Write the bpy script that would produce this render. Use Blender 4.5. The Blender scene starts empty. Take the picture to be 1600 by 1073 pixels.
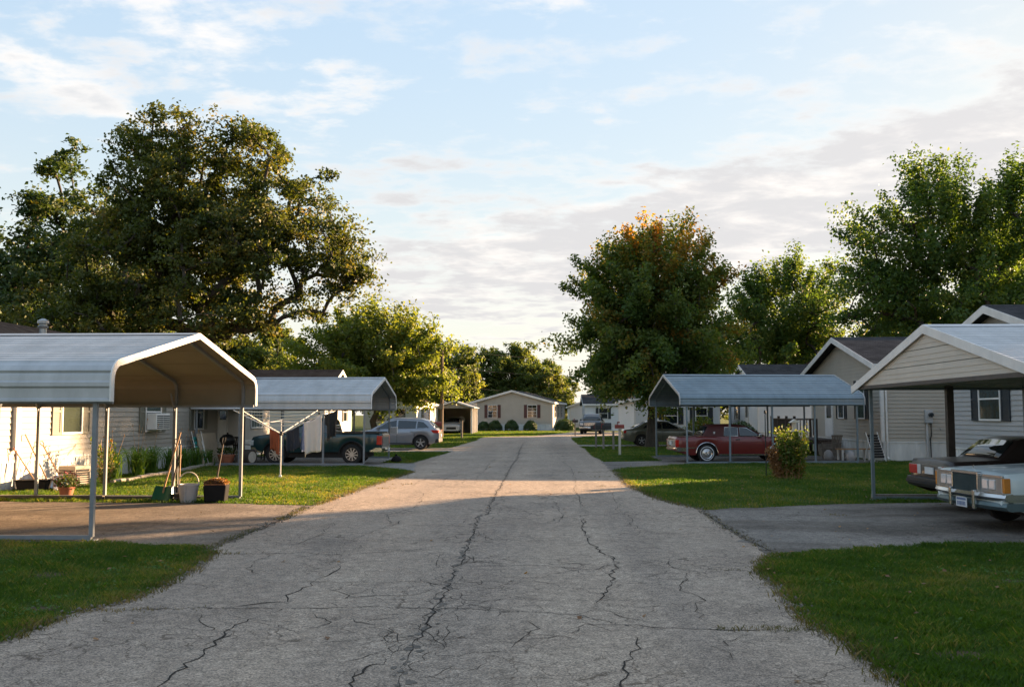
import bpy, math, random
import numpy as np
from mathutils import Vector, Matrix

R = math.radians
sc = bpy.context.scene
COL = sc.collection

# ---------------------------------------------------------------- camera
cam_d = bpy.data.cameras.new('camera')
cam = bpy.data.objects.new('camera', cam_d)
COL.objects.link(cam)
cam.location = (0.0, 0.0, 1.8)
cam.rotation_euler = (R(90) + math.atan(110.5 / 1450), 0.0, math.atan(50 / 1450))
cam_d.sensor_width = 36.0
cam_d.lens = 36.0 * 1450 / 1600
cam_d.clip_start = 0.05
cam_d.clip_end = 4000.0
sc.camera = cam

# ---------------------------------------------------------------- sun and sky
SUN_EL = R(11.9)
SUN_AZ = R(38.0)            # from +X (right) towards +Y (down the road)
sun_vec = Vector((math.cos(SUN_EL) * math.cos(SUN_AZ), math.cos(SUN_EL) * math.sin(SUN_AZ), math.sin(SUN_EL)))
sun_d = bpy.data.lights.new('sun', 'SUN')
sun_d.energy = 5.0
sun_d.angle = R(0.6)
sun_d.color = (1.0, 0.65, 0.36)
sun = bpy.data.objects.new('sun', sun_d)
COL.objects.link(sun)
sun.location = (60, 50, 40)
sun.rotation_euler = sun_vec.to_track_quat('Z', 'Y').to_euler()

world = bpy.data.worlds.new('World')
sc.world = world
world.use_nodes = True


def build_world():
    nt = world.node_tree
    N, L = nt.nodes, nt.links
    N.clear()
    out = N.new('ShaderNodeOutputWorld')
    bg = N.new('ShaderNodeBackground')
    bg.inputs['Strength'].default_value = 0.15
    sky = N.new('ShaderNodeTexSky')
    sky.sky_type = 'NISHITA'
    sky.sun_disc = False
    sky.sun_elevation = SUN_EL
    sky.sun_rotation = R(90) - SUN_AZ
    sky.altitude = 200
    sky.air_density = 1.0
    sky.dust_density = 1.2
    sky.ozone_density = 2.0

    def val(x):
        n = N.new('ShaderNodeValue'); n.outputs[0].default_value = x
        return n.outputs[0]

    def m(op, a, b=None, c=None, clamp=False):
        n = N.new('ShaderNodeMath'); n.operation = op; n.use_clamp = clamp
        for i, s in enumerate((a, b, c)):
            if s is None: continue
            if isinstance(s, (int, float)): n.inputs[i].default_value = s
            else: L.new(s, n.inputs[i])
        return n.outputs[0]

    def ss(x, a, b):
        n = N.new('ShaderNodeMapRange'); n.interpolation_type = 'SMOOTHSTEP'
        L.new(x, n.inputs[0]); n.inputs[1].default_value = a; n.inputs[2].default_value = b
        return n.outputs[0]

    tc = N.new('ShaderNodeTexCoord')
    sep = N.new('ShaderNodeSeparateXYZ')
    L.new(tc.outputs['Generated'], sep.inputs[0])
    x, y, z = sep.outputs
    zc = m('MAXIMUM', z, 0.0)
    el = m('ARCSINE', zc)
    az = m('ARCTAN2', x, y)
    den = m('ADD', zc, 0.10)
    u = m('DIVIDE', x, den)
    v = m('DIVIDE', y, den)

    def noise(sx, sy, scale, det, rough, off, dist=0.0, rot=0.0):
        cb = N.new('ShaderNodeCombineXYZ')
        ca, sa = math.cos(rot), math.sin(rot)
        uu = m('ADD', m('MULTIPLY', u, ca * sx), m('MULTIPLY', v, sa * sx))
        vv = m('ADD', m('MULTIPLY', u, -sa * sy), m('MULTIPLY', v, ca * sy))
        L.new(uu, cb.inputs[0]); L.new(vv, cb.inputs[1]); cb.inputs[2].default_value = off
        n = N.new('ShaderNodeTexNoise')
        n.inputs['Scale'].default_value = scale
        n.inputs['Detail'].default_value = det
        n.inputs['Roughness'].default_value = rough
        n.inputs['Distortion'].default_value = dist
        L.new(cb.outputs[0], n.inputs['Vector'])
        return n.outputs[0]

    def blob(a0, e0, ra, re, slope=0.0):
        da = m('SUBTRACT', az, a0)
        de = m('SUBTRACT', m('SUBTRACT', el, e0), m('MULTIPLY', da, slope))
        r2 = m('ADD', m('POWER', m('ABSOLUTE', m('DIVIDE', da, ra)), 2.0), m('POWER', m('ABSOLUTE', m('DIVIDE', de, re)), 2.0))
        return m('EXPONENT', m('MULTIPLY', r2, -1.0))

    n1 = noise(1, 1.3, 1.7, 9, 0.6, 3.1, 0.2)
    n2 = noise(1, 1.25, 5.5, 9, 0.58, 7.7, 0.15)
    n3 = noise(1, 3.0, 1.6, 8, 0.62, 1.3, 0.8, 0.5)
    # a cloud bank low over the houses to the right, thin cirrus higher on the left, broken cloud elsewhere
    bank = m('ADD', blob(0.22, 0.205, 0.24, 0.062, 0.12), m('ADD', blob(0.46, 0.255, 0.26, 0.075, 0.16), m('ADD', blob(-0.02, 0.16, 0.22, 0.06, 0.10), m('MULTIPLY', blob(-0.07, 0.27, 0.13, 0.03, 0.1), 0.35))))
    cir = m('ADD', blob(-0.37, 0.375, 0.15, 0.05, -0.35), m('ADD', m('MULTIPLY', blob(-0.50, 0.32, 0.09, 0.032, -0.3), 1.0), m('MULTIPLY', blob(0.02, 0.43, 0.06, 0.03, 0.2), 0.45)))
    nb = m('ADD', m('MULTIPLY', n1, 0.5), m('MULTIPLY', n2, 0.5))
    bank_m = ss(m('ADD', nb, m('MULTIPLY', bank, 0.17)), 0.50, 0.70)
    cir_m = m('MULTIPLY', ss(m('ADD', m('ADD', m('MULTIPLY', n2, 0.7), m('MULTIPLY', n1, 0.3)), m('MULTIPLY', cir, 0.15)), 0.52, 0.70), 0.85)
    wisp = m('MULTIPLY', ss(m('ADD', m('MULTIPLY', n2, 0.5), m('MULTIPLY', n1, 0.5)), 0.50, 0.70), 0.5)
    dens = m('MAXIMUM', bank_m, m('MAXIMUM', cir_m, wisp))
    # haze whitening towards the horizon
    hz = m('POWER', m('SUBTRACT', 1.0, m('MINIMUM', m('DIVIDE', el, 0.62), 1.0)), 2.6)
    # towards the sun it is brighter
    dt = N.new('ShaderNodeVectorMath'); dt.operation = 'DOT_PRODUCT'
    L.new(tc.outputs['Generated'], dt.inputs[0]); dt.inputs[1].default_value = sun_vec
    tow = m('MAXIMUM', dt.outputs['Value'], 0.0)
    glow = m('POWER', tow, 5.0)

    def mixc(f, a, b, typ='MIX'):
        n = N.new('ShaderNodeMix'); n.data_type = 'RGBA'; n.blend_type = typ
        if isinstance(f, (int, float)): n.inputs[0].default_value = f
        else: L.new(f, n.inputs[0])
        for i, s in ((6, a), (7, b)):
            if isinstance(s, tuple): n.inputs[i].default_value = s
            else: L.new(s, n.inputs[i])
        return n.outputs[2]

    def scale(c, f):
        n = N.new('ShaderNodeVectorMath'); n.operation = 'SCALE'
        if isinstance(c, tuple): n.inputs[0].default_value = c[:3]
        else: L.new(c, n.inputs[0])
        if isinstance(f, (int, float)): n.inputs['Scale'].default_value = f
        else: L.new(f, n.inputs['Scale'])
        return n.outputs[0]

    K = SKYK
    base = scale(mixc(1.0, sky.outputs[0], (1.02, 0.99, 0.88, 1), 'MULTIPLY'), SKYGAIN)
    bw0 = N.new('ShaderNodeRGBToBW'); L.new(base, bw0.inputs[0])
    cbw = N.new('ShaderNodeCombineXYZ')
    for k_ in range(3): L.new(bw0.outputs[0], cbw.inputs[k_])
    base = mixc(0.10, base, cbw.outputs[0])
    # keep the bright side of the sky from burning out: compress by its own luminance
    bw = N.new('ShaderNodeRGBToBW'); L.new(base, bw.inputs[0])
    base = scale(base, m('MULTIPLY', 0.745, m('POWER', m('MAXIMUM', bw.outputs[0], 0.05), -0.74)))
    # a thin, even veil of high cloud over the whole sky
    base = mixc(0.20, base, (1.15, 1.15, 1.15, 1))
    hcol = scale((1.0, 0.935, 0.85), m('ADD', 4.2 * K, m('MULTIPLY', glow, 0.7 * K)))
    c1 = mixc(m('MULTIPLY', hz, 0.85), base, hcol)
    # cloud body: lit tops, greyer undersides where thick
    n4 = noise(1, 1.2, 3.0, 7, 0.6, 12.4, 0.3)
    thick = m('MULTIPLY', bank_m, ss(m('ADD', m('MULTIPLY', n4, 0.75), m('MULTIPLY', n2, 0.25)), 0.30, 0.55))
    under = mixc(thick, (1.0, 0.94, 0.885, 1), (0.675, 0.66, 0.665, 1))
    ccol = scale(under, m('ADD', 4.35 * K, m('MULTIPLY', glow, 0.35 * K)))
    c2 = mixc(m('MULTIPLY', dens, 0.93), c1, ccol)
    L.new(c2, bg.inputs['Color'])
    L.new(bg.outputs[0], out.inputs[0])


SKYGAIN = 1.0
SKYK = 0.335
build_world()

sc.view_settings.view_transform = 'Standard'
sc.view_settings.look = 'None'
sc.view_settings.exposure = 2.4
sc.view_settings.gamma = 1.0
sc.view_settings.use_curve_mapping = False
sc.cycles.max_bounces = 8
sc.cycles.transparent_max_bounces = 12
sc.cycles.caustics_reflective = False
sc.cycles.caustics_refractive = False
rng = np.random.default_rng(11)
random.seed(5)
# ---------------------------------------------------------------- helpers
M = {}


def mat(name, col, rough=0.7, metal=0.0, var=0.12, scale=6.0, bump=0.0, bscale=None, spec=0.5, detail=6.0, col2=None, stretch=None, coat=0.0):
    m = bpy.data.materials.new(name)
    m.use_nodes = True
    nt = m.node_tree; N, L = nt.nodes, nt.links
    b = N['Principled BSDF']
    b.inputs['Roughness'].default_value = rough
    b.inputs['Metallic'].default_value = metal
    b.inputs['Specular IOR Level'].default_value = spec
    if coat:
        b.inputs['Coat Weight'].default_value = coat
        b.inputs['Coat Roughness'].default_value = 0.06
    tc = N.new('ShaderNodeTexCoord')
    mp = N.new('ShaderNodeMapping')
    L.new(tc.outputs['Object'], mp.inputs[0])
    if stretch: mp.inputs['Scale'].default_value = stretch
    n = N.new('ShaderNodeTexNoise')
    n.inputs['Scale'].default_value = scale
    n.inputs['Detail'].default_value = detail
    n.inputs['Roughness'].default_value = 0.65
    L.new(mp.outputs[0], n.inputs['Vector'])
    r = N.new('ShaderNodeValToRGB')
    c2 = col2 if col2 else tuple(min(1, c * (1 + var)) for c in col)
    c1 = col if col2 else tuple(c * (1 - var) for c in col)
    r.color_ramp.elements[0].position = 0.3; r.color_ramp.elements[0].color = (*c1, 1)
    r.color_ramp.elements[1].position = 0.7; r.color_ramp.elements[1].color = (*c2, 1)
    L.new(n.outputs[0], r.inputs[0])
    L.new(r.outputs[0], b.inputs['Base Color'])
    if bump:
        n2 = N.new('ShaderNodeTexNoise')
        n2.inputs['Scale'].default_value = bscale or scale * 6
        n2.inputs['Detail'].default_value = 4
        L.new(mp.outputs[0], n2.inputs['Vector'])
        bp = N.new('ShaderNodeBump'); bp.inputs['Strength'].default_value = bump; bp.inputs['Distance'].default_value = 0.01
        L.new(n2.outputs[0], bp.inputs['Height']); L.new(bp.outputs[0], b.inputs['Normal'])
    M[name] = m
    return m


def leaf_mat(name, ca, cb, cc, trans=0.35, rough=0.55):
    """foliage: per-leaf tint in the 'tint' attribute picks between three leaf colours; thin-leaf translucency"""
    m = bpy.data.materials.new(name); m.use_nodes = True
    nt = m.node_tree; N, L = nt.nodes, nt.links
    out = N['Material Output']; b = N['Principled BSDF']
    at = N.new('ShaderNodeAttribute'); at.attribute_name = 'tint'
    r = N.new('ShaderNodeValToRGB')
    e = r.color_ramp.elements
    e[0].position = 0.0; e[0].color = (*ca, 1)
    e[1].position = 1.0; e[1].color = (*cc, 1)
    k = e.new(0.55); k.color = (*cb, 1)
    L.new(at.outputs['Fac'], r.inputs[0])
    L.new(r.outputs[0], b.inputs['Base Color'])
    b.inputs['Roughness'].default_value = rough
    b.inputs['Specular IOR Level'].default_value = 0.35
    t = N.new('ShaderNodeBsdfTranslucent')
    mul = N.new('ShaderNodeMix'); mul.data_type = 'RGBA'; mul.blend_type = 'MULTIPLY'; mul.inputs[0].default_value = 1.0
    L.new(r.outputs[0], mul.inputs[6]); mul.inputs[7].default_value = (1.9, 1.75, 0.65, 1)
    L.new(mul.outputs[2], t.inputs[0])
    mx = N.new('ShaderNodeMixShader'); mx.inputs[0].default_value = trans
    L.new(b.outputs[0], mx.inputs[1]); L.new(t.outputs[0], mx.inputs[2]); L.new(mx.outputs[0], out.inputs[0])
    M[name] = m
    return m


def glass_mat(name, tint=(0.02, 0.025, 0.03), alpha=0.3, rough=0.03):
    """window glass: part clear, part mirror-like"""
    m = bpy.data.materials.new(name); m.use_nodes = True
    nt = m.node_tree; N, L = nt.nodes, nt.links
    out = N['Material Output']; b = N['Principled BSDF']
    b.inputs['Base Color'].default_value = (*tint, 1)
    b.inputs['Roughness'].default_value = rough
    b.inputs['Specular IOR Level'].default_value = 0.8
    tr = N.new('ShaderNodeBsdfTransparent'); tr.inputs[0].default_value = (0.75, 0.82, 0.8, 1)
    mx = N.new('ShaderNodeMixShader'); mx.inputs[0].default_value = alpha
    L.new(tr.outputs[0], mx.inputs[1]); L.new(b.outputs[0], mx.inputs[2]); L.new(mx.outputs[0], out.inputs[0])
    M[name] = m
    return m


class MB:
    """collects faces; build() links them as one mesh object"""
    def __init__(s):
        s.v = []; s.f = []

    def add(s, vs, fs):
        o = len(s.v)
        s.v += [tuple(map(float, p)) for p in vs]
        s.f += [tuple(i + o for i in q) for q in fs]
        return s

    def box(s, x0, x1, y0, y1, z0, z1):
        return s.add([(x0, y0, z0), (x1, y0, z0), (x1, y1, z0), (x0, y1, z0), (x0, y0, z1), (x1, y0, z1), (x1, y1, z1), (x0, y1, z1)],
                     [(3, 2, 1, 0), (4, 5, 6, 7), (0, 1, 5, 4), (1, 2, 6, 5), (2, 3, 7, 6), (3, 0, 4, 7)])

    def prism(s, poly, axis, a, b):
        """2D polygon extruded along an axis; poly holds the other two coordinates in x,y,z order"""
        def P(p, t):
            return {'x': (t, p[0], p[1]), 'y': (p[0], t, p[1]), 'z': (p[0], p[1], t)}[axis]
        n = len(poly)
        vs = [P(p, a) for p in poly] + [P(p, b) for p in poly]
        ar = sum(poly[i][0] * poly[(i + 1) % n][1] - poly[(i + 1) % n][0] * poly[i][1] for i in range(n))
        fl = (ar > 0) == (axis != 'y')
        if b < a: fl = not fl
        fs = [tuple(range(n - 1, -1, -1)), tuple(range(n, 2 * n))] + [(i, (i + 1) % n, n + (i + 1) % n, n + i) for i in range(n)]
        if not fl: fs = [tuple(reversed(q)) for q in fs]
        return s.add(vs, fs)

    def tube(s, pts, r, n=8, closed=False):
        pts = [Vector(p) for p in pts]
        rs = r if isinstance(r, (list, tuple)) else [r] * len(pts)
        vs = []; fs = []
        up = None
        k = len(pts)
        for i, p in enumerate(pts):
            if closed: d = pts[(i + 1) % k] - pts[i - 1]
            else: d = pts[min(i + 1, k - 1)] - pts[max(i - 1, 0)]
            if d.length < 1e-9: d = Vector((0, 0, 1))
            d.normalize()
            if up is None:
                up = Vector((0, 0, 1)) if abs(d.z) < 0.9 else Vector((1, 0, 0))
            a = d.cross(up)
            if a.length < 1e-6: a = d.orthogonal()
            a.normalize(); b = a.cross(d).normalized(); up = b
            for j in range(n):
                t = 2 * math.pi * j / n
                vs.append(p + (a * math.cos(t) + b * math.sin(t)) * rs[i])
        seg = k if closed else k - 1
        for i in range(seg):
            i2 = (i + 1) % k
            for j in range(n):
                fs.append((i * n + j, i * n + (j + 1) % n, i2 * n + (j + 1) % n, i2 * n + j))
        if not closed:
            fs.append(tuple(reversed(range(n)))); fs.append(tuple((k - 1) * n + j for j in range(n)))
        return s.add(vs, fs)

    def bar(s, pts, w, h, up=(0, 0, 1)):
        """rectangular bar along a polyline: w sideways, h along up"""
        pts = [Vector(p) for p in pts]; k = len(pts); vs = []; fs = []
        for i, p in enumerate(pts):
            d0 = (pts[i] - pts[i - 1]).normalized() if i else None
            d1 = (pts[i + 1] - pts[i]).normalized() if i < k - 1 else None
            d = ((d0 or d1) + (d1 or d0)).normalized()
            U = Vector(up)
            a = d.cross(U).normalized(); b = a.cross(d).normalized()
            for sa, sb in ((-1, -1), (1, -1), (1, 1), (-1, 1)):
                vs.append(p + a * (sa * w / 2) + b * (sb * h / 2))
        for i in range(k - 1):
            for j in range(4):
                fs.append((i * 4 + j, i * 4 + (j + 1) % 4, i * 4 + 4 + (j + 1) % 4, i * 4 + 4 + j))
        fs.append((3, 2, 1, 0)); fs.append(tuple((k - 1) * 4 + j for j in range(4)))
        return s.add(vs, fs)

    def lathe(s, prof, c=(0, 0, 0), n=20, axis='z', cap=True):
        vs = []; fs = []
        for (r, h) in prof:
            for j in range(n):
                t = 2 * math.pi * j / n
                a, b = r * math.cos(t), r * math.sin(t)
                q = (a, b, h) if axis == 'z' else ((a, h, -b) if axis == 'y' else (h, a, b))
                vs.append((c[0] + q[0], c[1] + q[1], c[2] + q[2]))
        k = len(prof)
        for i in range(k - 1):
            for j in range(n):
                fs.append((i * n + j, i * n + (j + 1) % n, (i + 1) * n + (j + 1) % n, (i + 1) * n + j))
        if cap:
            fs.append(tuple(reversed(range(n)))); fs.append(tuple((k - 1) * n + j for j in range(n)))
        return s.add(vs, fs)

    def rot(s, ax, ang, c=(0, 0, 0)):
        mt = Matrix.Translation(c) @ Matrix.Rotation(ang, 4, ax) @ Matrix.Translation((-c[0], -c[1], -c[2]))
        s.v = [tuple(mt @ Vector(p)) for p in s.v]
        return s

    def move(s, d):
        s.v = [(p[0] + d[0], p[1] + d[1], p[2] + d[2]) for p in s.v]
        return s

    def build(s, name, m, parent=None, smooth=False, bevel=0.0, fix=True):
        me = bpy.data.meshes.new(name)
        me.from_pydata(s.v, [], s.f)
        if fix:
            import bmesh
            bm = bmesh.new(); bm.from_mesh(me)
            bmesh.ops.recalc_face_normals(bm, faces=bm.faces)
            bm.to_mesh(me); bm.free()
        me.materials.append(M[m] if isinstance(m, str) else m)
        if smooth: me.shade_smooth() if smooth is True else smooth_angle(me, smooth)
        me.update()
        o = bpy.data.objects.new(name, me)
        COL.objects.link(o)
        if parent: o.parent = parent
        if bevel:
            b = o.modifiers.new('bevel', 'BEVEL'); b.width = bevel; b.segments = 2; b.limit_method = 'ANGLE'; b.angle_limit = R(40)
        return o


def smooth_angle(me, deg):
    me.shade_smooth()
    try: me.set_sharp_from_angle(angle=R(deg))
    except Exception: pass


def np_mesh(name, verts, quads=None, tris=None, m=None, parent=None, tint=None, smooth=False):
    """mesh straight from numpy arrays (many faces)"""
    me = bpy.data.meshes.new(name)
    nq = 0 if quads is None else len(quads); ntr = 0 if tris is None else len(tris)
    me.vertices.add(len(verts)); me.vertices.foreach_set('co', np.ascontiguousarray(verts, dtype=np.float32).ravel())
    idx = []; starts = []; tot = 0
    if nq:
        idx.append(quads.ravel()); starts.append(np.arange(nq) * 4); tot = nq * 4
    if ntr:
        idx.append(tris.ravel()); starts.append(tot + np.arange(ntr) * 3); tot += ntr * 3
    me.loops.add(tot); me.polygons.add(nq + ntr)
    me.loops.foreach_set('vertex_index', np.concatenate(idx).astype(np.int32))
    me.polygons.foreach_set('loop_start', np.concatenate(starts).astype(np.int32))
    me.update(calc_edges=True)
    if tint is not None:
        a = me.attributes.new('tint', 'FLOAT', 'POINT'); a.data.foreach_set('value', tint.astype(np.float32))
    if smooth: me.shade_smooth()
    me.materials.append(M[m] if isinstance(m, str) else m)
    o = bpy.data.objects.new(name, me); COL.objects.link(o)
    if parent: o.parent = parent
    return o


def tag(o, label=None, cat=None, group=None, kind=None):
    if label: o['label'] = label
    if cat: o['category'] = cat
    if group: o['group'] = group
    if kind: o['kind'] = kind
    return o


def thing(name, loc, rz=0.0, label=None, cat=None, group=None):
    o = bpy.data.objects.new(name, None); COL.objects.link(o)
    o.empty_display_size = 0.2
    o.location = loc; o.rotation_euler = (0, 0, rz)
    return tag(o, label, cat, group)


def copy_tree(o, parent=None):
    c = o.copy(); COL.objects.link(c); c.parent = parent
    for ch in list(o.children): copy_tree(ch, c)
    return c


# ---------------------------------------------------------------- materials
mat('white_trim', (0.68, 0.66, 0.635), 0.5, var=0.12, scale=2.2, detail=8)
mat('white_vinyl', (0.70, 0.70, 0.69), 0.55, var=0.05, scale=2)
mat('skirt_white', (0.60, 0.59, 0.57), 0.55, var=0.2, scale=2.5, stretch=(1, 1, 0.25), detail=8)
mat('siding_cream', (0.33, 0.30, 0.262), 0.6, var=0.05, scale=1.5)
mat('siding_taupe', (0.40, 0.36, 0.305), 0.6, var=0.06, scale=1.5)
mat('siding_grey', (0.36, 0.355, 0.35), 0.6, var=0.06, scale=1.5)
mat('siding_white', (0.62, 0.63, 0.64), 0.6, var=0.05, scale=1.5)
mat('siding_tan', (0.34, 0.315, 0.27), 0.6, var=0.05, scale=1.5)
mat('shutter_olive', (0.17, 0.165, 0.13), 0.6, var=0.1)
mat('shutter_dark', (0.018, 0.026, 0.034), 0.5, var=0.2)
mat('shutter_maroon', (0.075, 0.022, 0.026), 0.5, var=0.2)
mat('dark', (0.012, 0.012, 0.013), 0.7, var=0.2)
mat('interior', (0.03, 0.028, 0.025), 0.9, var=0.3)
mat('curtain_white', (0.62, 0.58, 0.52), 0.9, var=0.12, scale=9, stretch=(1, 1, 0.1))
mat('curtain_gold', (0.42, 0.36, 0.24), 0.9, var=0.12, scale=9, stretch=(1, 1, 0.1))
mat('curtain_print', (0.42, 0.42, 0.40), 0.9, scale=8, col2=(0.42, 0.22, 0.13))
glass_mat('glass')
glass_mat('glass_dark', alpha=0.85)
mat('glass_car', (0.012, 0.016, 0.018), 0.05, spec=0.9, var=0.05)
mat('galv', (0.42, 0.43, 0.44), 0.42, 0.15, var=0.16, scale=1.6, stretch=(1.6, 0.5, 0.5), detail=9)
mat('galv_dark', (0.20, 0.215, 0.23), 0.42, 0.1, var=0.12, scale=1.2, stretch=(0.25, 2, 2))
mat('roof_white_metal', (0.50, 0.50, 0.51), 0.4, 0.1, var=0.14, scale=1.6, stretch=(1.6, 0.5, 0.5), detail=9)
mat('roof_blue_metal', (0.165, 0.215, 0.25), 0.4, 0.15, var=0.2, scale=1.6, stretch=(1.6, 0.5, 0.5), detail=9)
mat('post_grey', (0.19, 0.21, 0.23), 0.45, 0.2, var=0.12, scale=5)
mat('post_blue', (0.17, 0.215, 0.245), 0.45, 0.2, var=0.12, scale=5)
mat('post_brown', (0.07, 0.06, 0.055), 0.55, 0.1, var=0.2)
mat('bounce_tan', (0.21, 0.185, 0.135), 0.55, var=0.08, scale=2)  # tan carrying the warm ground bounce below the near left carport roof
mat('panel_beige', (0.53, 0.48, 0.415), 0.55, var=0.06, scale=2)
mat('chrome', (0.55, 0.55, 0.56), 0.16, 0.95, var=0.08)
mat('alloy', (0.48, 0.48, 0.49), 0.3, 0.8, var=0.1)
mat('tyre', (0.014, 0.014, 0.014), 0.85, var=0.2)
mat('black_plastic', (0.016, 0.016, 0.017), 0.5, var=0.2)
mat('wood_pole', (0.15, 0.105, 0.07), 0.85, var=0.25, scale=8, stretch=(3, 3, 0.2), bump=0.4)
mat('wood_grey', (0.20, 0.17, 0.14), 0.85, var=0.25, scale=8, stretch=(3, 3, 0.3))
mat('wood_handle', (0.36, 0.21, 0.10), 0.6, var=0.2, scale=12)
mat('wood_dark', (0.055, 0.036, 0.026), 0.7, var=0.3, scale=10)
mat('concrete', (0.30, 0.285, 0.26), 0.9, var=0.15, scale=4, bump=0.3)
mat('steel', (0.32, 0.33, 0.34), 0.4, 0.6, var=0.15)
mat('terracotta', (0.33, 0.115, 0.06), 0.8, var=0.15)
mat('bark', (0.055, 0.045, 0.035), 0.95, var=0.35, scale=5, stretch=(2, 2, 0.5), bump=0.8, bscale=14)
mat('bark_grey', (0.085, 0.075, 0.065), 0.95, var=0.3, scale=5, stretch=(2, 2, 0.5), bump=0.8, bscale=14)
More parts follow.
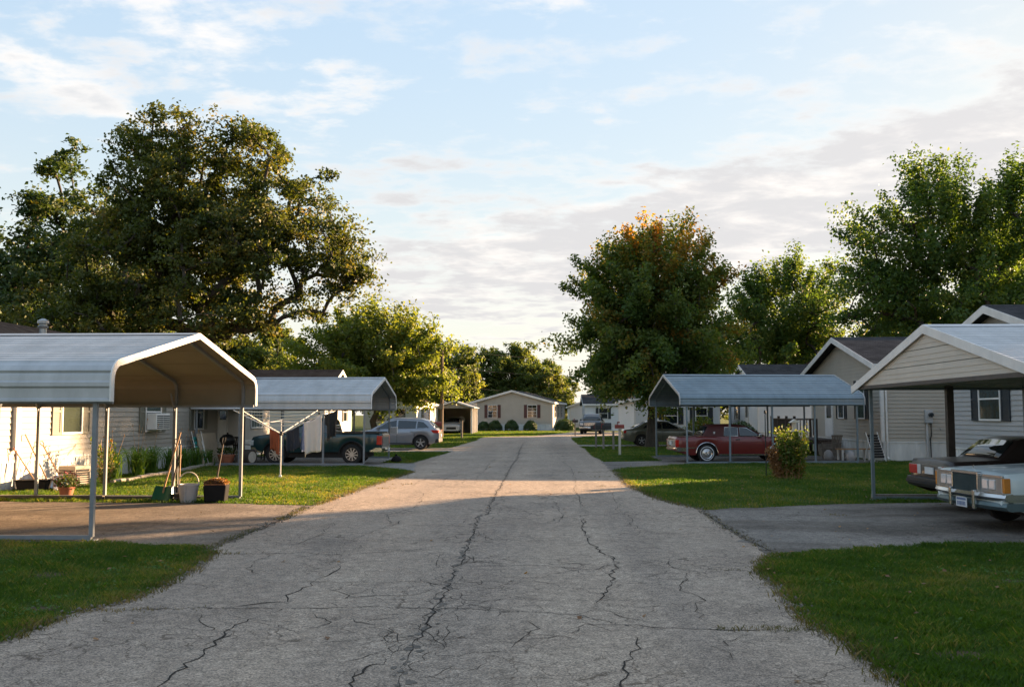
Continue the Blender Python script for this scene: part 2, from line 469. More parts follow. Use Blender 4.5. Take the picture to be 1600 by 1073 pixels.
# ---------------------------------------------------------------- ground, road, driveways
def ground_mats():
    m = bpy.data.materials.new('lawn_soil'); m.use_nodes = True
    nt = m.node_tree; N, L = nt.nodes, nt.links; b = N['Principled BSDF']
    b.inputs['Roughness'].default_value = 1.0; b.inputs['Specular IOR Level'].default_value = 0.1
    tc = N.new('ShaderNodeTexCoord')
    def nz(s, d=5):
        n = N.new('ShaderNodeTexNoise'); n.inputs['Scale'].default_value = s; n.inputs['Detail'].default_value = d
        L.new(tc.outputs['Object'], n.inputs['Vector']); return n.outputs[0]
    r = N.new('ShaderNodeValToRGB'); e = r.color_ramp.elements
    e[0].position = 0.3; e[0].color = (0.045, 0.075, 0.014, 1); e[1].position = 0.72; e[1].color = (0.085, 0.11, 0.028, 1)
    L.new(nz(0.9), r.inputs[0])
    r2 = N.new('ShaderNodeValToRGB'); e = r2.color_ramp.elements
    e[0].position = 0.35; e[0].color = (0.7, 0.7, 0.7, 1); e[1].position = 0.7; e[1].color = (1.2, 1.2, 1.1, 1)
    L.new(nz(35, 3), r2.inputs[0])
    x = N.new('ShaderNodeMix'); x.data_type = 'RGBA'; x.blend_type = 'MULTIPLY'; x.inputs[0].default_value = 1
    L.new(r.outputs[0], x.inputs[6]); L.new(r2.outputs[0], x.inputs[7]); L.new(x.outputs[2], b.inputs['Base Color'])
    bp = N.new('ShaderNodeBump'); bp.inputs['Strength'].default_value = 0.8; bp.inputs['Distance'].default_value = 0.04
    L.new(nz(30, 4), bp.inputs['Height']); L.new(bp.outputs[0], b.inputs['Normal'])
    M['lawn_soil'] = m

    def asphalt(name, c_lo, c_hi, stain, oil=0.0):
        m = bpy.data.materials.new(name); m.use_nodes = True
        nt = m.node_tree; N, L = nt.nodes, nt.links; b = N['Principled BSDF']
        b.inputs['Roughness'].default_value = 0.82; b.inputs['Specular IOR Level'].default_value = 0.35
        tc = N.new('ShaderNodeTexCoord')
        def nz(s, d=5, rough=0.6, st=None, off=0.0):
            mp = N.new('ShaderNodeMapping'); L.new(tc.outputs['Object'], mp.inputs[0])
            if st: mp.inputs['Scale'].default_value = st
            mp.inputs['Location'].default_value = (off, off * 0.7, 0)
            n = N.new('ShaderNodeTexNoise'); n.inputs['Scale'].default_value = s; n.inputs['Detail'].default_value = d; n.inputs['Roughness'].default_value = rough
            L.new(mp.outputs[0], n.inputs['Vector']); return n.outputs[0]
        def ramp(f, p0, c0, p1, c1):
            r = N.new('ShaderNodeValToRGB'); e = r.color_ramp.elements
            e[0].position = p0; e[0].color = (*c0, 1); e[1].position = p1; e[1].color = (*c1, 1); L.new(f, r.inputs[0]); return r.outputs[0]
        def mix(a, bb, f=1.0, t='MULTIPLY'):
            x = N.new('ShaderNodeMix'); x.data_type = 'RGBA'; x.blend_type = t
            if isinstance(f, float): x.inputs[0].default_value = f
            else: L.new(f, x.inputs[0])
            for i, s in ((6, a), (7, bb)):
                if isinstance(s, tuple): x.inputs[i].default_value = s
                else: L.new(s, x.inputs[i])
            return x.outputs[2]
        g = (1, 1, 1)
        c = ramp(nz(0.55, 6, 0.65), 0.28, c_lo, 0.72, c_hi)
        # aggregate: pale and dark stones
        vo = N.new('ShaderNodeTexVoronoi'); vo.inputs['Scale'].default_value = 95; L.new(tc.outputs['Object'], vo.inputs['Vector'])
        sp = N.new('ShaderNodeSeparateColor'); L.new(vo.outputs['Color'], sp.inputs[0])
        c = mix(c, ramp(sp.outputs[0], 0.0, (0.48, 0.48, 0.48), 1.0, (1.55, 1.52, 1.48)))
        c = mix(c, ramp(nz(120, 3), 0.35, (0.72, 0.72, 0.72), 0.68, (1.22, 1.22, 1.2)))
        c = mix(c, ramp(nz(7, 5, 0.7), 0.40, (0.78, 0.78, 0.78), 0.62, (1.1, 1.1, 1.1)))
        # small pits and stains
        c = mix(c, ramp(nz(18, 4, 0.6, None, 3.3), 0.27, stain, 0.36, g))
        c = mix(c, ramp(nz(2.3, 6, 0.7, (1, 0.45, 1), 9.1), 0.30, tuple(0.5 + 0.5 * s for s in stain), 0.45, g))
        # worn, paler wheel lanes and old dark repairs along the road
        c = mix(c, ramp(nz(0.8, 3, 0.5, (1.0, 0.05, 1), 2.2), 0.36, (0.86, 0.86, 0.87), 0.62, (1.10, 1.09, 1.07)))
        c = mix(c, ramp(nz(0.33, 3, 0.45, (1, 0.6, 1), 12.7), 0.30, (0.74, 0.75, 0.77), 0.37, g))
        # hairline crazing, only in places
        for sc_, th, o_ in ((1.5, 0.016, 0.0), (3.6, 0.028, 4.0)):
            mp = N.new('ShaderNodeMapping'); L.new(tc.outputs['Object'], mp.inputs[0]); mp.inputs['Location'].default_value = (o_, o_, 0)
            wn = N.new('ShaderNodeTexNoise'); wn.inputs['Scale'].default_value = 3.5; wn.inputs['Detail'].default_value = 5; L.new(mp.outputs[0], wn.inputs['Vector'])
            wa = N.new('ShaderNodeVectorMath'); wa.operation = 'MULTIPLY_ADD'; L.new(wn.outputs['Color'], wa.inputs[0]); wa.inputs[1].default_value = (0.45, 0.45, 0); L.new(mp.outputs[0], wa.inputs[2])
            ve = N.new('ShaderNodeTexVoronoi'); ve.feature = 'DISTANCE_TO_EDGE'; ve.inputs['Scale'].default_value = sc_; L.new(wa.outputs[0], ve.inputs['Vector'])
            line = ramp(ve.outputs['Distance'], th * 0.25, (0.40, 0.37, 0.34), th, g)
            mk = ramp(nz(0.5, 3, 0.55, None, 7 + o_), 0.49, (0, 0, 0), 0.60, g)
            mm = N.new('ShaderNodeRGBToBW'); L.new(mk, mm.inputs[0])
            c = mix(c, line, mm.outputs[0])
        if oil:
            c = mix(c, ramp(nz(0.42, 4, 0.55, (0.8, 1.6, 1), 5.2), 0.40, (oil, oil * 0.95, oil * 0.9), 0.56, g))
        L.new(c, b.inputs['Base Color'])
        bp = N.new('ShaderNodeBump'); bp.inputs['Strength'].default_value = 0.9; bp.inputs['Distance'].default_value = 0.006
        L.new(vo.outputs['Distance'], bp.inputs['Height'])
        b2 = N.new('ShaderNodeBump'); b2.inputs['Strength'].default_value = 0.5; b2.inputs['Distance'].default_value = 0.02
        L.new(nz(12, 5), b2.inputs['Height']); L.new(bp.outputs[0], b2.inputs['Normal']); L.new(b2.outputs[0], b.inputs['Normal'])
        M[name] = m
    asphalt('asphalt_road', (0.302, 0.240, 0.190), (0.41, 0.335, 0.268), (0.5, 0.48, 0.46))
    asphalt('asphalt_left', (0.19, 0.155, 0.125), (0.27, 0.225, 0.185), (0.5, 0.46, 0.42), 0.62)
    asphalt('asphalt_right', (0.18, 0.158, 0.138), (0.275, 0.243, 0.213), (0.5, 0.49, 0.48), 0.55)
    asphalt('drive_pale', (0.21, 0.20, 0.185), (0.28, 0.265, 0.25), (0.6, 0.58, 0.56))


ground_mats()
mat('crack_fill', (0.045, 0.040, 0.035), 1.0, var=0.4, scale=20, spec=0.05)


def jag(poly, step=0.22, amp=0.05, seed=1):
    r = np.random.default_rng(seed); out = []
    n = len(poly)
    for i in range(n):
        a = np.array(poly[i], float); b = np.array(poly[(i + 1) % n], float)
        d = b - a; ln = np.hypot(*d); k = min(160, max(1, int(ln / step)))
        nn = np.array((-d[1], d[0])) / max(ln, 1e-6)
        for j in range(k):
            p = a + d * j / k
            if j: p = p + nn * r.normal(0, amp)
            out.append(tuple(p))
    return out


def sheet(name, poly, z, m, parent=None):
    from mathutils.geometry import delaunay_2d_cdt
    n = len(poly)
    vs, _, fs, *_r = delaunay_2d_cdt([Vector(p) for p in poly], [], [list(range(n))], 1, 1e-5)
    V = [(p.x, p.y, z) for p in vs]; F = []
    for f in fs:
        a, b, c = (V[k] for k in f[:3])
        if (b[0] - a[0]) * (c[1] - a[1]) - (b[1] - a[1]) * (c[0] - a[0]) < 0: f = list(reversed(f))
        F.append(tuple(f))
    me = bpy.data.meshes.new(name); me.from_pydata(V, [], F)
    me.materials.append(M[m]); o = bpy.data.objects.new(name, me); COL.objects.link(o)
    if parent: o.parent = parent
    return o


tag(sheet('ground', [(-1500, -1500), (1500, -1500), (1500, 1500), (-1500, 1500)], 0.0, 'lawn_soil'), kind='structure')

ROAD_R = [(2.3, -6), (2.32, 6.15), (2.38, 6.58), (2.43, 7.46), (2.28, 8.22), (2.44, 9.84), (2.5, 10.95), (2.69, 11.6), (2.97, 12.2), (2.92, 14.6), (2.9, 16), (3.0, 17.75), (2.47, 19.68), (2.15, 23.46), (2.25, 30.06), (2.22, 34.3), (2.28, 35.2), (2.07, 40.6), (2.15, 48), (1.99, 58.6), (2.04, 71.2), (4.2, 76.5), (9, 82), (30, 90)]
ROAD_L = [(30, 99), (9, 93), (3.46, 95), (2.0, 89.5), (-0.81, 77.4), (-3.2, 75.6), (-4.7, 73), (-4.9, 69.5), (-4.63, 64), (-5.1, 49.5), (-4.47, 44.5), (-4.93, 34), (-4.12, 29.2), (-4.44, 22.2), (-4.55, 18.35), (-4.5, 12.5), (-4.31, 12.04), (-4.09, 10.81), (-4.0, 9.69), (-4.04, 8.9), (-4.25, 8.52), (-4.31, 7.4), (-4.4, 4), (-4.4, -6)]
road = tag(sheet('road', jag(ROAD_R + ROAD_L, seed=2), 0.005, 'asphalt_road'), kind='structure')
DRIVE_L1 = [(-4.42, 12.3), (-4.65, 12.6), (-6.4, 13.0), (-9, 13.05), (-17, 13.0), (-17, 19.25), (-8, 18.75), (-6.2, 18.65), (-4.5, 18.3)]
DRIVE_R1 = [(2.86, 12.15), (3.12, 12.24), (4.76, 12.93), (6.66, 13.3), (22, 13.4), (22, 19.85), (9.9, 19.75), (5.75, 18.96), (2.95, 17.75), (2.84, 16)]
DRIVE_L2 = [(-4.1, 29.4), (-5.2, 31.2), (-6.3, 32.0), (-13.5, 32.1), (-13.5, 38.8), (-6.0, 38.8), (-6.1, 34.3), (-4.7, 34.1)]
DRIVE_L3 = [(-4.3, 44.6), (-14, 44.4), (-14, 49.6), (-4.9, 49.5)]
DRIVE_R2 = [(2.1, 30.2), (3.4, 32.2), (5.1, 34.0), (12.8, 34.9), (12.8, 41), (4.5, 40.3), (4.5, 36.2), (2.2, 35.4)]
DRIVE_R3 = [(2.0, 52.0), (13, 52.0), (13, 55.4), (2.0, 55.0)]
for nm, pl, z, mm, sd in (('driveway', DRIVE_L1, 0.009, 'asphalt_left', 3), ('driveway', DRIVE_R1, 0.009, 'asphalt_right', 4), ('driveway', DRIVE_L2, 0.009, 'drive_pale', 5), ('driveway', DRIVE_L3, 0.009, 'drive_pale', 6), ('driveway', DRIVE_R2, 0.009, 'asphalt_right', 7), ('driveway', DRIVE_R3, 0.009, 'drive_pale', 8)):
    tag(sheet(nm, jag(pl, 0.25, 0.045, sd), z, mm), kind='structure')

CRACKS = {
'main': [(-1.32,61.18),(-1.22,45.38),(-1.08,38.45),(-1.14,34.32),(-1.12,29.33),(-1.11,25.6),(-1.09,21.35),(-1.09,18.55),(-1.0,17.0),(-1.17,16.59),(-1.14,15.34),(-1.08,15.02),(-1.09,14.45),(-1.04,12.43),(-1.03,11.14),(-1.01,10.0),(-1.0,9.3),(-1.01,8.7),(-1.0,8.11),(-1.02,7.65),(-1.01,7.05),(-1.0,6.62),(-0.97,6.27),(-0.95,5.9)],
'a': [(-2.44,11.33),(-2.39,10.75),(-2.51,10.23),(-2.46,9.85),(-2.49,9.59),(-2.54,9.33),(-2.48,9.02),(-2.63,8.94),(-2.89,8.78),(-3.08,8.63)],
'seam': [(-4.24,8.49),(-3.7,8.61),(-2.98,8.7),(-2.2,8.69),(-1.8,8.77),(-1.11,8.77),(-0.74,8.71),(-0.3,8.63),(0.05,8.6),(0.28,8.54),(0.55,8.23),(0.89,8.06),(1.23,8.01),(1.49,7.98),(2.14,8.01),(2.5,7.97)],
'b': [(-2.56,8.31),(-2.6,8.15),(-2.65,7.88),(-2.59,7.65),(-2.58,7.44),(-2.58,7.19),(-2.54,7.04),(-2.59,6.77),(-2.58,6.57),(-2.55,6.26),(-2.49,5.85)],
'c': [(-3.1,8.42),(-2.98,8.1),(-2.85,7.93),(-2.77,7.79)],
'd': [(-4.33,11.98),(-3.84,12.0),(-3.32,12.07),(-3.08,12.14),(-2.71,11.96),(-2.18,12.25),(-1.69,12.35),(-1.29,12.57)],
'e': [(-2.19,8.66),(-2.02,8.33),(-1.88,8.21),(-1.85,8.08),(-1.98,7.84)],
'f_': [(-1.69,8.28),(-1.48,8.03),(-1.25,7.78),(-1.19,7.7),(-1.15,7.43)],
'g': [(-1.22,7.38),(-1.19,7.14),(-1.17,6.82),(-1.26,6.74),(-1.32,6.57),(-1.3,6.38),(-1.3,6.26),(-1.29,6.02)],
'h': [(-0.91,9.55),(-0.82,9.39),(-0.77,9.0),(-0.61,8.86),(-0.3,8.65)],
'i': [(-0.98,11.94),(-0.87,11.5),(-0.39,11.28)],
'j': [(-0.81,7.2),(-0.81,7.06),(-0.6,7.09),(-0.25,7.22)],
'k': [(-2.34,9.77),(-2.0,9.43),(-1.96,9.19),(-1.77,9.28),(-1.31,9.37),(-1.11,9.81)],
'l': [(-3.21,15.21),(-3.1,14.79),(-2.54,14.81),(-2.42,15.15),(-2.43,15.93)],
'm': [(-2.01,15.04),(-1.14,15.06)],
'n': [(-0.75,8.12),(-0.81,7.94),(-0.79,7.55),(-0.76,7.3)],
'o': [(0.2,19.89),(0.29,17.32),(0.33,16.67),(0.26,15.78),(0.07,15.32)],
'p': [(0.62,16.78),(0.69,15.8),(0.58,14.91),(0.64,14.13),(0.62,13.26),(0.72,12.79),(0.71,12.35),(0.87,11.82),(0.85,11.2),(0.73,10.65),(0.76,10.35),(0.61,9.61),(0.49,8.97),(0.47,8.75)],
'q': [(-1.14,11.13),(-0.01,11.24),(0.55,10.92),(0.8,11.32),(0.89,11.09),(1.5,11.11),(1.93,11.01),(2.42,10.92)],
'r': [(1.46,10.82),(1.33,10.73),(1.04,10.35)],
's': [(0.73,7.76),(0.73,7.45),(0.67,7.2),(0.57,6.84),(0.55,6.52),(0.51,6.33),(0.47,5.95)],
't': [(-0.26,7.52),(0.1,7.69),(0.28,7.59),(0.28,8.04),(0.41,8.16),(0.89,8.06)],
'u': [(-0.13,8.27),(-0.06,7.96),(-0.16,7.68),(-0.25,7.32)],
'v': [(0.28,8.54),(0.53,8.75),(0.65,8.48),(0.88,8.24)],
'w': [(-3.28,23.02),(-3.38,25.52),(-2.78,23.81),(-2.42,23.83),(-2.15,24.25),(-2.21,26.53),(-1.88,31.25),(-1.55,32.72)],
'x': [(-3.17,31.21),(-2.8,29.89),(-2.52,29.28)],
'y': [(-3.94,28.63),(-3.42,29.25),(-2.94,30.54),(-2.99,31.92)],
'z': [(-0.02,15.38),(0.18,16.08),(0.36,16.65),(0.61,16.58),(0.98,17.07)],
'aa': [(0.68,16.09),(0.61,15.4),(0.48,15.07),(0.67,14.92),(1.02,15.09)],
'ab': [(0.29,44.02),(0.35,38.5)],
'ac': [(-1.79,25.39),(-1.21,25.6)],
'ad': [(-1.08,38.45),(-0.53,38.05)],
'ae': [(-2.12,15.14),(-1.14,15.11)],
'af': [(-2.91,12.12),(-2.39,12.35),(-2.01,12.37),(-1.76,12.37),(-1.48,12.72),(-1.1,12.84)],
'ag': [(-1.0,11.98),(-0.9,11.89),(-0.82,11.41)],
'ah': [(-0.84,13.41),(-0.12,13.69),(0.4,13.5)],
'ai': [(4.69,17.19),(5.07,17.2),(5.06,17.48)],
'aj': [(4.15,16.65),(4.3,16.16),(4.26,15.25)],
'ak': [(4.42,13.73),(4.67,13.63),(4.79,13.24)],
'al': [(0.79,29.03),(1.24,29.29),(2.21,29.32)],
'am': [(1.41,16.49),(1.43,15.43),(1.4,14.64)],
'jointR': [(2.93,17.69),(2.89,15.87),(2.9,14.59),(2.92,13.34),(2.97,12.43),(2.96,12.15)],
'jointL': [(-4.82,19.72),(-4.48,15.85),(-4.49,13.59),(-4.5,12.31)],
}


def crack(pts, w, seed, z=0.0085, branch=True):
    r = np.random.default_rng(seed)
    P = [np.array(p, float) for p in pts]
    fine = []
    for a, b in zip(P[:-1], P[1:]):
        d = b - a; ln = np.hypot(*d); k = max(2, int(ln / (0.05 + 0.006 * a[1])))
        nn = np.array((-d[1], d[0])) / max(ln, 1e-6)
        for j in range(k):
            fine.append(a + d * j / k + nn * r.normal(0, min(0.022, 0.12 * ln)))
    fine.append(P[-1])
    mb = MB(); n = len(fine); vs = []
    wob = np.abs(r.normal(0.75, 0.45, n)); wob = np.clip((wob + np.roll(wob, 1)) / 2, 0.15, 1.8)
    for i, p in enumerate(fine):
        d = fine[min(i + 1, n - 1)] - fine[max(i - 1, 0)]; d = d / max(np.hypot(*d), 1e-6)
        nn = np.array((-d[1], d[0])); taper = min(1, 0.25 + 6 * min(i, n - 1 - i) / n)
        hw = w * wob[i] * taper / 2
        vs += [(*(p - nn * hw), z), (*(p + nn * hw), z)]
    mb.add(vs, [(2 * i, 2 * i + 2, 2 * i + 3, 2 * i + 1) for i in range(n - 1)])
    if branch:
        for _ in range(max(1, n // 14)):
            i = int(r.integers(1, n - 1)); p = fine[i].copy(); a = r.uniform(0, 6.28)
            pv = []; k = int(r.integers(4, 9))
            for j in range(k):
                a += r.normal(0, 0.5); q = p + np.array((math.cos(a), math.sin(a))) * 0.05
                nn = np.array((-math.sin(a), math.cos(a))) * w * 0.28 * (1 - j / k)
                pv += [(*(p - nn), z), (*(p + nn), z)]; p = q
            mb.add(pv, [(2 * j, 2 * j + 2, 2 * j + 3, 2 * j + 1) for j in range(k - 1)])
    o = mb.build('crack', 'crack_fill', road, fix=False)
    return o


# old transverse joints and lengthwise shrinkage cracks, all the way down the road
rj = np.random.default_rng(31)
for i, yj in enumerate((10.0, 13.4, 16.2, 19.0, 21.4, 24.6, 27.8, 31.5, 36.0, 41.5, 48.0, 56.0)):
    x0 = -4.1 if rj.random() < 0.6 else rj.uniform(-3.5, -1.5); x1 = 2.0 if rj.random() < 0.6 else rj.uniform(-0.5, 1.5)
    CRACKS['joint%d' % i] = [(x0 + (x1 - x0) * t, yj + rj.normal(0, 0.06 + 0.003 * yj)) for t in np.linspace(0, 1, 9)]
for i, (xl, ya, yb) in enumerate(((-2.7, 12.5, 30), (0.75, 17, 40), (-3.4, 9.5, 16), (1.5, 7, 12), (-1.9, 24, 52), (1.45, 14, 24))):
    CRACKS['long%d' % i] = [(xl + rj.normal(0, 0.10), ya + (yb - ya) * t) for t in np.linspace(0, 1, 14)]
mat('crack_stain', (0.135, 0.118, 0.10), 0.95, var=0.35, scale=14, spec=0.15)
for nm_, w_ in (('main', 0.11), ('seam', 0.05), ('b', 0.045), ('p', 0.045)):
    pts_ = [np.array(p) for p in CRACKS[nm_]]; mbs = MB()
    for a_, b_ in zip(pts_[:-1], pts_[1:]):
        ln = np.hypot(*(b_ - a_)); k_ = max(1, int(ln / 0.07)); d_ = (b_ - a_) / max(ln, 1e-6); n_ = np.array((-d_[1], d_[0]))
        for q_ in range(k_):
            if rj.random() < 0.35: continue
            c_ = a_ + (b_ - a_) * (q_ + rj.random()) / k_ + n_ * rj.normal(0, w_ * 0.35); m_ = int(rj.integers(5, 8)); r0 = w_ * rj.uniform(0.12, 0.42)
            a0 = rj.uniform(0, 6.28); mbs.add([(c_[0] + r0 * rj.uniform(0.5, 1.2) * math.cos(a0 + 6.28 * t / m_), c_[1] + 1.6 * r0 * rj.uniform(0.5, 1.2) * math.sin(a0 + 6.28 * t / m_), 0.0063 + 0.000004 * len(mbs.f)) for t in range(m_)], [tuple(range(m_))])
    mbs.build('crack_crumbs', 'crack_stain', road, fix=False)['kind'] = 'stuff'
for ci, (k, pts) in enumerate(CRACKS.items()):
    w = {'main': 0.017, 'seam': 0.013, 'jointR': 0.03, 'jointL': 0.03, 'a': 0.015, 'b': 0.018, 'p': 0.016, 's': 0.016, 'd': 0.012, 'g': 0.015}.get(k, 0.010)
    crack(pts, w, 100 + ci, 0.0125 if k in ('jointR', 'jointL', 'ai', 'aj', 'ak') else 0.0085 + 0.00008 * ci)
# the network of fine cracks round the crossing of seam and centre crack
rr = np.random.default_rng(77)
MAIN = np.array(CRACKS['main'])
for i in range(60):
    yy = rr.uniform(6.0, 22) if i < 45 else rr.uniform(6.5, 10.5); xx = np.interp(-yy, -MAIN[:, 1], MAIN[:, 0]) + rr.normal(0, 0.09 + 0.006 * yy)
    a = rr.choice([1.3, 1.8, -1.4, 0.4, 2.8]) + rr.normal(0, 0.4); pts = [(xx, yy)]
    for j in range(int(rr.integers(2, 6))):
        a += rr.normal(0, 0.5); xx += (0.07 + 0.004 * yy) * math.cos(a); yy += (0.10 + 0.012 * yy) * math.sin(a); pts.append((xx, yy))
    crack(pts, 0.007, 500 + i, 0.0078 + 0.00002 * i, False)
for i in range(26):
    yy = rr.uniform(9, 40); xx = rr.uniform(-4, 2.0); a = rr.choice([0.0, 3.1, 0.2, 1.5]) + rr.normal(0, 0.3); pts = [(xx, yy)]
    for j in range(int(rr.integers(3, 8))):
        a += rr.normal(0, 0.35); xx += 0.22 * math.cos(a); yy += (0.15 + 0.01 * yy) * math.sin(a); pts.append((xx, yy))
    pts = [p for p in pts if -4.2 < p[0] < 2.1]
    if len(pts) > 2: crack(pts, 0.009, 600 + i, 0.0074 + 0.00002 * i, False)
for i in range(46):
    cx, cy = rr.normal(-0.9, 0.75), 8.6 + rr.normal(0, 0.75)
    if i > 26: cx, cy = rr.uniform(-4, 2.1), rr.uniform(6.2, 17)
    a = rr.uniform(0, 6.28); pts = [(cx, cy)]
    for j in range(int(rr.integers(3, 7))):
        a += rr.normal(0, 0.7); cx += 0.12 * math.cos(a) * 1.3; cy += 0.12 * math.sin(a); pts.append((cx, cy))
    crack(pts, 0.006, 300 + i, 0.0068 + 0.00003 * i, False)
# ---------------------------------------------------------------- houses
def shingle_mat(name, c1, c2):
    m = bpy.data.materials.new(name); m.use_nodes = True
    nt = m.node_tree; N, L = nt.nodes, nt.links; b = N['Principled BSDF']; b.inputs['Roughness'].default_value = 0.95
    b.inputs['Specular IOR Level'].default_value = 0.0
    tc = N.new('ShaderNodeTexCoord'); br = N.new('ShaderNodeTexBrick')
    br.inputs['Scale'].default_value = 1.0; br.inputs['Brick Width'].default_value = 0.3; br.inputs['Row Height'].default_value = 0.14
    br.inputs['Mortar Size'].default_value = 0.006; br.inputs['Color1'].default_value = (*c1, 1); br.inputs['Color2'].default_value = (*c2, 1)
    br.inputs['Mortar'].default_value = (c1[0] * 0.4, c1[1] * 0.4, c1[2] * 0.4, 1)
    L.new(tc.outputs['Object'], br.inputs['Vector'])
    n = N.new('ShaderNodeTexNoise'); n.inputs['Scale'].default_value = 1.3; n.inputs['Detail'].default_value = 6; L.new(tc.outputs['Object'], n.inputs['Vector'])
    r = N.new('ShaderNodeValToRGB'); r.color_ramp.elements[0].color = (0.7, 0.7, 0.7, 1); r.color_ramp.elements[0].position = 0.3
    r.color_ramp.elements[1].color = (1.15, 1.15, 1.15, 1); r.color_ramp.elements[1].position = 0.7; L.new(n.outputs[0], r.inputs[0])
    x = N.new('ShaderNodeMix'); x.data_type = 'RGBA'; x.blend_type = 'MULTIPLY'; x.inputs[0].default_value = 1
    L.new(br.outputs[0], x.inputs[6]); L.new(r.outputs[0], x.inputs[7]); L.new(x.outputs[2], b.inputs['Base Color'])
    M[name] = m


shingle_mat('shingle_brown', (0.085, 0.06, 0.048), (0.11, 0.08, 0.062))
shingle_mat('shingle_grey', (0.058, 0.056, 0.058), (0.08, 0.077, 0.078))


class Wall:
    """local frame of one house wall: u along it (to the right seen from outside), n outwards"""
    def __init__(s, o, u, n, ln):
        s.o = Vector(o); s.u = Vector(u); s.n = Vector(n); s.ln = ln

    def p(s, a, d, z):
        q = s.o + s.u * a + s.n * d
        return (q.x, q.y, z)

    def box(s, mb, a0, a1, d0, d1, z0, z1):
        vs = [s.p(a, d, z) for z in (z0, z1) for a, d in ((a0, d0), (a1, d0), (a1, d1), (a0, d1))]
        return mb.add(vs, [(3, 2, 1, 0), (4, 5, 6, 7), (0, 1, 5, 4), (1, 2, 6, 5), (2, 3, 7, 6), (3, 0, 4, 7)])


def add_window(h, w, a, z0, ww, hh, shutter=None, curtain=None, frame='white_trim', ac=False, mid=True, sw=0.34, grid=0, pane='glass'):
    fr = MB(); t = 0.055
    w.box(fr, a - ww / 2 - t, a - ww / 2, 0.012, 0.075, z0 - t, z0 + hh + t)
    w.box(fr, a + ww / 2, a + ww / 2 + t, 0.012, 0.075, z0 - t, z0 + hh + t)
    w.box(fr, a - ww / 2, a + ww / 2, 0.012, 0.075, z0 + hh, z0 + hh + t)
    w.box(fr, a - ww / 2, a + ww / 2, 0.012, 0.085, z0 - t, z0)
    if mid: w.box(fr, a - ww / 2, a + ww / 2, 0.014, 0.06, z0 + hh * 0.5 - 0.025, z0 + hh * 0.5 + 0.025)
    for g in range(1, grid):
        w.box(fr, a - ww / 2 + ww * g / grid - 0.012, a - ww / 2 + ww * g / grid + 0.012, 0.035, 0.055, z0, z0 + hh)
    if grid:
        for g in (0.25, 0.75): w.box(fr, a - ww / 2, a + ww / 2, 0.036, 0.054, z0 + hh * g - 0.012, z0 + hh * g + 0.012)
    wo = fr.build('window', frame, h)
    b = MB(); w.box(b, a - ww / 2, a + ww / 2, 0.010, 0.034, z0, z0 + hh); b.build('blind' if curtain else 'dark_room', curtain or 'interior', wo)
    b = MB(); w.box(b, a - ww / 2, a + ww / 2, 0.046, 0.052, z0, z0 + hh); b.build('pane', pane, wo)
    if ac:
        b = MB(); w.box(b, a - ww * 0.48, a + ww * 0.48, 0.07, 0.38, z0 + 0.01, z0 + hh * 0.46); u = b.build('air_conditioner', 'white_trim', wo, bevel=0.02)
        b = MB()
        for q in range(7):
            zz = z0 + 0.06 + q * (hh * 0.46 - 0.1) / 7
            w.box(b, a - ww * 0.44, a - 0.02, 0.381, 0.388, zz, zz + 0.03)
            w.box(b, a + 0.02, a + ww * 0.44, 0.381, 0.388, zz, zz + 0.03)
        b.build('grille', 'shutter_dark', wo)
    if shutter:
        for sg in (-1, 1):
            c = a + sg * (ww / 2 + t + 0.015 + sw / 2)
            b = MB(); zt, zb = z0 + hh + 0.05, z0 - 0.06
            w.box(b, c - sw / 2, c - sw / 2 + 0.05, 0.03, 0.062, zb, zt); w.box(b, c + sw / 2 - 0.05, c + sw / 2, 0.03, 0.062, zb, zt)
            for zz in (zb, (zb + zt) / 2 - 0.03, zt - 0.06): w.box(b, c - sw / 2 + 0.05, c + sw / 2 - 0.05, 0.03, 0.062, zz, zz + 0.06)
            k = int((zt - zb) / 0.055)
            for q in range(k):
                zz = zb + q * (zt - zb) / k
                w.box(b, c - sw / 2 + 0.05, c + sw / 2 - 0.05, 0.03, 0.048, zz + 0.008, zz + 0.042)
            w.box(b, c - sw / 2 + 0.05, c + sw / 2 - 0.05, 0.02, 0.034, zb, zt)
            b.build('shutter', shutter, h)
    return wo


def add_door(h, w, a, z0, ww=0.9, hh=2.0, col='white_trim', glass=True):
    b = MB()
    w.box(b, a - ww / 2 - 0.08, a - ww / 2, 0.012, 0.06, z0, z0 + hh + 0.08); w.box(b, a + ww / 2, a + ww / 2 + 0.08, 0.012, 0.06, z0, z0 + hh + 0.08)
    w.box(b, a - ww / 2, a + ww / 2, 0.012, 0.06, z0 + hh, z0 + hh + 0.08)
    d = b.build('door_frame', 'white_trim', h)
    b = MB(); w.box(b, a - ww / 2, a + ww / 2, 0.012, 0.042, z0, z0 + hh); d2 = b.build('door', col, h)
    if glass:
        b = MB(); w.box(b, a - ww * 0.36, a + ww * 0.36, 0.0425, 0.048, z0 + 0.85, z0 + hh - 0.12); b.build('pane', 'glass_dark', d2)
        b = MB(); w.box(b, a - ww * 0.36, a + ww * 0.36, 0.0422, 0.046, z0 + 0.14, z0 + 0.7); b.build('panel', col, d2)
    b = MB(); q = w.p(a + ww * 0.42, 0.05, z0 + 0.95); b.lathe([(0.0, -0.02), (0.03, -0.01), (0.03, 0.02), (0.0, 0.03)], q, 10, 'y' if abs(w.n.y) > 0.5 else 'x'); b.build('handle', 'steel', d2)
    return d2


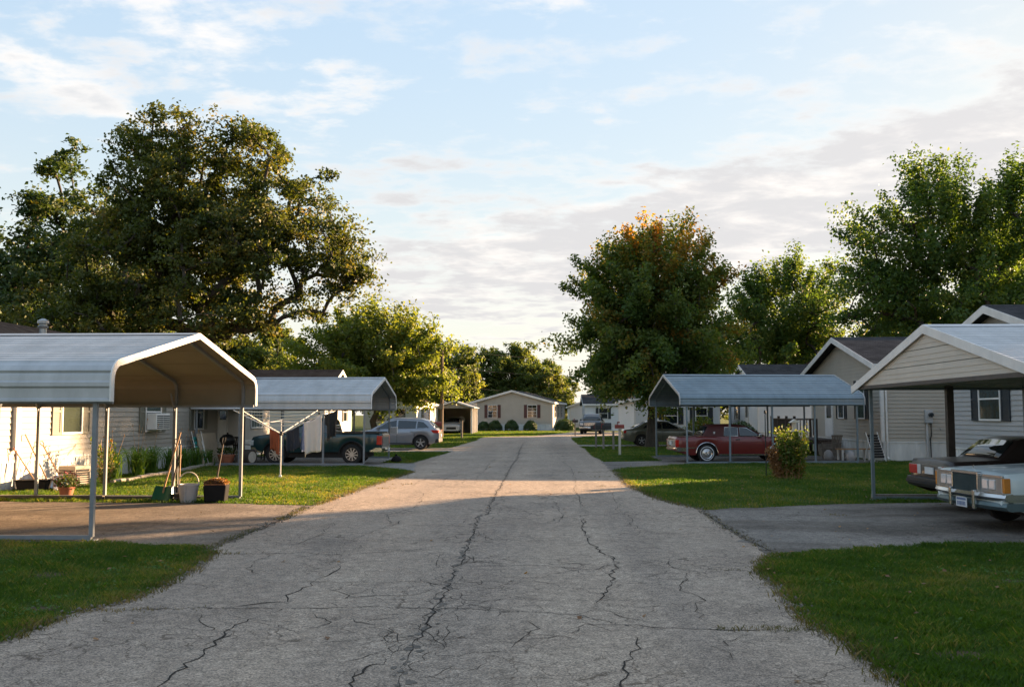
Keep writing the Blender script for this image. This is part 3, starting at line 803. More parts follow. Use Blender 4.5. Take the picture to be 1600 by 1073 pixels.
def house(name, loc, rz, L, W, label, siding, roofm, zs=0.72, zw=3.0, rise=1.55, over=0.28, course=0.145, boards=(), group=None, trim='white_trim', skirt='skirt_white', cat='house', detail=True):
    """x along the ridge 0..L, y across 0..W; walls: front y=0, back y=W, left x=0 (gable), right x=L (gable)"""
    h = thing(name, loc, rz, label, cat, group)
    walls = dict(front=Wall((0, 0, 0), (1, 0, 0), (0, -1, 0), L), back=Wall((L, W, 0), (-1, 0, 0), (0, 1, 0), L),
                 left=Wall((0, W, 0), (0, -1, 0), (-1, 0, 0), W), right=Wall((L, 0, 0), (0, 1, 0), (1, 0, 0), W))
    zr = zw + rise
    b = MB(); b.prism([(0.0, zs - 0.02), (W, zs - 0.02), (W, zw), (W / 2, zr), (0, zw)], 'x', 0, L); b.build('wall', siding, h)
    b = MB(); b.box(0.03, L - 0.03, 0.03, W - 0.03, 0, zs - 0.021); b.build('foundation', 'interior', h)
    for wn, w in walls.items():
        if not detail and wn not in boards and wn in ('back',): continue
        gable = wn in ('left', 'right')
        # siding courses
        nb = int((zw - zs) / course); joined = None if wn in boards else MB()
        z = zs; top = (zr - 0.12) if gable else zw - 0.01; i = 0
        while z < top - 0.02:
            z1 = min(z + course, top)
            a0, a1 = 0.0, w.ln
            if gable and z1 > zw:
                half = (zr - z1) / rise * W / 2; a0, a1 = W / 2 - half, W / 2 + half
            if a1 - a0 > 0.1:
                mb = joined or MB()
                mb.add([w.p(a, d, q) for a in (a0, a1) for d, q in ((0.001, z + 0.018), (0.030, z), (0.006, z1 + 0.006), (0.001, z1 + 0.006))],
                       [(0, 1, 2, 3), (7, 6, 5, 4), (0, 4, 5, 1), (1, 5, 6, 2), (2, 6, 7, 3), (3, 7, 4, 0)])
                if joined is None: mb.build('siding_board', siding, h)
            z = z1; i += 1
        if joined: joined.build('siding', siding, h)
        # ribbed skirting
        b = MB(); n = max(4, int(w.ln / 0.2))
        w.box(b, 0, w.ln, -0.02, 0.0, 0, zs)
        for q in range(n):
            a = w.ln * (q + 0.5) / n; w.box(b, a - 0.055, a + 0.055, 0.0005, 0.012, 0.0, zs - 0.001)
        w.box(b, -0.02, w.ln + 0.02, 0.0, 0.03, zs - 0.06, zs)
        b.build('skirting', skirt, h)
        # corner boards
        b = MB(); w.box(b, -0.025, 0.09, 0.0, 0.036, zs, zw); b.build('corner_board', trim, h)
        b = MB(); w.box(b, w.ln - 0.09, w.ln + 0.022, 0.0, 0.0345, zs, zw); b.build('corner_board', trim, h)
    # roof planes
    sl = rise / (W / 2); t = 0.09
    for sg in (0, 1):
        y0, z0 = -over, zw - sl * over
        pr = [(y0, z0 + 0.03), (W / 2, zr + 0.03), (W / 2, zr + 0.03 + t), (y0, z0 + 0.03 + t)]
        if sg: pr = [(W - p[0], p[1]) for p in pr]
        b = MB(); b.prism(pr, 'x', -over, L + over); b.build('roof', roofm, h)
        fy = y0 - 0.02 if not sg else W - y0 - 0.004
        b = MB(); b.box(-over, L + over, fy, fy + 0.024, z0 - 0.10, z0 + 0.06 + t * 0.6); b.build('fascia', trim, h)
        b = MB(); ya, yb = (y0, 0) if not sg else (W, W - y0); b.box(-over, L + over, ya + 0.004, yb - 0.003, z0 - 0.02, z0 - 0.004); b.build('soffit', trim, h)
    for xe in (-over - 0.026, L + over + 0.002):
        b = MB(); y0, z0 = -over - 0.02, zw - sl * (over + 0.02)
        b.prism([(y0, z0 - 0.11), (W / 2, zr - 0.10), (W - y0, z0 - 0.11), (W - y0, z0 + 0.12), (W / 2, zr + 0.132), (y0, z0 + 0.12)], 'x', xe, xe + 0.024)
        b.build('rake_trim', trim, h)
    b = MB(); b.prism([(W / 2 - 0.14, zr + 0.075), (W / 2, zr + 0.145), (W / 2 + 0.14, zr + 0.075), (W / 2, zr + 0.155)], 'x', -over, L + over); b.build('ridge_cap', roofm, h)
    return h, walls


# --- left: cream home whose long wall faces the road (ridge along Y)
# local x -> world +Y, front (y=0) faces +X
h, w = house('mobile_home', (-12.6, 17.0, 0), R(90), 25.2, 8.4, 'cream mobile home with olive shutters behind the near left carport', 'siding_cream', 'shingle_brown', zs=0.72, zw=3.05, rise=1.45, boards=('front',))
f = w['front']
add_window(h, f, 24.35 - 17, 1.33, 0.98, 1.1, 'shutter_olive', 'curtain_gold', mid=False, sw=0.42)
add_window(h, f, 29.5 - 17, 1.3, 1.1, 1.15, 'shutter_olive', 'curtain_white', ac=True, sw=0.38)
add_window(h, f, 33.45 - 17, 1.3, 0.85, 1.15, 'shutter_olive', None, sw=0.36)
add_door(h, f, 36.0 - 17, 0.74, 0.95, 2.05)
add_window(h, f, 40.3 - 17, 1.25, 1.5, 1.3, None, 'curtain_white', grid=4)
b = MB(); b.lathe([(0.11, 3.5), (0.11, 4.45)], (11.1, 2.9, 0), 14); ch = b.build('flue_pipe', 'steel', h, smooth=40)
b = MB(); b.lathe([(0.15, 4.45), (0.165, 4.5), (0.12, 4.53), (0.12, 4.57), (0.17, 4.60), (0.17, 4.68), (0.05, 4.75)], (11.1, 2.9, 0), 14); b.build('rain_cap', 'steel', ch, smooth=40)
b = MB(); b.box(4.62, 4.74, -0.12, -0.02, 0.95, 3.0); b.build('downspout', 'galv', h, bevel=0.01)
b = MB(); b.box(4.80, 4.92, -0.07, -0.032, 0.0, 3.0); b.build('trim_board', 'white_trim', h)

# --- left, second: gable towards the road, sunlit pale end
h, w = house('mobile_home', (-13.4, 64.2, 0), R(180), 18, 8.2, 'pale sunlit home with brown roof behind the parked pickup', 'siding_white', 'shingle_brown', zw=3.0, rise=1.55)
add_window(h, w['left'], 2.2, 1.35, 0.95, 1.2, 'shutter_dark'); add_window(h, w['left'], 6.0, 1.35, 0.95, 1.2, 'shutter_dark')
add_window(h, w['back'], 4, 1.35, 1.0, 1.2, 'shutter_dark'); add_window(h, w['back'], 11, 1.35, 1.0, 1.2, 'shutter_dark')
# --- left, third: single-wide with sunlit white long wall
h, w = house('mobile_home', (-11.3, 82.0, 0), R(90), 18, 4.6, 'white single-wide home with sunlit side and brown roof behind grey car', 'siding_white', 'shingle_brown', zs=0.6, zw=2.85, rise=0.62)
add_window(h, w['front'], 4.0, 1.2, 0.7, 1.2, 'shutter_dark'); add_window(h, w['front'], 9.0, 1.2, 0.9, 1.2, None)
add_window(h, w['left'], 1.3, 1.15, 1.0, 1.1, None); add_window(h, w['left'], 3.2, 1.15, 0.9, 1.1, None)
add_door(h, w['front'], 13.0, 0.65)
# --- far: taupe double-wide closing the road, turned a little
h, w = house('mobile_home', (0.95, 103.6, 0), R(82), 11.0, 9.15, 'taupe double-wide home with maroon shutters facing down the road', 'siding_taupe', 'shingle_grey', zs=0.7, zw=3.12, rise=1.25)
for a in (2.35, 6.85): add_window(h, w['left'], a, 1.45, 1.0, 1.35, 'shutter_maroon', 'curtain_white', grid=2, sw=0.36, pane='glass_dark')
for a in (2.0, 5.0, 8.0): add_window(h, w['front'], a, 1.45, 0.9, 1.3, 'shutter_maroon', None, sw=0.3)
# --- right side homes, gables towards the road
h, w = house('mobile_home', (13.3, 24.1, 0), 0, 20, 6.9, 'grey-sided home with dark shutters behind the near right carport', 'siding_grey', 'shingle_grey', zs=0.75, zw=3.85, rise=1.0, boards=('left',), over=0.4)
add_window(h, w['left'], 2.85, 1.66, 1.25, 1.2, 'shutter_dark', 'curtain_print', sw=0.5)
h, w = house('mobile_home', (13.15, 36.75, 0), 0, 20, 9.4, 'taupe home with meter box and deck beside the blue carport', 'siding_taupe', 'shingle_grey', zs=0.75, zw=3.75, rise=1.3, boards=('left', 'front'), over=0.42)
add_window(h, w['left'], 7.2, 1.66, 0.8, 1.5, 'shutter_dark', 'curtain_white', sw=0.36)
add_window(h, w['left'], 4.6, 1.66, 0.7, 1.2, 'shutter_dark', None, sw=0.3)
add_door(h, w['left'], 2.8, 0.78, 0.95, 2.05)
fw = w['front']
b = MB(); fw.box(b, 1.62, 1.9, 0.02, 0.16, 1.46, 1.96); mt = b.build('meter_box', 'galv', h, bevel=0.015)
b = MB(); b.lathe([(0.085, -0.30), (0.085, -0.17), (0.0, -0.165)][::-1], (1.80, 0.0, 1.78), 16, 'y'); b.build('meter_dial', 'glass_dark', mt, smooth=40)
b = MB(); b.tube([(1.7, -0.07, 1.47), (1.7, -0.07, 0.02)], 0.045, 10); b.build('conduit', 'galv', h, smooth=40)
b = MB(); b.tube([(1.86, -0.06, 1.47), (1.86, -0.06, 1.0), (1.82, -0.05, 0.85), (1.84, -0.05, 0.05)], 0.018, 6); b.build('cable', 'dark', h)
b = MB(); b.tube([(2.2, -0.02, 1.25), (2.2, -0.1, 1.25), (2.2, -0.1, 1.17)], 0.02, 6); b.build('spigot', 'steel', h)
b = MB(); b.tube([(0.16, -0.08, 3.6), (0.16, -0.08, 0.15), (0.16, -0.22, 0.06)], 0.04, 8); b.build('downspout', 'white_trim', h)
b = MB(); ww = w['left']; ww.box(b, 2.0, 2.12, 0.02, 0.12, 2.75, 2.95); b.build('porch_lamp', 'white_trim', h, bevel=0.02)
h, w = house('mobile_home', (13.2, 58.0, 0), 0, 18, 8.2, 'white-sided home seen behind the blue carport', 'siding_white', 'shingle_grey', zw=3.6, rise=1.35)
add_window(h, w['left'], 2.2, 1.5, 0.9, 1.2, 'shutter_dark'); add_door(h, w['left'], 5.2, 0.75); add_window(h, w['front'], 7.5, 1.5, 1.0, 1.2, 'shutter_dark')
h, w = house('mobile_home', (11.6, 62.0, 0), R(90), 13, 5.6, 'small white home with dark shutters behind the maple trunk', 'siding_white', 'shingle_grey', zs=0.5, zw=2.8, rise=0.7)
add_window(h, w['left'], 2.4, 1.2, 0.8, 1.0, 'shutter_dark', None); add_window(h, w['left'], 4.4, 1.2, 0.7, 1.0, 'shutter_dark', None)
h, w = house('mobile_home', (4.9, 112.0, 0), 0, 14, 8.0, 'far white home at the right bend of the road', 'siding_white', 'shingle_grey', zw=3.0, rise=1.1)
add_window(h, w['front'], 2.2, 1.3, 1.0, 1.2, 'shutter_dark'); add_window(h, w['front'], 6.0, 1.3, 1.0, 1.2, 'shutter_dark'); add_window(h, w['left'], 4.0, 1.3, 1.0, 1.2)
h, w = house('mobile_home', (8.2, 130.0, 0), R(90), 12, 4.6, 'farthest pale home with low gable right of the taupe one', 'siding_white', 'shingle_grey', zs=0.5, zw=2.9, rise=0.8)
add_window(h, w['left'], 2.3, 1.3, 0.9, 1.1)
# unseen home added outside the frame on the right to shade the foreground
h, w = house('mobile_home', (12.8, 6.0, 0), 0, 20, 8.0, 'unseen grey home added on the right to shade the foreground', 'siding_grey', 'shingle_grey', zw=3.75, rise=1.3, detail=False)
# ---------------------------------------------------------------- carports
def offset_poly(pts, d):
    """offset of an open 2D polyline to its left"""
    out = []; n = len(pts)
    for i, p in enumerate(pts):
        a = Vector(pts[i]) - Vector(pts[i - 1]) if i else Vector(pts[1]) - Vector(pts[0])
        b = Vector(pts[i + 1]) - Vector(pts[i]) if i < n - 1 else a
        a.normalize(); b.normalize(); t = a + b
        if t.length < 1e-6: t = a
        t.normalize(); nn = Vector((-t.y, t.x)); k = 1 / max(0.5, nn.dot(Vector((-a.y, a.x))))
        out.append((p[0] + nn.x * d * k, p[1] + nn.y * d * k))
    return out


def resample(pts, s0, s1, step):
    """points of a polyline between arc lengths s0..s1, keeping its corners"""
    acc = [0.0]
    for a, b in zip(pts[:-1], pts[1:]): acc.append(acc[-1] + (Vector(b) - Vector(a)).length)
    n = max(1, int(round((s1 - s0) / step)))
    ss_ = sorted(set([s0 + (s1 - s0) * i / n for i in range(n + 1)]))
    out = []
    for s in ss_:
        s = min(max(s, 0), acc[-1])
        for i in range(len(acc) - 1):
            if s <= acc[i + 1] + 1e-9:
                t = (s - acc[i]) / max(1e-9, acc[i + 1] - acc[i])
                out.append((pts[i][0] + (pts[i + 1][0] - pts[i][0]) * t, pts[i][1] + (pts[i + 1][1] - pts[i][1]) * t)); break
    return out


def carport(loc, rz, L, W, label, roofm, postm, trimm, zb=1.97, zc=2.28, zr=3.2, rounded=True, xs=None, over=0.25, rib=0.028, group='metal carports along the road', y_near=True, rib_step=0.225, underside=None):
    """x from the road end 0..L, y across -W/2..W/2"""
    c = thing('carport', loc, rz, label, 'carport', group)
    hw = W / 2 + 0.1
    if rounded:
        prof = [(-hw, zb), (-hw, zc)]
        sl = math.atan2(zr - zc - 0.16, hw - 0.2)
        r = 0.28
        for k in range(1, 6):
            a = k / 5 * (R(90) - sl); prof.append((-hw + r * (1 - math.cos(a)), zc + r * math.sin(a)))
        prof.append((0.0, zr))
    else:
        prof = [(-hw - 0.15, zb), (0.0, zr)]
    tot = sum((Vector(b) - Vector(a)).length for a, b in zip(prof[:-1], prof[1:]))
    npan = max(3, int(round(tot / 0.92)))
    for sg in (1, -1):
        for k in range(npan):
            s0, s1 = tot * k / npan, tot * (k + 1) / npan
            nr = max(3, int((s1 - s0) / rib_step)); pts = []
            base = resample(prof, s0, s1, 0.028)
            up = offset_poly(base, rib); m = len(base)
            line = []
            for i in range(m):
                ph = (i / max(1, m - 1) * nr) % 1.0
                line.append(up[i] if (ph < 0.18 or ph > 0.82) else base[i])
            low = offset_poly(line, -0.006)
            poly = line + low[::-1]
            if sg < 0: poly = [(-p[0], p[1]) for p in poly]
            b = MB(); b.prism(poly, 'x', -over, L + over); b.build('roof_panel', roofm, c)
    # added tan underside; warm light bounced off the ground is put into its colour
    if underside:
        o1 = offset_poly(prof, -0.012); o2 = offset_poly(prof, -0.018)
        for sg in (1, -1):
            for k in range(npan):
                s0, s1 = tot * k / npan + 0.012, tot * (k + 1) / npan
                a1 = resample(o1, s0, s1, 0.09); a2 = resample(o2, s0, s1, 0.09); poly = a1 + a2[::-1]
                if sg < 0: poly = [(-p[0], p[1]) for p in poly]
                b = MB(); b.prism(poly, 'x', -over + 0.01, L + over - 0.01); b.build('underside_panel', underside, c)
    # ridge cap
    b = MB(); sl2 = (zr - prof[-2][1]) / max(0.1, -prof[-2][0])
    b.prism([(-0.16, zr - 0.16 * sl2 + rib + 0.012), (0, zr + rib + 0.022), (0.16, zr - 0.16 * sl2 + rib + 0.012), (0, zr + rib + 0.012)], 'x', -over - 0.004, L + over + 0.004); b.build('ridge_cap', roofm, c)
    full = prof + [(-p[0], p[1]) for p in prof[-2::-1]]
    # gable trim strips at both ends
    tw = 0.10 if rounded else 0.15
    for xe in (-over - 0.03, L + over + 0.006):
        o1 = offset_poly(full, rib + 0.014); o2 = offset_poly(full, rib + 0.014 - tw)
        b = MB(); n = len(full)
        vs = [(xe + dx, q[0], q[1]) for dx in (0, 0.024) for ring in (o1, o2) for q in ring]
        fs = []
        for i in range(n - 1):
            A, B, C, D = i, n + i, 2 * n + i, 3 * n + i
            fs += [(A, A + 1, B + 1, B), (C, D, D + 1, C + 1), (A, C, C + 1, A + 1), (B, B + 1, D + 1, D)]
        fs += [(0, n, 3 * n, 2 * n), (n - 1, 3 * n - 1, 4 * n - 1, 2 * n - 1)]
        b.add(vs, fs); b.build('gable_trim', trimm, c)
    # eave edge, frame bows, posts, base rails
    inner = offset_poly(full, -0.052)
    if not rounded: inner = [(-W / 2, zb + 0.02)] + [(-W / 2 + 0.02, zb + 0.06), (0, zr - 0.09), (W / 2 - 0.02, zb + 0.06)] + [(W / 2, zb + 0.02)]
    for x in xs:
        b = MB(); b.bar([(x, q[0], q[1]) for q in inner], 0.055, 0.055, up=(1, 0, 0)); b.build('bow', postm, c)
        for sg in (-1, 1):
            b = MB(); b.box(x - 0.03, x + 0.03, sg * W / 2 - 0.03, sg * W / 2 + 0.03, 0.05, zb + (0.02 if rounded else 0.05)); b.build('post', postm, c)
            b = MB(); b.box(x - 0.07, x + 0.07, sg * W / 2 - 0.07, sg * W / 2 + 0.07, 0.0, 0.012); b.build('foot_plate', postm, c)
            if rounded and 0 < x < L - 0.2:
                b = MB(); b.bar([(x + 0.001, sg * (W / 2 - 0.0), zb - 0.16), (x + 0.001, sg * (W / 2 - 0.26), zb + 0.26)], 0.03, 0.03, up=(1, 0, 0)); b.build('brace', postm, c)
    for sg in (-1, 1):
        b = MB(); b.box(0.0, L, sg * W / 2 - 0.026, sg * W / 2 + 0.026, 0.012, 0.07); b.build('base_rail', postm, c)
        b = MB(); b.box(-over, L + over, sg * W / 2 - 0.02, sg * W / 2 + 0.02, zb - 0.03, zb + 0.018); b.build('eave_rail', postm, c)
    return c, prof


# near left: road end at X = -6.4, running away from the road (local x -> world -X)
carport((-6.46, 16.45, 0.009), R(180), 9.2, 6.5, 'near left grey metal carport with rounded eaves and white trim', 'galv', 'post_grey', 'white_trim', xs=[0.0, 1.45, 2.93, 4.42, 5.9, 7.4, 9.15], underside='bounce_tan')
# second left over the pickup
carport((-6.36, 35.4, 0.009), R(180), 6.6, 5.3, 'pale metal carport over the dark green pickup truck', 'galv', 'post_grey', 'white_trim', xs=[0.0, 1.45, 2.9, 4.45, 6.0, 6.55], zr=3.16)
# right over the maroon car, turned a little
carport((4.98, 36.95, 0.009), R(5.5), 6.4, 5.2, 'blue-grey metal carport over the maroon car', 'roof_blue_metal', 'post_blue', 'galv', xs=[0.0, 1.6, 3.2, 4.8, 6.4], zb=2.14, zr=3.32)
# near right, straight A-frame roof with closed gable
c, prof = carport((6.92, 16.35, 0.009), 0, 9.0, 7.2, 'near right white-roofed carport with closed beige gable', 'roof_white_metal', 'post_blue', 'white_trim', zb=2.33, zr=3.30, rounded=False, xs=[0.0, 3.2, 6.2, 9.0], over=0.3, rib=0.032, rib_step=0.15)
hw = 3.6; zb, zr = 2.38, 3.24
nb = 3
for k in range(nb):
    z0 = zb + (zr - zb) * k / nb * 0.98; z1 = zb + (zr - zb) * (k + 1) / nb * 0.98 - 0.012
    y0 = hw * (zr - z0) / (zr - zb); y1 = hw * max(0, (zr - z1)) / (zr - zb)
    b = MB(); b.prism([(-y0, z0), (y0, z0), (y1, z1), (-y1, z1)], 'x', -0.27, -0.24); o = b.build('gable_panel', 'panel_beige', c)
    for q in range(1, 3):
        zz = z0 + (z1 - z0) * q / 3; yy = hw * (zr - zz) / (zr - zb) - 0.05
        b = MB(); b.box(-0.278, -0.2695, -yy, yy, zz - 0.012, zz + 0.012); b.build('rib', 'panel_beige', o)
b = MB(); b.box(-0.285, -0.245, -hw - 0.1, hw + 0.1, zb - 0.07, zb - 0.002); b.build('gable_beam', 'post_brown', c)
for x in (1.62,):
    b = MB(); b.box(x - 0.07, x + 0.07, 3.5, 3.62, 0.05, 2.38); b.build('post', 'post_brown', c)
b = MB(); b.box(0.0, 9.0, 3.66, 3.76, 0.0, 0.11); b.build('kerb_timber', 'wood_grey', c)

# far left: small gabled carport beside the taupe house, gable towards the camera
c = thing('carport', (-8.35, 86.0, 0), 0, 'small far carport with white gable left of the taupe house', 'carport', 'metal carports along the road')
W = 3.5
for sg in (-1, 1):
    b = MB(); b.prism([(0, 2.98), (sg * (W / 2 + 0.15), 2.38), (sg * (W / 2 + 0.15), 2.44), (0, 3.05)], 'y', -0.25, 6.5); b.build('roof_panel', 'galv', c)
    for y in (0.0, 2.1, 4.2, 6.2):
        b = MB(); b.box(sg * (W / 2 - 0.1) - 0.07, sg * (W / 2 - 0.1) + 0.07, y, y + 0.14, 0, 2.37); b.build('post', 'white_trim', c)
    b = MB(); b.prism([(0, 2.95), (sg * (W / 2 + 0.17), 2.33), (sg * (W / 2 + 0.17), 2.46), (0, 3.08)], 'y', -0.29, -0.255); b.build('rake_trim', 'white_trim', c)
b = MB(); b.prism([(-W / 2 + 0.03, 2.36), (W / 2 - 0.03, 2.36), (0, 2.93)], 'y', -0.02, 0.02); b.build('gable_panel', 'siding_tan', c)
b = MB(); b.box(-W / 2 + 0.1, W / 2 - 0.1, 6.35, 6.4, 0, 2.9); b.build('back_wall', 'siding_taupe', c)
for x in (-W / 2 + 0.18, W / 2 - 0.22):
    b = MB(); b.box(x, x + 0.04, 0.2, 6.3, 0, 2.36); b.build('side_wall', 'siding_taupe', c)  # right wall added to block the sun and keep the inside dark
# ---------------------------------------------------------------- vehicles (local x forward, y left, z up, origin on the ground at mid-length)
def lerp(tab, x):
    return float(np.interp(x, [t[0] for t in tab], [t[1] for t in tab]))


def paint(name, col, rough=0.32, metal=0.25, coat=0.6):
    return mat(name, col, rough, metal, var=0.06, scale=2.5, coat=coat)


paint('paint_green', (0.006, 0.035, 0.040)); paint('paint_silver', (0.25, 0.26, 0.285), 0.3, 0.5)
paint('paint_maroon', (0.15, 0.018, 0.016), 0.35, 0.1); paint('paint_ice', (0.56, 0.64, 0.66), 0.35, 0.0); paint('paint_brown', (0.026, 0.017, 0.015), 0.4, 0.0, 0.25)
paint('paint_olive', (0.13, 0.13, 0.10), 0.35, 0.3); paint('paint_navy', (0.03, 0.04, 0.05), 0.4); paint('paint_white', (0.5, 0.5, 0.5), 0.4, 0.0)
mat('vinyl_maroon', (0.075, 0.013, 0.012), 0.6, var=0.1); mat('red_lens', (0.42, 0.02, 0.015), 0.15, var=0.15, scale=20); mat('amber_lens', (0.50, 0.19, 0.03), 0.15, var=0.1, scale=20)
mat('clear_lens', (0.62, 0.64, 0.66), 0.08, 0.3, var=0.1, scale=20); mat('plate_white', (0.62, 0.64, 0.66), 0.4, var=0.06); mat('plate_blue', (0.10, 0.15, 0.28), 0.4, var=0.2)
mat('grille_dark', (0.035, 0.06, 0.075), 0.35, 0.5, var=0.15)
mat('blue_bar', (0.10, 0.15, 0.17), 0.35, 0.6)
mat('seat_cloth', (0.05, 0.045, 0.04), 0.9)


def wheel(parent, x, y, r, wd, style, sgn):
    """sgn +1: outer face towards +y"""
    b = MB()
    pr = [(r * 0.62, -wd / 2), (r * 0.9, -wd / 2), (r * 0.985, -wd / 2 + 0.03), (r, -wd * 0.2), (r, wd * 0.2), (r * 0.985, wd / 2 - 0.03), (r * 0.9, wd / 2), (r * 0.62, wd / 2)]
    pr = [(q[0], q[1] * sgn) for q in pr]
    wo = b.lathe(pr + [pr[0]], (x, y, r), 28, 'y', cap=False).build('wheel', 'tyre', parent, smooth=35)
    f = wd / 2 * sgn
    if style == 'hubcap':
        b = MB().lathe([(0, f * 0.2), (r * 0.2, f * 0.95), (r * 0.24, f * 0.85), (r * 0.5, f * 0.65), (r * 0.62, f * 0.9), (r * 0.645, f * 0.98), (r * 0.65, f * 0.5)], (x, y, r), 28, 'y', cap=False)
        b.build('rim', 'chrome', wo, smooth=30)
        b = MB()
        for k in range(30):
            t = 2 * math.pi * k / 30; ca, sa = math.cos(t), math.sin(t)
            b.bar([(x + ca * r * 0.27, y + f * 0.86, r + sa * r * 0.27), (x + ca * r * 0.58, y + f * 0.8, r + sa * r * 0.58)], 0.008, 0.012, up=(0, 1, 0))
        b.build('spokes', 'alloy', wo)
        b = MB().lathe([(r * 0.70, f * 1.005), (r * 0.78, f * 1.012)], (x, y, r), 28, 'y', cap=False); b.build('whitewall', 'plate_white', wo)
    else:
        b = MB().lathe([(r * 0.66, f * 0.98), (r * 0.62, f * 0.99), (r * 0.6, f * 0.55), (r * 0.55, f * 0.35), (0, f * 0.30)], (x, y, r), 28, 'y', cap=False); b.build('barrel', 'dark', wo, smooth=30)
        b = MB(); n = {'five': 5, 'ten': 10, 'steel': 6}[style]
        for k in range(n):
            t = 2 * math.pi * (k + 0.25) / n; ca, sa = math.cos(t), math.sin(t)
            b.bar([(x + ca * r * 0.05, y + f * 0.86, r + sa * r * 0.05), (x + ca * r * 0.63, y + f * 0.88, r + sa * r * 0.63)], r * (0.17 if n == 5 else 0.10), 0.03, up=(0, 1, 0))
        b.lathe([(r * 0.60, f * 0.7), (r * 0.60, f * 0.985), (r * 0.67, f * 1.0), (r * 0.67, f * 0.7)], (x, y, r), 28, 'y', cap=False)
        b.lathe([(0, f * 1.02), (r * 0.10, f * 1.0), (r * 0.12, f * 0.8)], (x, y, r), 14, 'y', cap=False)
        b.build('rim', 'alloy', wo, smooth=30)
    return wo


def loft(x, top, bot, hw, side, crown, nrow=9, ntop=6):
    """sections: rows up the right side, over the top, down the left side"""
    secs = []
    for i, xx in enumerate(x):
        zt, zb, w = top[i], bot[i], hw[i]; row = []
        for k in range(nrow):
            t = k / (nrow - 1); row.append((xx, -w * side(t), zb + (zt - zb) * t))
        ys = w * side(1.0)
        for k in range(1, ntop):
            s = 1 - 2 * k / ntop; row.append((xx, -ys * s, zt + crown * (1 - s * s)))
        for k in range(nrow - 1, -1, -1):
            t = k / (nrow - 1); row.append((xx, w * side(t), zb + (zt - zb) * t))
        secs.append(row)
    n = len(secs[0]); b = MB(); vs = [p for r_ in secs for p in r_]; fs = []
    for i in range(len(secs) - 1):
        for j in range(n - 1):
            fs.append((i * n + j, i * n + j + 1, (i + 1) * n + j + 1, (i + 1) * n + j))
    fs.append(tuple(range(n))); fs.append(tuple((len(secs) - 1) * n + j for j in range(n - 1, -1, -1)))
    b.add(vs, fs)
    return b


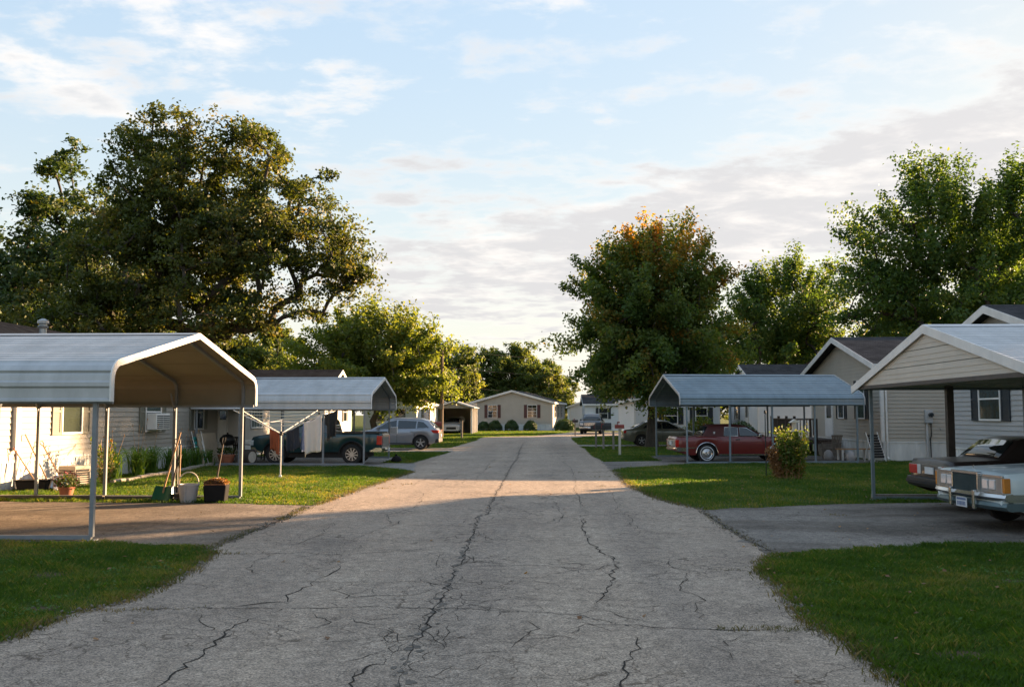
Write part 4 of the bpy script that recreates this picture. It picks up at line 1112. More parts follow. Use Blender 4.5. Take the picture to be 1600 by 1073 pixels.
def vehicle(name, loc, rz, label, s, cat='car', group=None):
    """s: dict of dimensions, profiles and details"""
    c = thing(name, loc, rz, label, cat, group)
    L, W, r = s['L'], s['W'], s['r']; xf, xr = s['xf'], s['xr']; sill = s.get('sill', 0.24); ra = s.get('arch', r + 0.07)
    x0, x1 = -L / 2, L / 2
    xs = set(np.linspace(x0, x1, 46).tolist())
    for xc in (xf, xr):
        for k in range(25): xs.add(xc + ra * math.cos(math.pi * k / 24))
    for q in s['top']: xs.add(q[0])
    xs = sorted(q for q in xs if x0 <= q <= x1)
    end = s.get('end', 0.28); pw = s.get('round', 0.10)
    top, bot, hw = [], [], []
    for q in xs:
        zb = lerp(s['bottom'], q) if 'bottom' in s else sill
        for xc in (xf, xr):
            d = ra * ra - (q - xc) ** 2
            if d > 0: zb = max(zb, r + math.sqrt(d))
        zt = lerp(s['top'], q); top.append(zt); bot.append(min(zb, zt - 0.04))
        de = min(q - x0, x1 - q); w = W / 2
        if de < end: w -= pw * (1 - de / end) ** 2.2
        hw.append(w)
    bulge = s.get('bulge', 0.05)

    def side(t):
        return 1 - bulge * (abs(t - 0.55) / 0.55) ** 2.2 - (s.get('shoulder', 0.03) * max(0, (t - 0.86) / 0.14) ** 2)
    body = loft(xs, top, bot, hw, side, s.get('crown', 0.03))
    bo = body.build('body', s['paint'], c, smooth=38)
    b = MB(); b.box(x0 + 0.55, x1 - 0.55, -W / 2 + 0.22, W / 2 - 0.22, 0.24, min(min(t for t in top), 0.62)); b.box(xr - 0.42, xr + 0.42, -W / 2 + 0.16, W / 2 - 0.16, 0.3, min(r * 2 + 0.05, lerp(s['top'], xr) - 0.05)); b.box(xf - 0.42, xf + 0.42, -W / 2 + 0.16, W / 2 - 0.16, 0.3, min(r * 2 + 0.05, lerp(s['top'], xf) - 0.05)); b.build('underbody', 'dark', c)
    # cabin
    cb = s['cabin']; roof = cb['prof']; bx0, bx1 = roof[0][0], roof[-1][0]
    xs2 = set(np.linspace(bx0, bx1, 22).tolist()) | set(q[0] for q in roof)
    xs2 = sorted(xs2); wb = cb['w'] / 2; tum = cb['tumble']
    zb2 = cb['zb']
    def zr(q): return lerp(roof, q)
    secs_top = [zr(q) for q in xs2]; secs_bot = [min(lerp(zb2, q), zr(q) - 0.012) for q in xs2]
    def wat(q, z): return wb - (z - lerp(zb2, q)) * tum
    b = MB(); secs = []
    for q, zt, zl in zip(xs2, secs_top, secs_bot):
        row = []
        for k in range(7):
            z = zl + (zt - zl) * k / 6; y = wat(q, z)
            if k == 6: y -= min(0.05, (zt - zl) * 0.3)
            row.append((q, -y, z))
        yt = -row[-1][1]
        for k in range(1, 7):
            sq = 1 - 2 * k / 7; row.append((q, -yt * sq, zt + cb.get('crown', 0.035) * (1 - sq * sq) * min(1, (zt - zl) * 4)))
        row += [(p[0], -p[1], p[2]) for p in row[6::-1]]
        secs.append(row)
    n = len(secs[0]); fs = []
    for i in range(len(secs) - 1):
        for j in range(n - 1): fs.append((i * n + j, i * n + j + 1, (i + 1) * n + j + 1, (i + 1) * n + j))
    fs.append(tuple(range(n))); fs.append(tuple((len(secs) - 1) * n + j for j in range(n - 1, -1, -1)))
    b.add([p for q in secs for p in q], fs); cab = b.build('cabin', cb.get('paint', s['paint']), c, smooth=35)
    # side glass
    for poly in cb['windows']:
        for sg in (-1, 1):
            b = MB(); m_ = len(poly)
            o = [(p[0], sg * (wat(p[0], p[1]) + 0.007), p[1]) for p in poly]; i_ = [(p[0], sg * (wat(p[0], p[1]) - 0.01), p[1]) for p in poly]
            b.add(o + i_, [tuple(range(m_)), tuple(range(2 * m_ - 1, m_ - 1, -1))] + [(k, (k + 1) % m_, m_ + (k + 1) % m_, m_ + k) for k in range(m_)])
            wo = b.build('side_window', 'glass_car', cab)
            if cb.get('wtrim'):
                b = MB(); b.tube([(p[0], p[1] + sg * 0.003, p[2]) for p in o], cb['wr'] if 'wr' in cb else 0.012, 5, closed=True); b.build('window_trim', cb['wtrim'], wo)
    # windscreen and rear glass: lie on the sloping roof profile
    for nm, (a, bq) in (('windshield', cb['front']), ('rear_window', cb['rear'])):
        (xa, za), (xb, zb_) = a, bq
        d = Vector((xb - xa, 0, zb_ - za)).normalized(); nn = Vector((-d.z, 0, d.x));
        if nn.z < 0: nn = -nn
        b = MB(); vs = []
        for (xx, zz) in (a, bq):
            y = wat(xx, zz) - 0.075
            for k in range(7):
                sq = 1 - 2 * k / 6; vs.append(Vector((xx, -y * sq, zz + cb.get('crown', 0.035) * (1 - sq * sq) * (0.55 if (xx, zz) == tuple(a) else 1.0))) + nn * 0.012)
        b.add(vs, [(k, k + 1, 8 + k, 7 + k) for k in range(6)]); go = b.build(nm, 'glass_car', cab, smooth=True)
        md = go.modifiers.new('thickness', 'SOLIDIFY'); md.thickness = 0.008; md.offset = -1
    for sg in (-1, 1):
        for xc in (xf, xr): wheel(c, xc, sg * (W / 2 - s.get('wd', 0.2) / 2 - 0.025), r, s.get('wd', 0.2), s['style'], sg)
    # mirrors, handles, door gaps
    mx = s['mirror']
    for sg in (-1, 1):
        b = MB(); y = sg * (wat(mx[0], mx[1]) + 0.03); b.box(mx[0] - 0.05, mx[0] + 0.06, min(y, y + sg * 0.17), max(y, y + sg * 0.17), mx[1] - 0.03, mx[1] + 0.10); b.build('mirror', s.get('mirrorm', s['paint']), c, bevel=0.02)
        for hx, hz in s['handles']:
            b = MB(); y = W / 2 * 0.985; b.box(hx - 0.08, hx + 0.08, sg * y if sg > 0 else sg * y - 0.03, sg * y + 0.03 if sg > 0 else sg * y, hz, hz + 0.03); b.build('door_handle', s.get('handlem', 'chrome'), c)
        for gx, g0, g1 in s['gaps']:
            b = MB()
            for k in range(6):
                za, zb_ = g0 + (g1 - g0) * k / 6, g0 + (g1 - g0) * (k + 1) / 6
                zt, zl = lerp(s['top'], gx), sill
                ya = W / 2 * side((za - zl) / (zt - zl)) + 0.003; yb = W / 2 * side((zb_ - zl) / (zt - zl)) + 0.003
                b.add([(gx - 0.006, sg * ya, za), (gx + 0.006, sg * ya, za), (gx + 0.006, sg * yb, zb_), (gx - 0.006, sg * yb, zb_)], [(0, 1, 2, 3)])
            b.build('door_gap', 'dark', c, fix=False)
        for (t0, t1, tz, th) in s.get('trim', ()):
            zt, zl = lerp(s['top'], 0), sill; y = W / 2 * side((tz - zl) / (zt - zl))
            b = MB(); ya, yb = sorted((sg * (y - 0.01), sg * (y + 0.016))); b.box(t0, t1, ya, yb, tz, tz + th); b.build('side_trim', s.get('trimm', 'chrome'), c)
        if s.get('archtrim'):
            for xc in (xf, xr):
                b = MB(); b.tube([(xc + (ra + 0.004) * math.cos(t), sg * (W / 2 * 0.985), r + (ra + 0.004) * math.sin(t)) for t in np.linspace(0.05, math.pi - 0.05, 14)], 0.018, 6); b.build('arch_trim', s['archtrim'], c)
    return c


def bumper(c, x, W, z0, z1, m, depth=0.14, sgn=1, strip=None, sweep=0.10):
    """full-width bumper, sgn +1 front"""
    prof = []
    pts = []
    for k in range(13):
        t = -1 + 2 * k / 12; pts.append((x - sgn * sweep * abs(t) ** 3, t * W / 2))
    b = MB(); vs = []
    for (px, py) in pts:
        for dx, z in ((0, z0), (sgn * depth * 0.75, z0 + 0.02), (sgn * depth, (z0 + z1) / 2), (sgn * depth * 0.85, z1 - 0.015), (0, z1)):
            vs.append((px + dx, py, z))
    fs = [(i * 5 + j, i * 5 + (j + 1) % 5, i * 5 + 5 + (j + 1) % 5, i * 5 + 5 + j) for i in range(12) for j in range(5)]
    fs += [tuple(range(5)), tuple(60 + j for j in range(4, -1, -1))]
    # side returns
    for sg in (-1, 1):
        xe = x - sgn * sweep; ya, yb = sorted((sg * (W / 2 - 0.05), sg * (W / 2 + 0.0)))
        b.box(min(xe - sgn * 0.32, xe), max(xe - sgn * 0.32, xe), ya, yb, z0 + 0.01, z1 - 0.01)
    b.add(vs, fs); o = b.build('bumper', m, c, smooth=45)
    if strip:
        b = MB(); zm = (z0 + z1) / 2; b.bar([(p[0] + sgn * (depth - 0.002), p[1], zm) for p in pts], 0.02, 0.05); b.build('rub_strip', strip, o)
    return o


def lamp(c, nm, m, x0, x1, y0, y1, z0, z1, bevel=0.012):
    b = MB(); b.box(x0, x1, y0, y1, z0, z1); return b.build(nm, m, c, bevel=bevel)


# --- dark green pickup under the second left carport (nose to the left, away from the road)
S = dict(L=4.75, W=1.76, r=0.36, xf=1.46, xr=-1.30, wd=0.23, sill=0.42, arch=0.46, paint='paint_green', style='ten', end=0.35, round=0.09, bulge=0.045, crown=0.03,
         top=[(-2.375, 1.10), (-0.62, 1.10), (-0.6, 1.08), (0.95, 1.08), (1.1, 1.10), (1.9, 1.05), (2.3, 0.97), (2.375, 0.86)],
         bottom=[(-2.375, 0.55), (-1.9, 0.45), (2.0, 0.42), (2.375, 0.5)],
         cabin=dict(prof=[(-0.62, 1.06), (-0.50, 1.58), (-0.40, 1.625), (0.1, 1.63), (0.42, 1.58), (1.02, 1.08)], zb=[(-0.7, 1.05), (1.1, 1.07)], w=1.62, tumble=0.26, crown=0.03,
                    windows=[[(-0.42, 1.13), (0.74, 1.13), (0.38, 1.50), (-0.34, 1.53)]], front=((0.96, 1.13), (0.46, 1.56)), rear=((-0.61, 1.15), (-0.52, 1.54))),
         mirror=(0.78, 1.12), mirrorm='black_plastic', handles=[(-0.25, 0.93)], handlem='black_plastic', gaps=[(-0.5, 0.48, 1.06), (0.92, 0.48, 1.06), (-0.6, 0.5, 1.08)], archtrim='black_plastic')
c = vehicle('pickup_truck', (-8.2, 34.1, 0.009), R(180), 'dark green pickup truck parked under the second left carport', S, 'pickup truck')
b = MB(); b.box(-2.3, -0.7, -0.72, 0.72, 1.105, 1.135); b.build('bed_shade_slab', 'dark', c)  # dark slab on the closed body; shade of an open bed put into its colour
for sg in (-1, 1):
    lamp(c, 'taillight', 'red_lens', -2.385, -2.20, *sorted((sg * 0.70, sg * 0.872)), 0.70, 1.02)
    lamp(c, 'headlight', 'clear_lens', 2.25, 2.385, *sorted((sg * 0.52, sg * 0.84)), 0.68, 0.86)
    b = MB(); b.box(-2.3, -0.68, *sorted((sg * 0.74, sg * 0.86)), 1.10, 1.15); b.build('bed_rail', 'black_plastic', c)
b = MB(); b.box(-2.392, -2.36, -0.66, 0.66, 0.66, 1.07); b.build('tailgate', 'paint_green', c, bevel=0.02)
bumper(c, -2.36, 1.70, 0.44, 0.60, 'chrome', 0.14, -1); bumper(c, 2.34, 1.70, 0.42, 0.62, 'chrome', 0.12, 1)
b = MB(); b.box(2.34, 2.40, -0.5, 0.5, 0.66, 0.88); b.build('grille', 'black_plastic', c)
b = MB(); b.box(-2.515, -2.50, -0.16, 0.16, 0.45, 0.57); b.build('licence_plate', 'plate_white', c)

# --- grey crossover beyond the carport
S = dict(L=4.45, W=1.84, r=0.35, xf=1.36, xr=-1.30, wd=0.23, sill=0.26, arch=0.41, paint='paint_silver', style='five', end=0.5, round=0.16, bulge=0.055, crown=0.05,
         top=[(-2.225, 0.90), (-2.1, 1.03), (-1.7, 1.06), (0.9, 1.0), (1.3, 0.98), (1.9, 0.88), (2.15, 0.74), (2.225, 0.6)], bottom=[(-2.225, 0.45), (-1.9, 0.3), (1.9, 0.24), (2.225, 0.32)],
         cabin=dict(prof=[(-2.1, 1.02), (-1.72, 1.44), (-1.3, 1.55), (-0.2, 1.60), (0.25, 1.56), (1.30, 0.98)], zb=[(-2.2, 1.0), (1.4, 0.96)], w=1.72, tumble=0.42, crown=0.05,
                    windows=[[(-1.72, 1.12), (-1.10, 1.08), (-1.14, 1.43), (-1.42, 1.40)], [(-1.04, 1.08), (-0.12, 1.06), (-0.14, 1.49), (-1.08, 1.44)], [(-0.06, 1.06), (0.98, 1.05), (0.38, 1.40), (-0.06, 1.49)]],
                    front=((1.22, 1.03), (0.34, 1.51)), rear=((-2.06, 1.08), (-1.74, 1.42)), wtrim='chrome', wr=0.008),
         mirror=(0.86, 1.06), handles=[(-0.85, 0.90), (0.1, 0.90)], handlem='paint_silver', gaps=[(-1.0, 0.32, 0.98), (-0.1, 0.32, 0.98), (0.92, 0.32, 0.95)], archtrim='black_plastic', trim=[(-0.92, 0.92, 0.30, 0.05)], trimm='black_plastic')
c = vehicle('parked_car', (-7.55, 47.85, 0.009), R(180), 'grey crossover car parked beyond the pickup on the left', S, 'car')
for sg in (-1, 1):
    lamp(c, 'taillight', 'red_lens', -2.21, -1.78, *sorted((sg * 0.60, sg * 0.895)), 0.84, 1.0, 0.03)
    lamp(c, 'headlight', 'clear_lens', 1.75, 2.08, *sorted((sg * 0.55, sg * 0.86)), 0.72, 0.84, 0.03)
    b = MB(); b.bar([(-1.5, sg * 0.62, 1.575), (-0.6, sg * 0.62, 1.625), (0.1, sg * 0.62, 1.61)], 0.03, 0.03); b.build('roof_rail', 'alloy', c)
b = MB(); b.box(-2.24, -2.02, -0.84, 0.84, 0.36, 0.56); b.build('bumper', 'black_plastic', c, bevel=0.04)
b = MB(); b.box(2.02, 2.23, -0.6, 0.6, 0.34, 0.62); b.build('grille', 'black_plastic', c, bevel=0.03)
b = MB(); b.box(-2.262, -2.25, -0.2, 0.2, 0.66, 0.78); b.build('licence_plate', 'plate_white', c)

# --- maroon 1980s coupe under the blue carport, nose to the right
S = dict(L=4.85, W=1.82, r=0.335, xf=1.47, xr=-1.27, wd=0.2, sill=0.25, arch=0.40, paint='paint_maroon', style='hubcap', end=0.25, round=0.07, bulge=0.05, crown=0.025,
         top=[(-2.425, 0.84), (-2.36, 0.93), (-1.45, 0.96), (0.95, 0.945), (2.2, 0.90), (2.425, 0.84)], bottom=[(-2.425, 0.42), (-1.9, 0.27), (1.9, 0.25), (2.425, 0.36)],
         cabin=dict(prof=[(-1.42, 0.95), (-1.16, 1.33), (-0.98, 1.385), (-0.2, 1.40), (0.22, 1.36), (1.02, 0.94)], zb=[(-1.5, 0.935), (1.1, 0.925)], w=1.64, tumble=0.30, crown=0.03, paint='vinyl_maroon',
                    windows=[[(-0.62, 0.985), (-0.08, 0.98), (-0.08, 1.30), (-0.56, 1.30)], [(-0.01, 0.98), (0.80, 0.975), (0.26, 1.28), (-0.01, 1.30)]],
                    front=((0.96, 0.985), (0.28, 1.33)), rear=((-1.40, 1.0), (-1.19, 1.31)), wtrim='chrome', wr=0.012),
         mirror=(0.72, 0.97), mirrorm='chrome', handles=[(-0.1, 0.84)], gaps=[(-0.28, 0.32, 0.93), (0.92, 0.32, 0.92)], archtrim='chrome', trim=[(-0.84, 1.02, 0.265, 0.045), (-2.3, -1.72, 0.52, 0.03), (1.9, 2.3, 0.52, 0.03)])
c = vehicle('parked_car', (7.30, 36.1, 0.009), R(3.5), 'maroon 1980s coupe with chrome trim under the blue carport', S, 'car')
for sg in (-1, 1):
    lamp(c, 'taillight', 'red_lens', -2.445, -2.30, *sorted((sg * 0.76, sg * 0.885)), 0.58, 0.84)
    lamp(c, 'headlight', 'clear_lens', 2.36, 2.44, *sorted((sg * 0.5, sg * 0.84)), 0.62, 0.76)
    lamp(c, 'opera_lamp', 'clear_lens', -1.0, -0.93, *sorted((sg * 0.76, sg * 0.79)), 1.06, 1.14, 0.005)
bumper(c, -2.40, 1.82, 0.40, 0.56, 'chrome', 0.13, -1, 'paint_maroon'); bumper(c, 2.40, 1.82, 0.40, 0.56, 'chrome', 0.13, 1, 'paint_maroon')
b = MB(); b.box(-2.452, -2.42, -0.74, 0.74, 0.60, 0.82); b.build('tail_panel', 'chrome', c, bevel=0.01)
b = MB(); b.box(-2.47, -2.454, -0.17, 0.17, 0.63, 0.76); b.build('licence_plate', 'plate_white', c)
b = MB(); b.box(2.41, 2.44, -0.46, 0.46, 0.58, 0.80); b.build('grille', 'chrome', c)

# --- pale blue 1980s sedan, nose to the road, under the near right carport
S = dict(L=5.35, W=1.95, r=0.345, xf=1.55, xr=-1.40, wd=0.21, sill=0.26, arch=0.41, paint='paint_ice', style='hubcap', end=0.16, round=0.05, bulge=0.045, crown=0.035,
         top=[(-2.675, 0.84), (-2.6, 0.92), (-1.6, 0.97), (0.98, 0.965), (2.35, 0.91), (2.6, 0.885), (2.675, 0.84)], bottom=[(-2.675, 0.42), (-2.1, 0.28), (2.1, 0.26), (2.675, 0.40)],
         cabin=dict(prof=[(-1.55, 0.96), (-1.22, 1.36), (-1.05, 1.405), (-0.2, 1.42), (0.22, 1.38), (1.02, 0.96)], zb=[(-1.6, 0.95), (1.1, 0.945)], w=1.76, tumble=0.28, crown=0.03,
                    windows=[[(-0.95, 1.0), (-0.15, 1.0), (-0.15, 1.32), (-0.86, 1.32)], [(-0.06, 1.0), (0.80, 0.995), (0.26, 1.30), (-0.06, 1.32)]],
                    front=((0.97, 1.0), (0.28, 1.35)), rear=((-1.52, 1.0), (-1.26, 1.33)), wtrim='chrome', wr=0.012),
         mirror=(0.74, 0.99), mirrorm='chrome', handles=[(-0.9, 0.86), (0.0, 0.86)], gaps=[(-0.98, 0.32, 0.95), (-0.1, 0.32, 0.95), (0.95, 0.32, 0.95)], archtrim='chrome', trim=[(-1.0, 1.1, 0.27, 0.05), (-1.0, 1.1, 0.56, 0.025), (1.98, 2.5, 0.56, 0.025)])
ANG = R(180 + 6)
hx, hy = 6.72, 15.2
c = vehicle('parked_car', (hx - 2.72 * math.cos(ANG), hy - 2.72 * math.sin(ANG), 0.009), ANG, 'pale blue 1980s sedan with waterfall grille under the near right carport', S, 'car')
bumper(c, 2.64, 1.99, 0.47, 0.60, 'chrome', 0.13, 1, None, 0.09); bumper(c, 2.635, 1.975, 0.33, 0.468, 'blue_bar', 0.115, 1, None, 0.09); bumper(c, -2.64, 1.97, 0.38, 0.56, 'chrome', 0.13, -1, 'dark', 0.09)
b = MB(); b.box(2.655, 2.72, -0.34, 0.34, 0.55, 0.855); g = b.build('grille', 'grille_dark', c)
b = MB()
for k in range(22):
    y = -0.32 + 0.64 * k / 21; b.box(2.72, 2.732, y - 0.006, y + 0.006, 0.56, 0.83)
b.build('grille_bars', 'blue_bar', g)
b = MB(); b.bar([(2.71, -0.36, 0.55), (2.71, -0.36, 0.855)], 0.03, 0.05, up=(1, 0, 0)); b.bar([(2.71, 0.36, 0.55), (2.71, 0.36, 0.855)], 0.03, 0.05, up=(1, 0, 0)); b.box(2.66, 2.74, -0.38, 0.38, 0.852, 0.895); b.build('grille_surround', 'chrome', g, bevel=0.008)
for sg in (-1, 1):
    lamp(c, 'headlight_bezel', 'alloy', 2.64, 2.683, *sorted((sg * 0.385, sg * 0.925)), 0.605, 0.84, 0.008)
    for k in range(2): lamp(c, 'headlight', 'clear_lens', 2.67, 2.70, *sorted((sg * (0.43 + 0.185 * k), sg * (0.585 + 0.185 * k))), 0.645, 0.80, 0.012)
    lamp(c, 'indicator', 'amber_lens', 2.575, 2.676, *sorted((sg * 0.925, sg * 0.984)), 0.61, 0.83, 0.008)
    lamp(c, 'taillight', 'red_lens', -2.69, -2.55, *sorted((sg * 0.6, sg * 0.93)), 0.6, 0.8)
    lamp(c, 'bumper_guard', 'chrome', 2.74, 2.80, *sorted((sg * 0.30, sg * 0.37)), 0.32, 0.62, 0.015)
b = MB(); b.box(2.66, 2.69, -0.96, 0.96, 0.838, 0.866); b.build('header_trim', 'chrome', c)
b = MB(); b.box(2.66, 2.686, -0.96, 0.96, 0.588, 0.604); b.build('header_trim', 'chrome', c)
b = MB(); b.box(2.782, 2.792, -0.15, 0.15, 0.33, 0.48); p = b.build('licence_plate', 'plate_white', c)
b = MB(); b.box(2.7925, 2.795, -0.13, 0.13, 0.435, 0.47); b.build('plate_band', 'plate_blue', p)
for k in range(6):
    b = MB(); y = -0.115 + 0.041 * k; b.box(2.7925, 2.795, y, y + 0.026, 0.35, 0.415); b.build('plate_digit', 'plate_blue', p)
b = MB(); b.tube([(2.56, 0, 0.91), (2.57, 0, 0.97)], 0.006, 6); b.box(2.562, 2.572, -0.012, 0.012, 0.955, 0.985); b.build('hood_ornament', 'chrome', c)
b = MB()
for sg in (-1, 1): b.bar([(1.05, sg * 0.50, 0.985), (2.5, sg * 0.40, 0.918)], 0.03, 0.02)
b.build('hood_crease', 'paint_ice', c)

# --- dark brown sedan beside it, tail to the road
S = dict(L=4.6, W=1.72, r=0.315, xf=1.35, xr=-1.25, wd=0.19, sill=0.25, arch=0.37, paint='paint_brown', style='steel', end=0.18, round=0.05, bulge=0.05, crown=0.02,
         top=[(-2.3, 0.86), (-2.25, 0.925), (-1.4, 0.955), (0.9, 0.93), (2.1, 0.86), (2.3, 0.78)], bottom=[(-2.3, 0.40), (-1.9, 0.27), (1.9, 0.25), (2.3, 0.36)],
         cabin=dict(prof=[(-1.38, 0.95), (-0.98, 1.30), (-0.80, 1.345), (0.0, 1.36), (0.3, 1.32), (1.0, 0.93)], zb=[(-1.5, 0.935), (1.1, 0.91)], w=1.58, tumble=0.30, crown=0.03,
                    windows=[[(-0.85, 0.985), (-0.05, 0.98), (-0.05, 1.26), (-0.72, 1.26)], [(0.02, 0.98), (0.76, 0.975), (0.3, 1.24), (0.02, 1.26)]],
                    front=((0.95, 0.975), (0.34, 1.29)), rear=((-1.35, 0.99), (-1.01, 1.28)), wtrim='chrome', wr=0.01),
         mirror=(0.7, 0.97), handles=[(-0.75, 0.84), (0.1, 0.84)], gaps=[(-0.9, 0.32, 0.93), (0.0, 0.32, 0.93), (0.9, 0.32, 0.92)], trim=[(-2.1, -1.65, 0.55, 0.04), (-0.85, 0.95, 0.55, 0.04)], trimm='black_plastic')
c = vehicle('parked_car', (9.62, 18.15, 0.009), R(3), 'dark brown sedan with red tail lamps beside the pale blue sedan', S, 'car')
bumper(c, -2.29, 1.74, 0.40, 0.60, 'black_plastic', 0.15, -1, 'dark', 0.07); bumper(c, 2.28, 1.74, 0.40, 0.58, 'black_plastic', 0.13, 1)
for sg in (-1, 1):
    lamp(c, 'taillight', 'red_lens', -2.315, -2.22, *sorted((sg * 0.50, sg * 0.855)), 0.645, 0.82, 0.008)
    lamp(c, 'reversing_lamp', 'clear_lens', -2.318, -2.28, *sorted((sg * 0.36, sg * 0.495)), 0.645, 0.82, 0.006)
    lamp(c, 'headlight', 'clear_lens', 2.26, 2.315, *sorted((sg * 0.45, sg * 0.8)), 0.62, 0.74)
b = MB(); b.box(-2.322, -2.30, -0.17, 0.17, 0.66, 0.79); b.build('licence_plate', 'plate_white', c)
b = MB(); b.box(-2.306, -2.27, -0.86, 0.86, 0.822, 0.838); b.build('tail_trim', 'chrome', c)
b = MB(); b.box(-2.30, -2.27, -0.03, 0.03, 0.87, 0.90); b.build('boot_lock', 'chrome', c)

# --- olive sedan behind the maple
S = dict(L=4.55, W=1.76, r=0.315, xf=1.36, xr=-1.24, wd=0.2, sill=0.24, arch=0.37, paint='paint_olive', style='five', end=0.45, round=0.15, bulge=0.06, crown=0.04,
         top=[(-2.275, 0.82), (-2.15, 0.95), (-1.5, 0.99), (0.9, 0.93), (1.5, 0.86), (2.1, 0.70), (2.275, 0.58)], bottom=[(-2.275, 0.38), (-1.9, 0.26), (1.9, 0.23), (2.275, 0.3)],
         cabin=dict(prof=[(-1.75, 0.98), (-0.95, 1.36), (-0.6, 1.415), (0.0, 1.42), (0.3, 1.38), (1.3, 0.90)], zb=[(-1.8, 0.965), (1.4, 0.88)], w=1.64, tumble=0.38, crown=0.04,
                    windows=[[(-1.15, 1.02), (-0.12, 0.99), (-0.12, 1.33), (-0.82, 1.31)], [(-0.04, 0.99), (0.92, 0.965), (0.35, 1.29), (-0.04, 1.33)]],
                    front=((1.2, 0.96), (0.38, 1.35)), rear=((-1.68, 1.02), (-1.0, 1.345)), wtrim='dark', wr=0.008),
         mirror=(0.84, 0.97), handles=[(-0.85, 0.84), (0.05, 0.84)], handlem='paint_olive', gaps=[(-0.95, 0.3, 0.93), (-0.06, 0.3, 0.93), (0.9, 0.3, 0.9)])
c = vehicle('parked_car', (6.72, 53.8, 0.009), R(2), 'olive grey sedan parked behind the maple trunk', S, 'car')
for sg in (-1, 1):
    lamp(c, 'taillight', 'red_lens', -2.25, -2.05, *sorted((sg * 0.55, sg * 0.82)), 0.72, 0.88, 0.02); lamp(c, 'headlight', 'clear_lens', 1.9, 2.15, *sorted((sg * 0.5, sg * 0.8)), 0.6, 0.7, 0.02)
b = MB(); b.box(-2.285, -2.15, -0.8, 0.8, 0.36, 0.56); b.build('bumper', 'paint_olive', c, bevel=0.05)
b = MB(); b.box(-2.292, -2.28, -0.17, 0.17, 0.64, 0.76); b.build('licence_plate', 'plate_white', c)

# --- dark pickup on the far bend, front towards the camera
S = dict(L=5.2, W=1.98, r=0.40, xf=1.6, xr=-1.6, wd=0.26, sill=0.45, arch=0.5, paint='paint_navy', style='steel', end=0.3, round=0.08, bulge=0.04, crown=0.04,
         top=[(-2.6, 1.2), (-0.9, 1.2), (0.9, 1.2), (1.2, 1.22), (2.4, 1.14), (2.6, 1.0)],
         cabin=dict(prof=[(-1.0, 1.18), (-0.9, 1.75), (-0.75, 1.82), (0.2, 1.84), (0.45, 1.8), (1.1, 1.2)], zb=[(-1, 1.17), (1.2, 1.18)], w=1.8, tumble=0.25, crown=0.03,
                    windows=[[(-0.8, 1.24), (0.8, 1.24), (0.42, 1.7), (-0.75, 1.72)]], front=((1.04, 1.25), (0.5, 1.76)), rear=((-0.99, 1.26), (-0.92, 1.7))),
         mirror=(0.85, 1.25), mirrorm='black_plastic', handles=[(-0.4, 1.02)], gaps=[(-0.7, 0.5, 1.15), (0.9, 0.5, 1.15)])
c = vehicle('pickup_truck', (4.5, 87.0, 0.005), R(-98), 'dark pickup truck facing the camera on the far bend', S, 'pickup truck')
b = MB(); b.box(2.58, 2.64, -0.55, 0.55, 0.75, 1.05); b.build('grille', 'chrome', c)
for sg in (-1, 1): lamp(c, 'headlight', 'clear_lens', 2.55, 2.65, *sorted((sg * 0.6, sg * 0.92)), 0.78, 1.0)
bumper(c, 2.58, 1.98, 0.48, 0.68, 'chrome', 0.15, 1)
b = MB(); b.box(2.74, 2.75, -0.16, 0.16, 0.52, 0.64); b.build('licence_plate', 'plate_white', c)

# --- pale car nose-out in the far carport
S = dict(L=4.4, W=1.75, r=0.32, xf=1.3, xr=-1.25, wd=0.2, sill=0.26, arch=0.38, paint='paint_white', style='five', end=0.45, round=0.14, bulge=0.06, crown=0.05,
         top=[(-2.2, 0.85), (-2.0, 0.98), (0.9, 0.98), (1.4, 0.95), (2.05, 0.82), (2.2, 0.68)],
         cabin=dict(prof=[(-2.0, 0.97), (-1.6, 1.42), (-0.2, 1.5), (0.25, 1.46), (1.2, 0.97)], zb=[(-2.1, 0.95), (1.3, 0.94)], w=1.64, tumble=0.36, crown=0.04,
                    windows=[[(-1.5, 1.02), (-0.1, 1.02), (-0.1, 1.40), (-1.4, 1.36)], [(0, 1.02), (0.85, 1.02), (0.32, 1.38), (0, 1.41)]], front=((1.1, 1.01), (0.32, 1.43)), rear=((-1.96, 1.02), (-1.64, 1.38))),
         mirror=(0.8, 1.02), handles=[(0.0, 0.88)], gaps=[(-0.1, 0.3, 0.95)])
c = vehicle('parked_car', (-8.65, 88.6, 0.0), R(-90), 'pale small car nose-out inside the far carport', S, 'car')
for sg in (-1, 1): lamp(c, 'headlight', 'clear_lens', 1.9, 2.1, *sorted((sg * 0.5, sg * 0.8)), 0.66, 0.8, 0.03)
b = MB(); b.box(2.1, 2.21, -0.45, 0.45, 0.4, 0.62); b.build('grille', 'black_plastic', c)
# ---------------------------------------------------------------- trees and shrubs
leaf_mat('leaf_oak', (0.040, 0.062, 0.013), (0.084, 0.101, 0.022), (0.193, 0.138, 0.035), 0.40)
leaf_mat('leaf_dark', (0.033, 0.062, 0.019), (0.056, 0.092, 0.024), (0.125, 0.119, 0.031), 0.32)
leaf_mat('leaf_maple', (0.056, 0.108, 0.025), (0.122, 0.159, 0.033), (0.429, 0.202, 0.036), 0.48)
leaf_mat('leaf_bright', (0.093, 0.137, 0.025), (0.148, 0.186, 0.037), (0.235, 0.204, 0.045), 0.48)
leaf_mat('leaf_right', (0.045, 0.094, 0.025), (0.087, 0.142, 0.033), (0.185, 0.198, 0.042), 0.50)
leaf_mat('leaf_far', (0.065, 0.100, 0.028), (0.115, 0.150, 0.038), (0.19, 0.19, 0.055), 0.45)
leaf_mat('leaf_shrub', (0.027, 0.060, 0.018), (0.045, 0.083, 0.022), (0.081, 0.112, 0.030), 0.25)
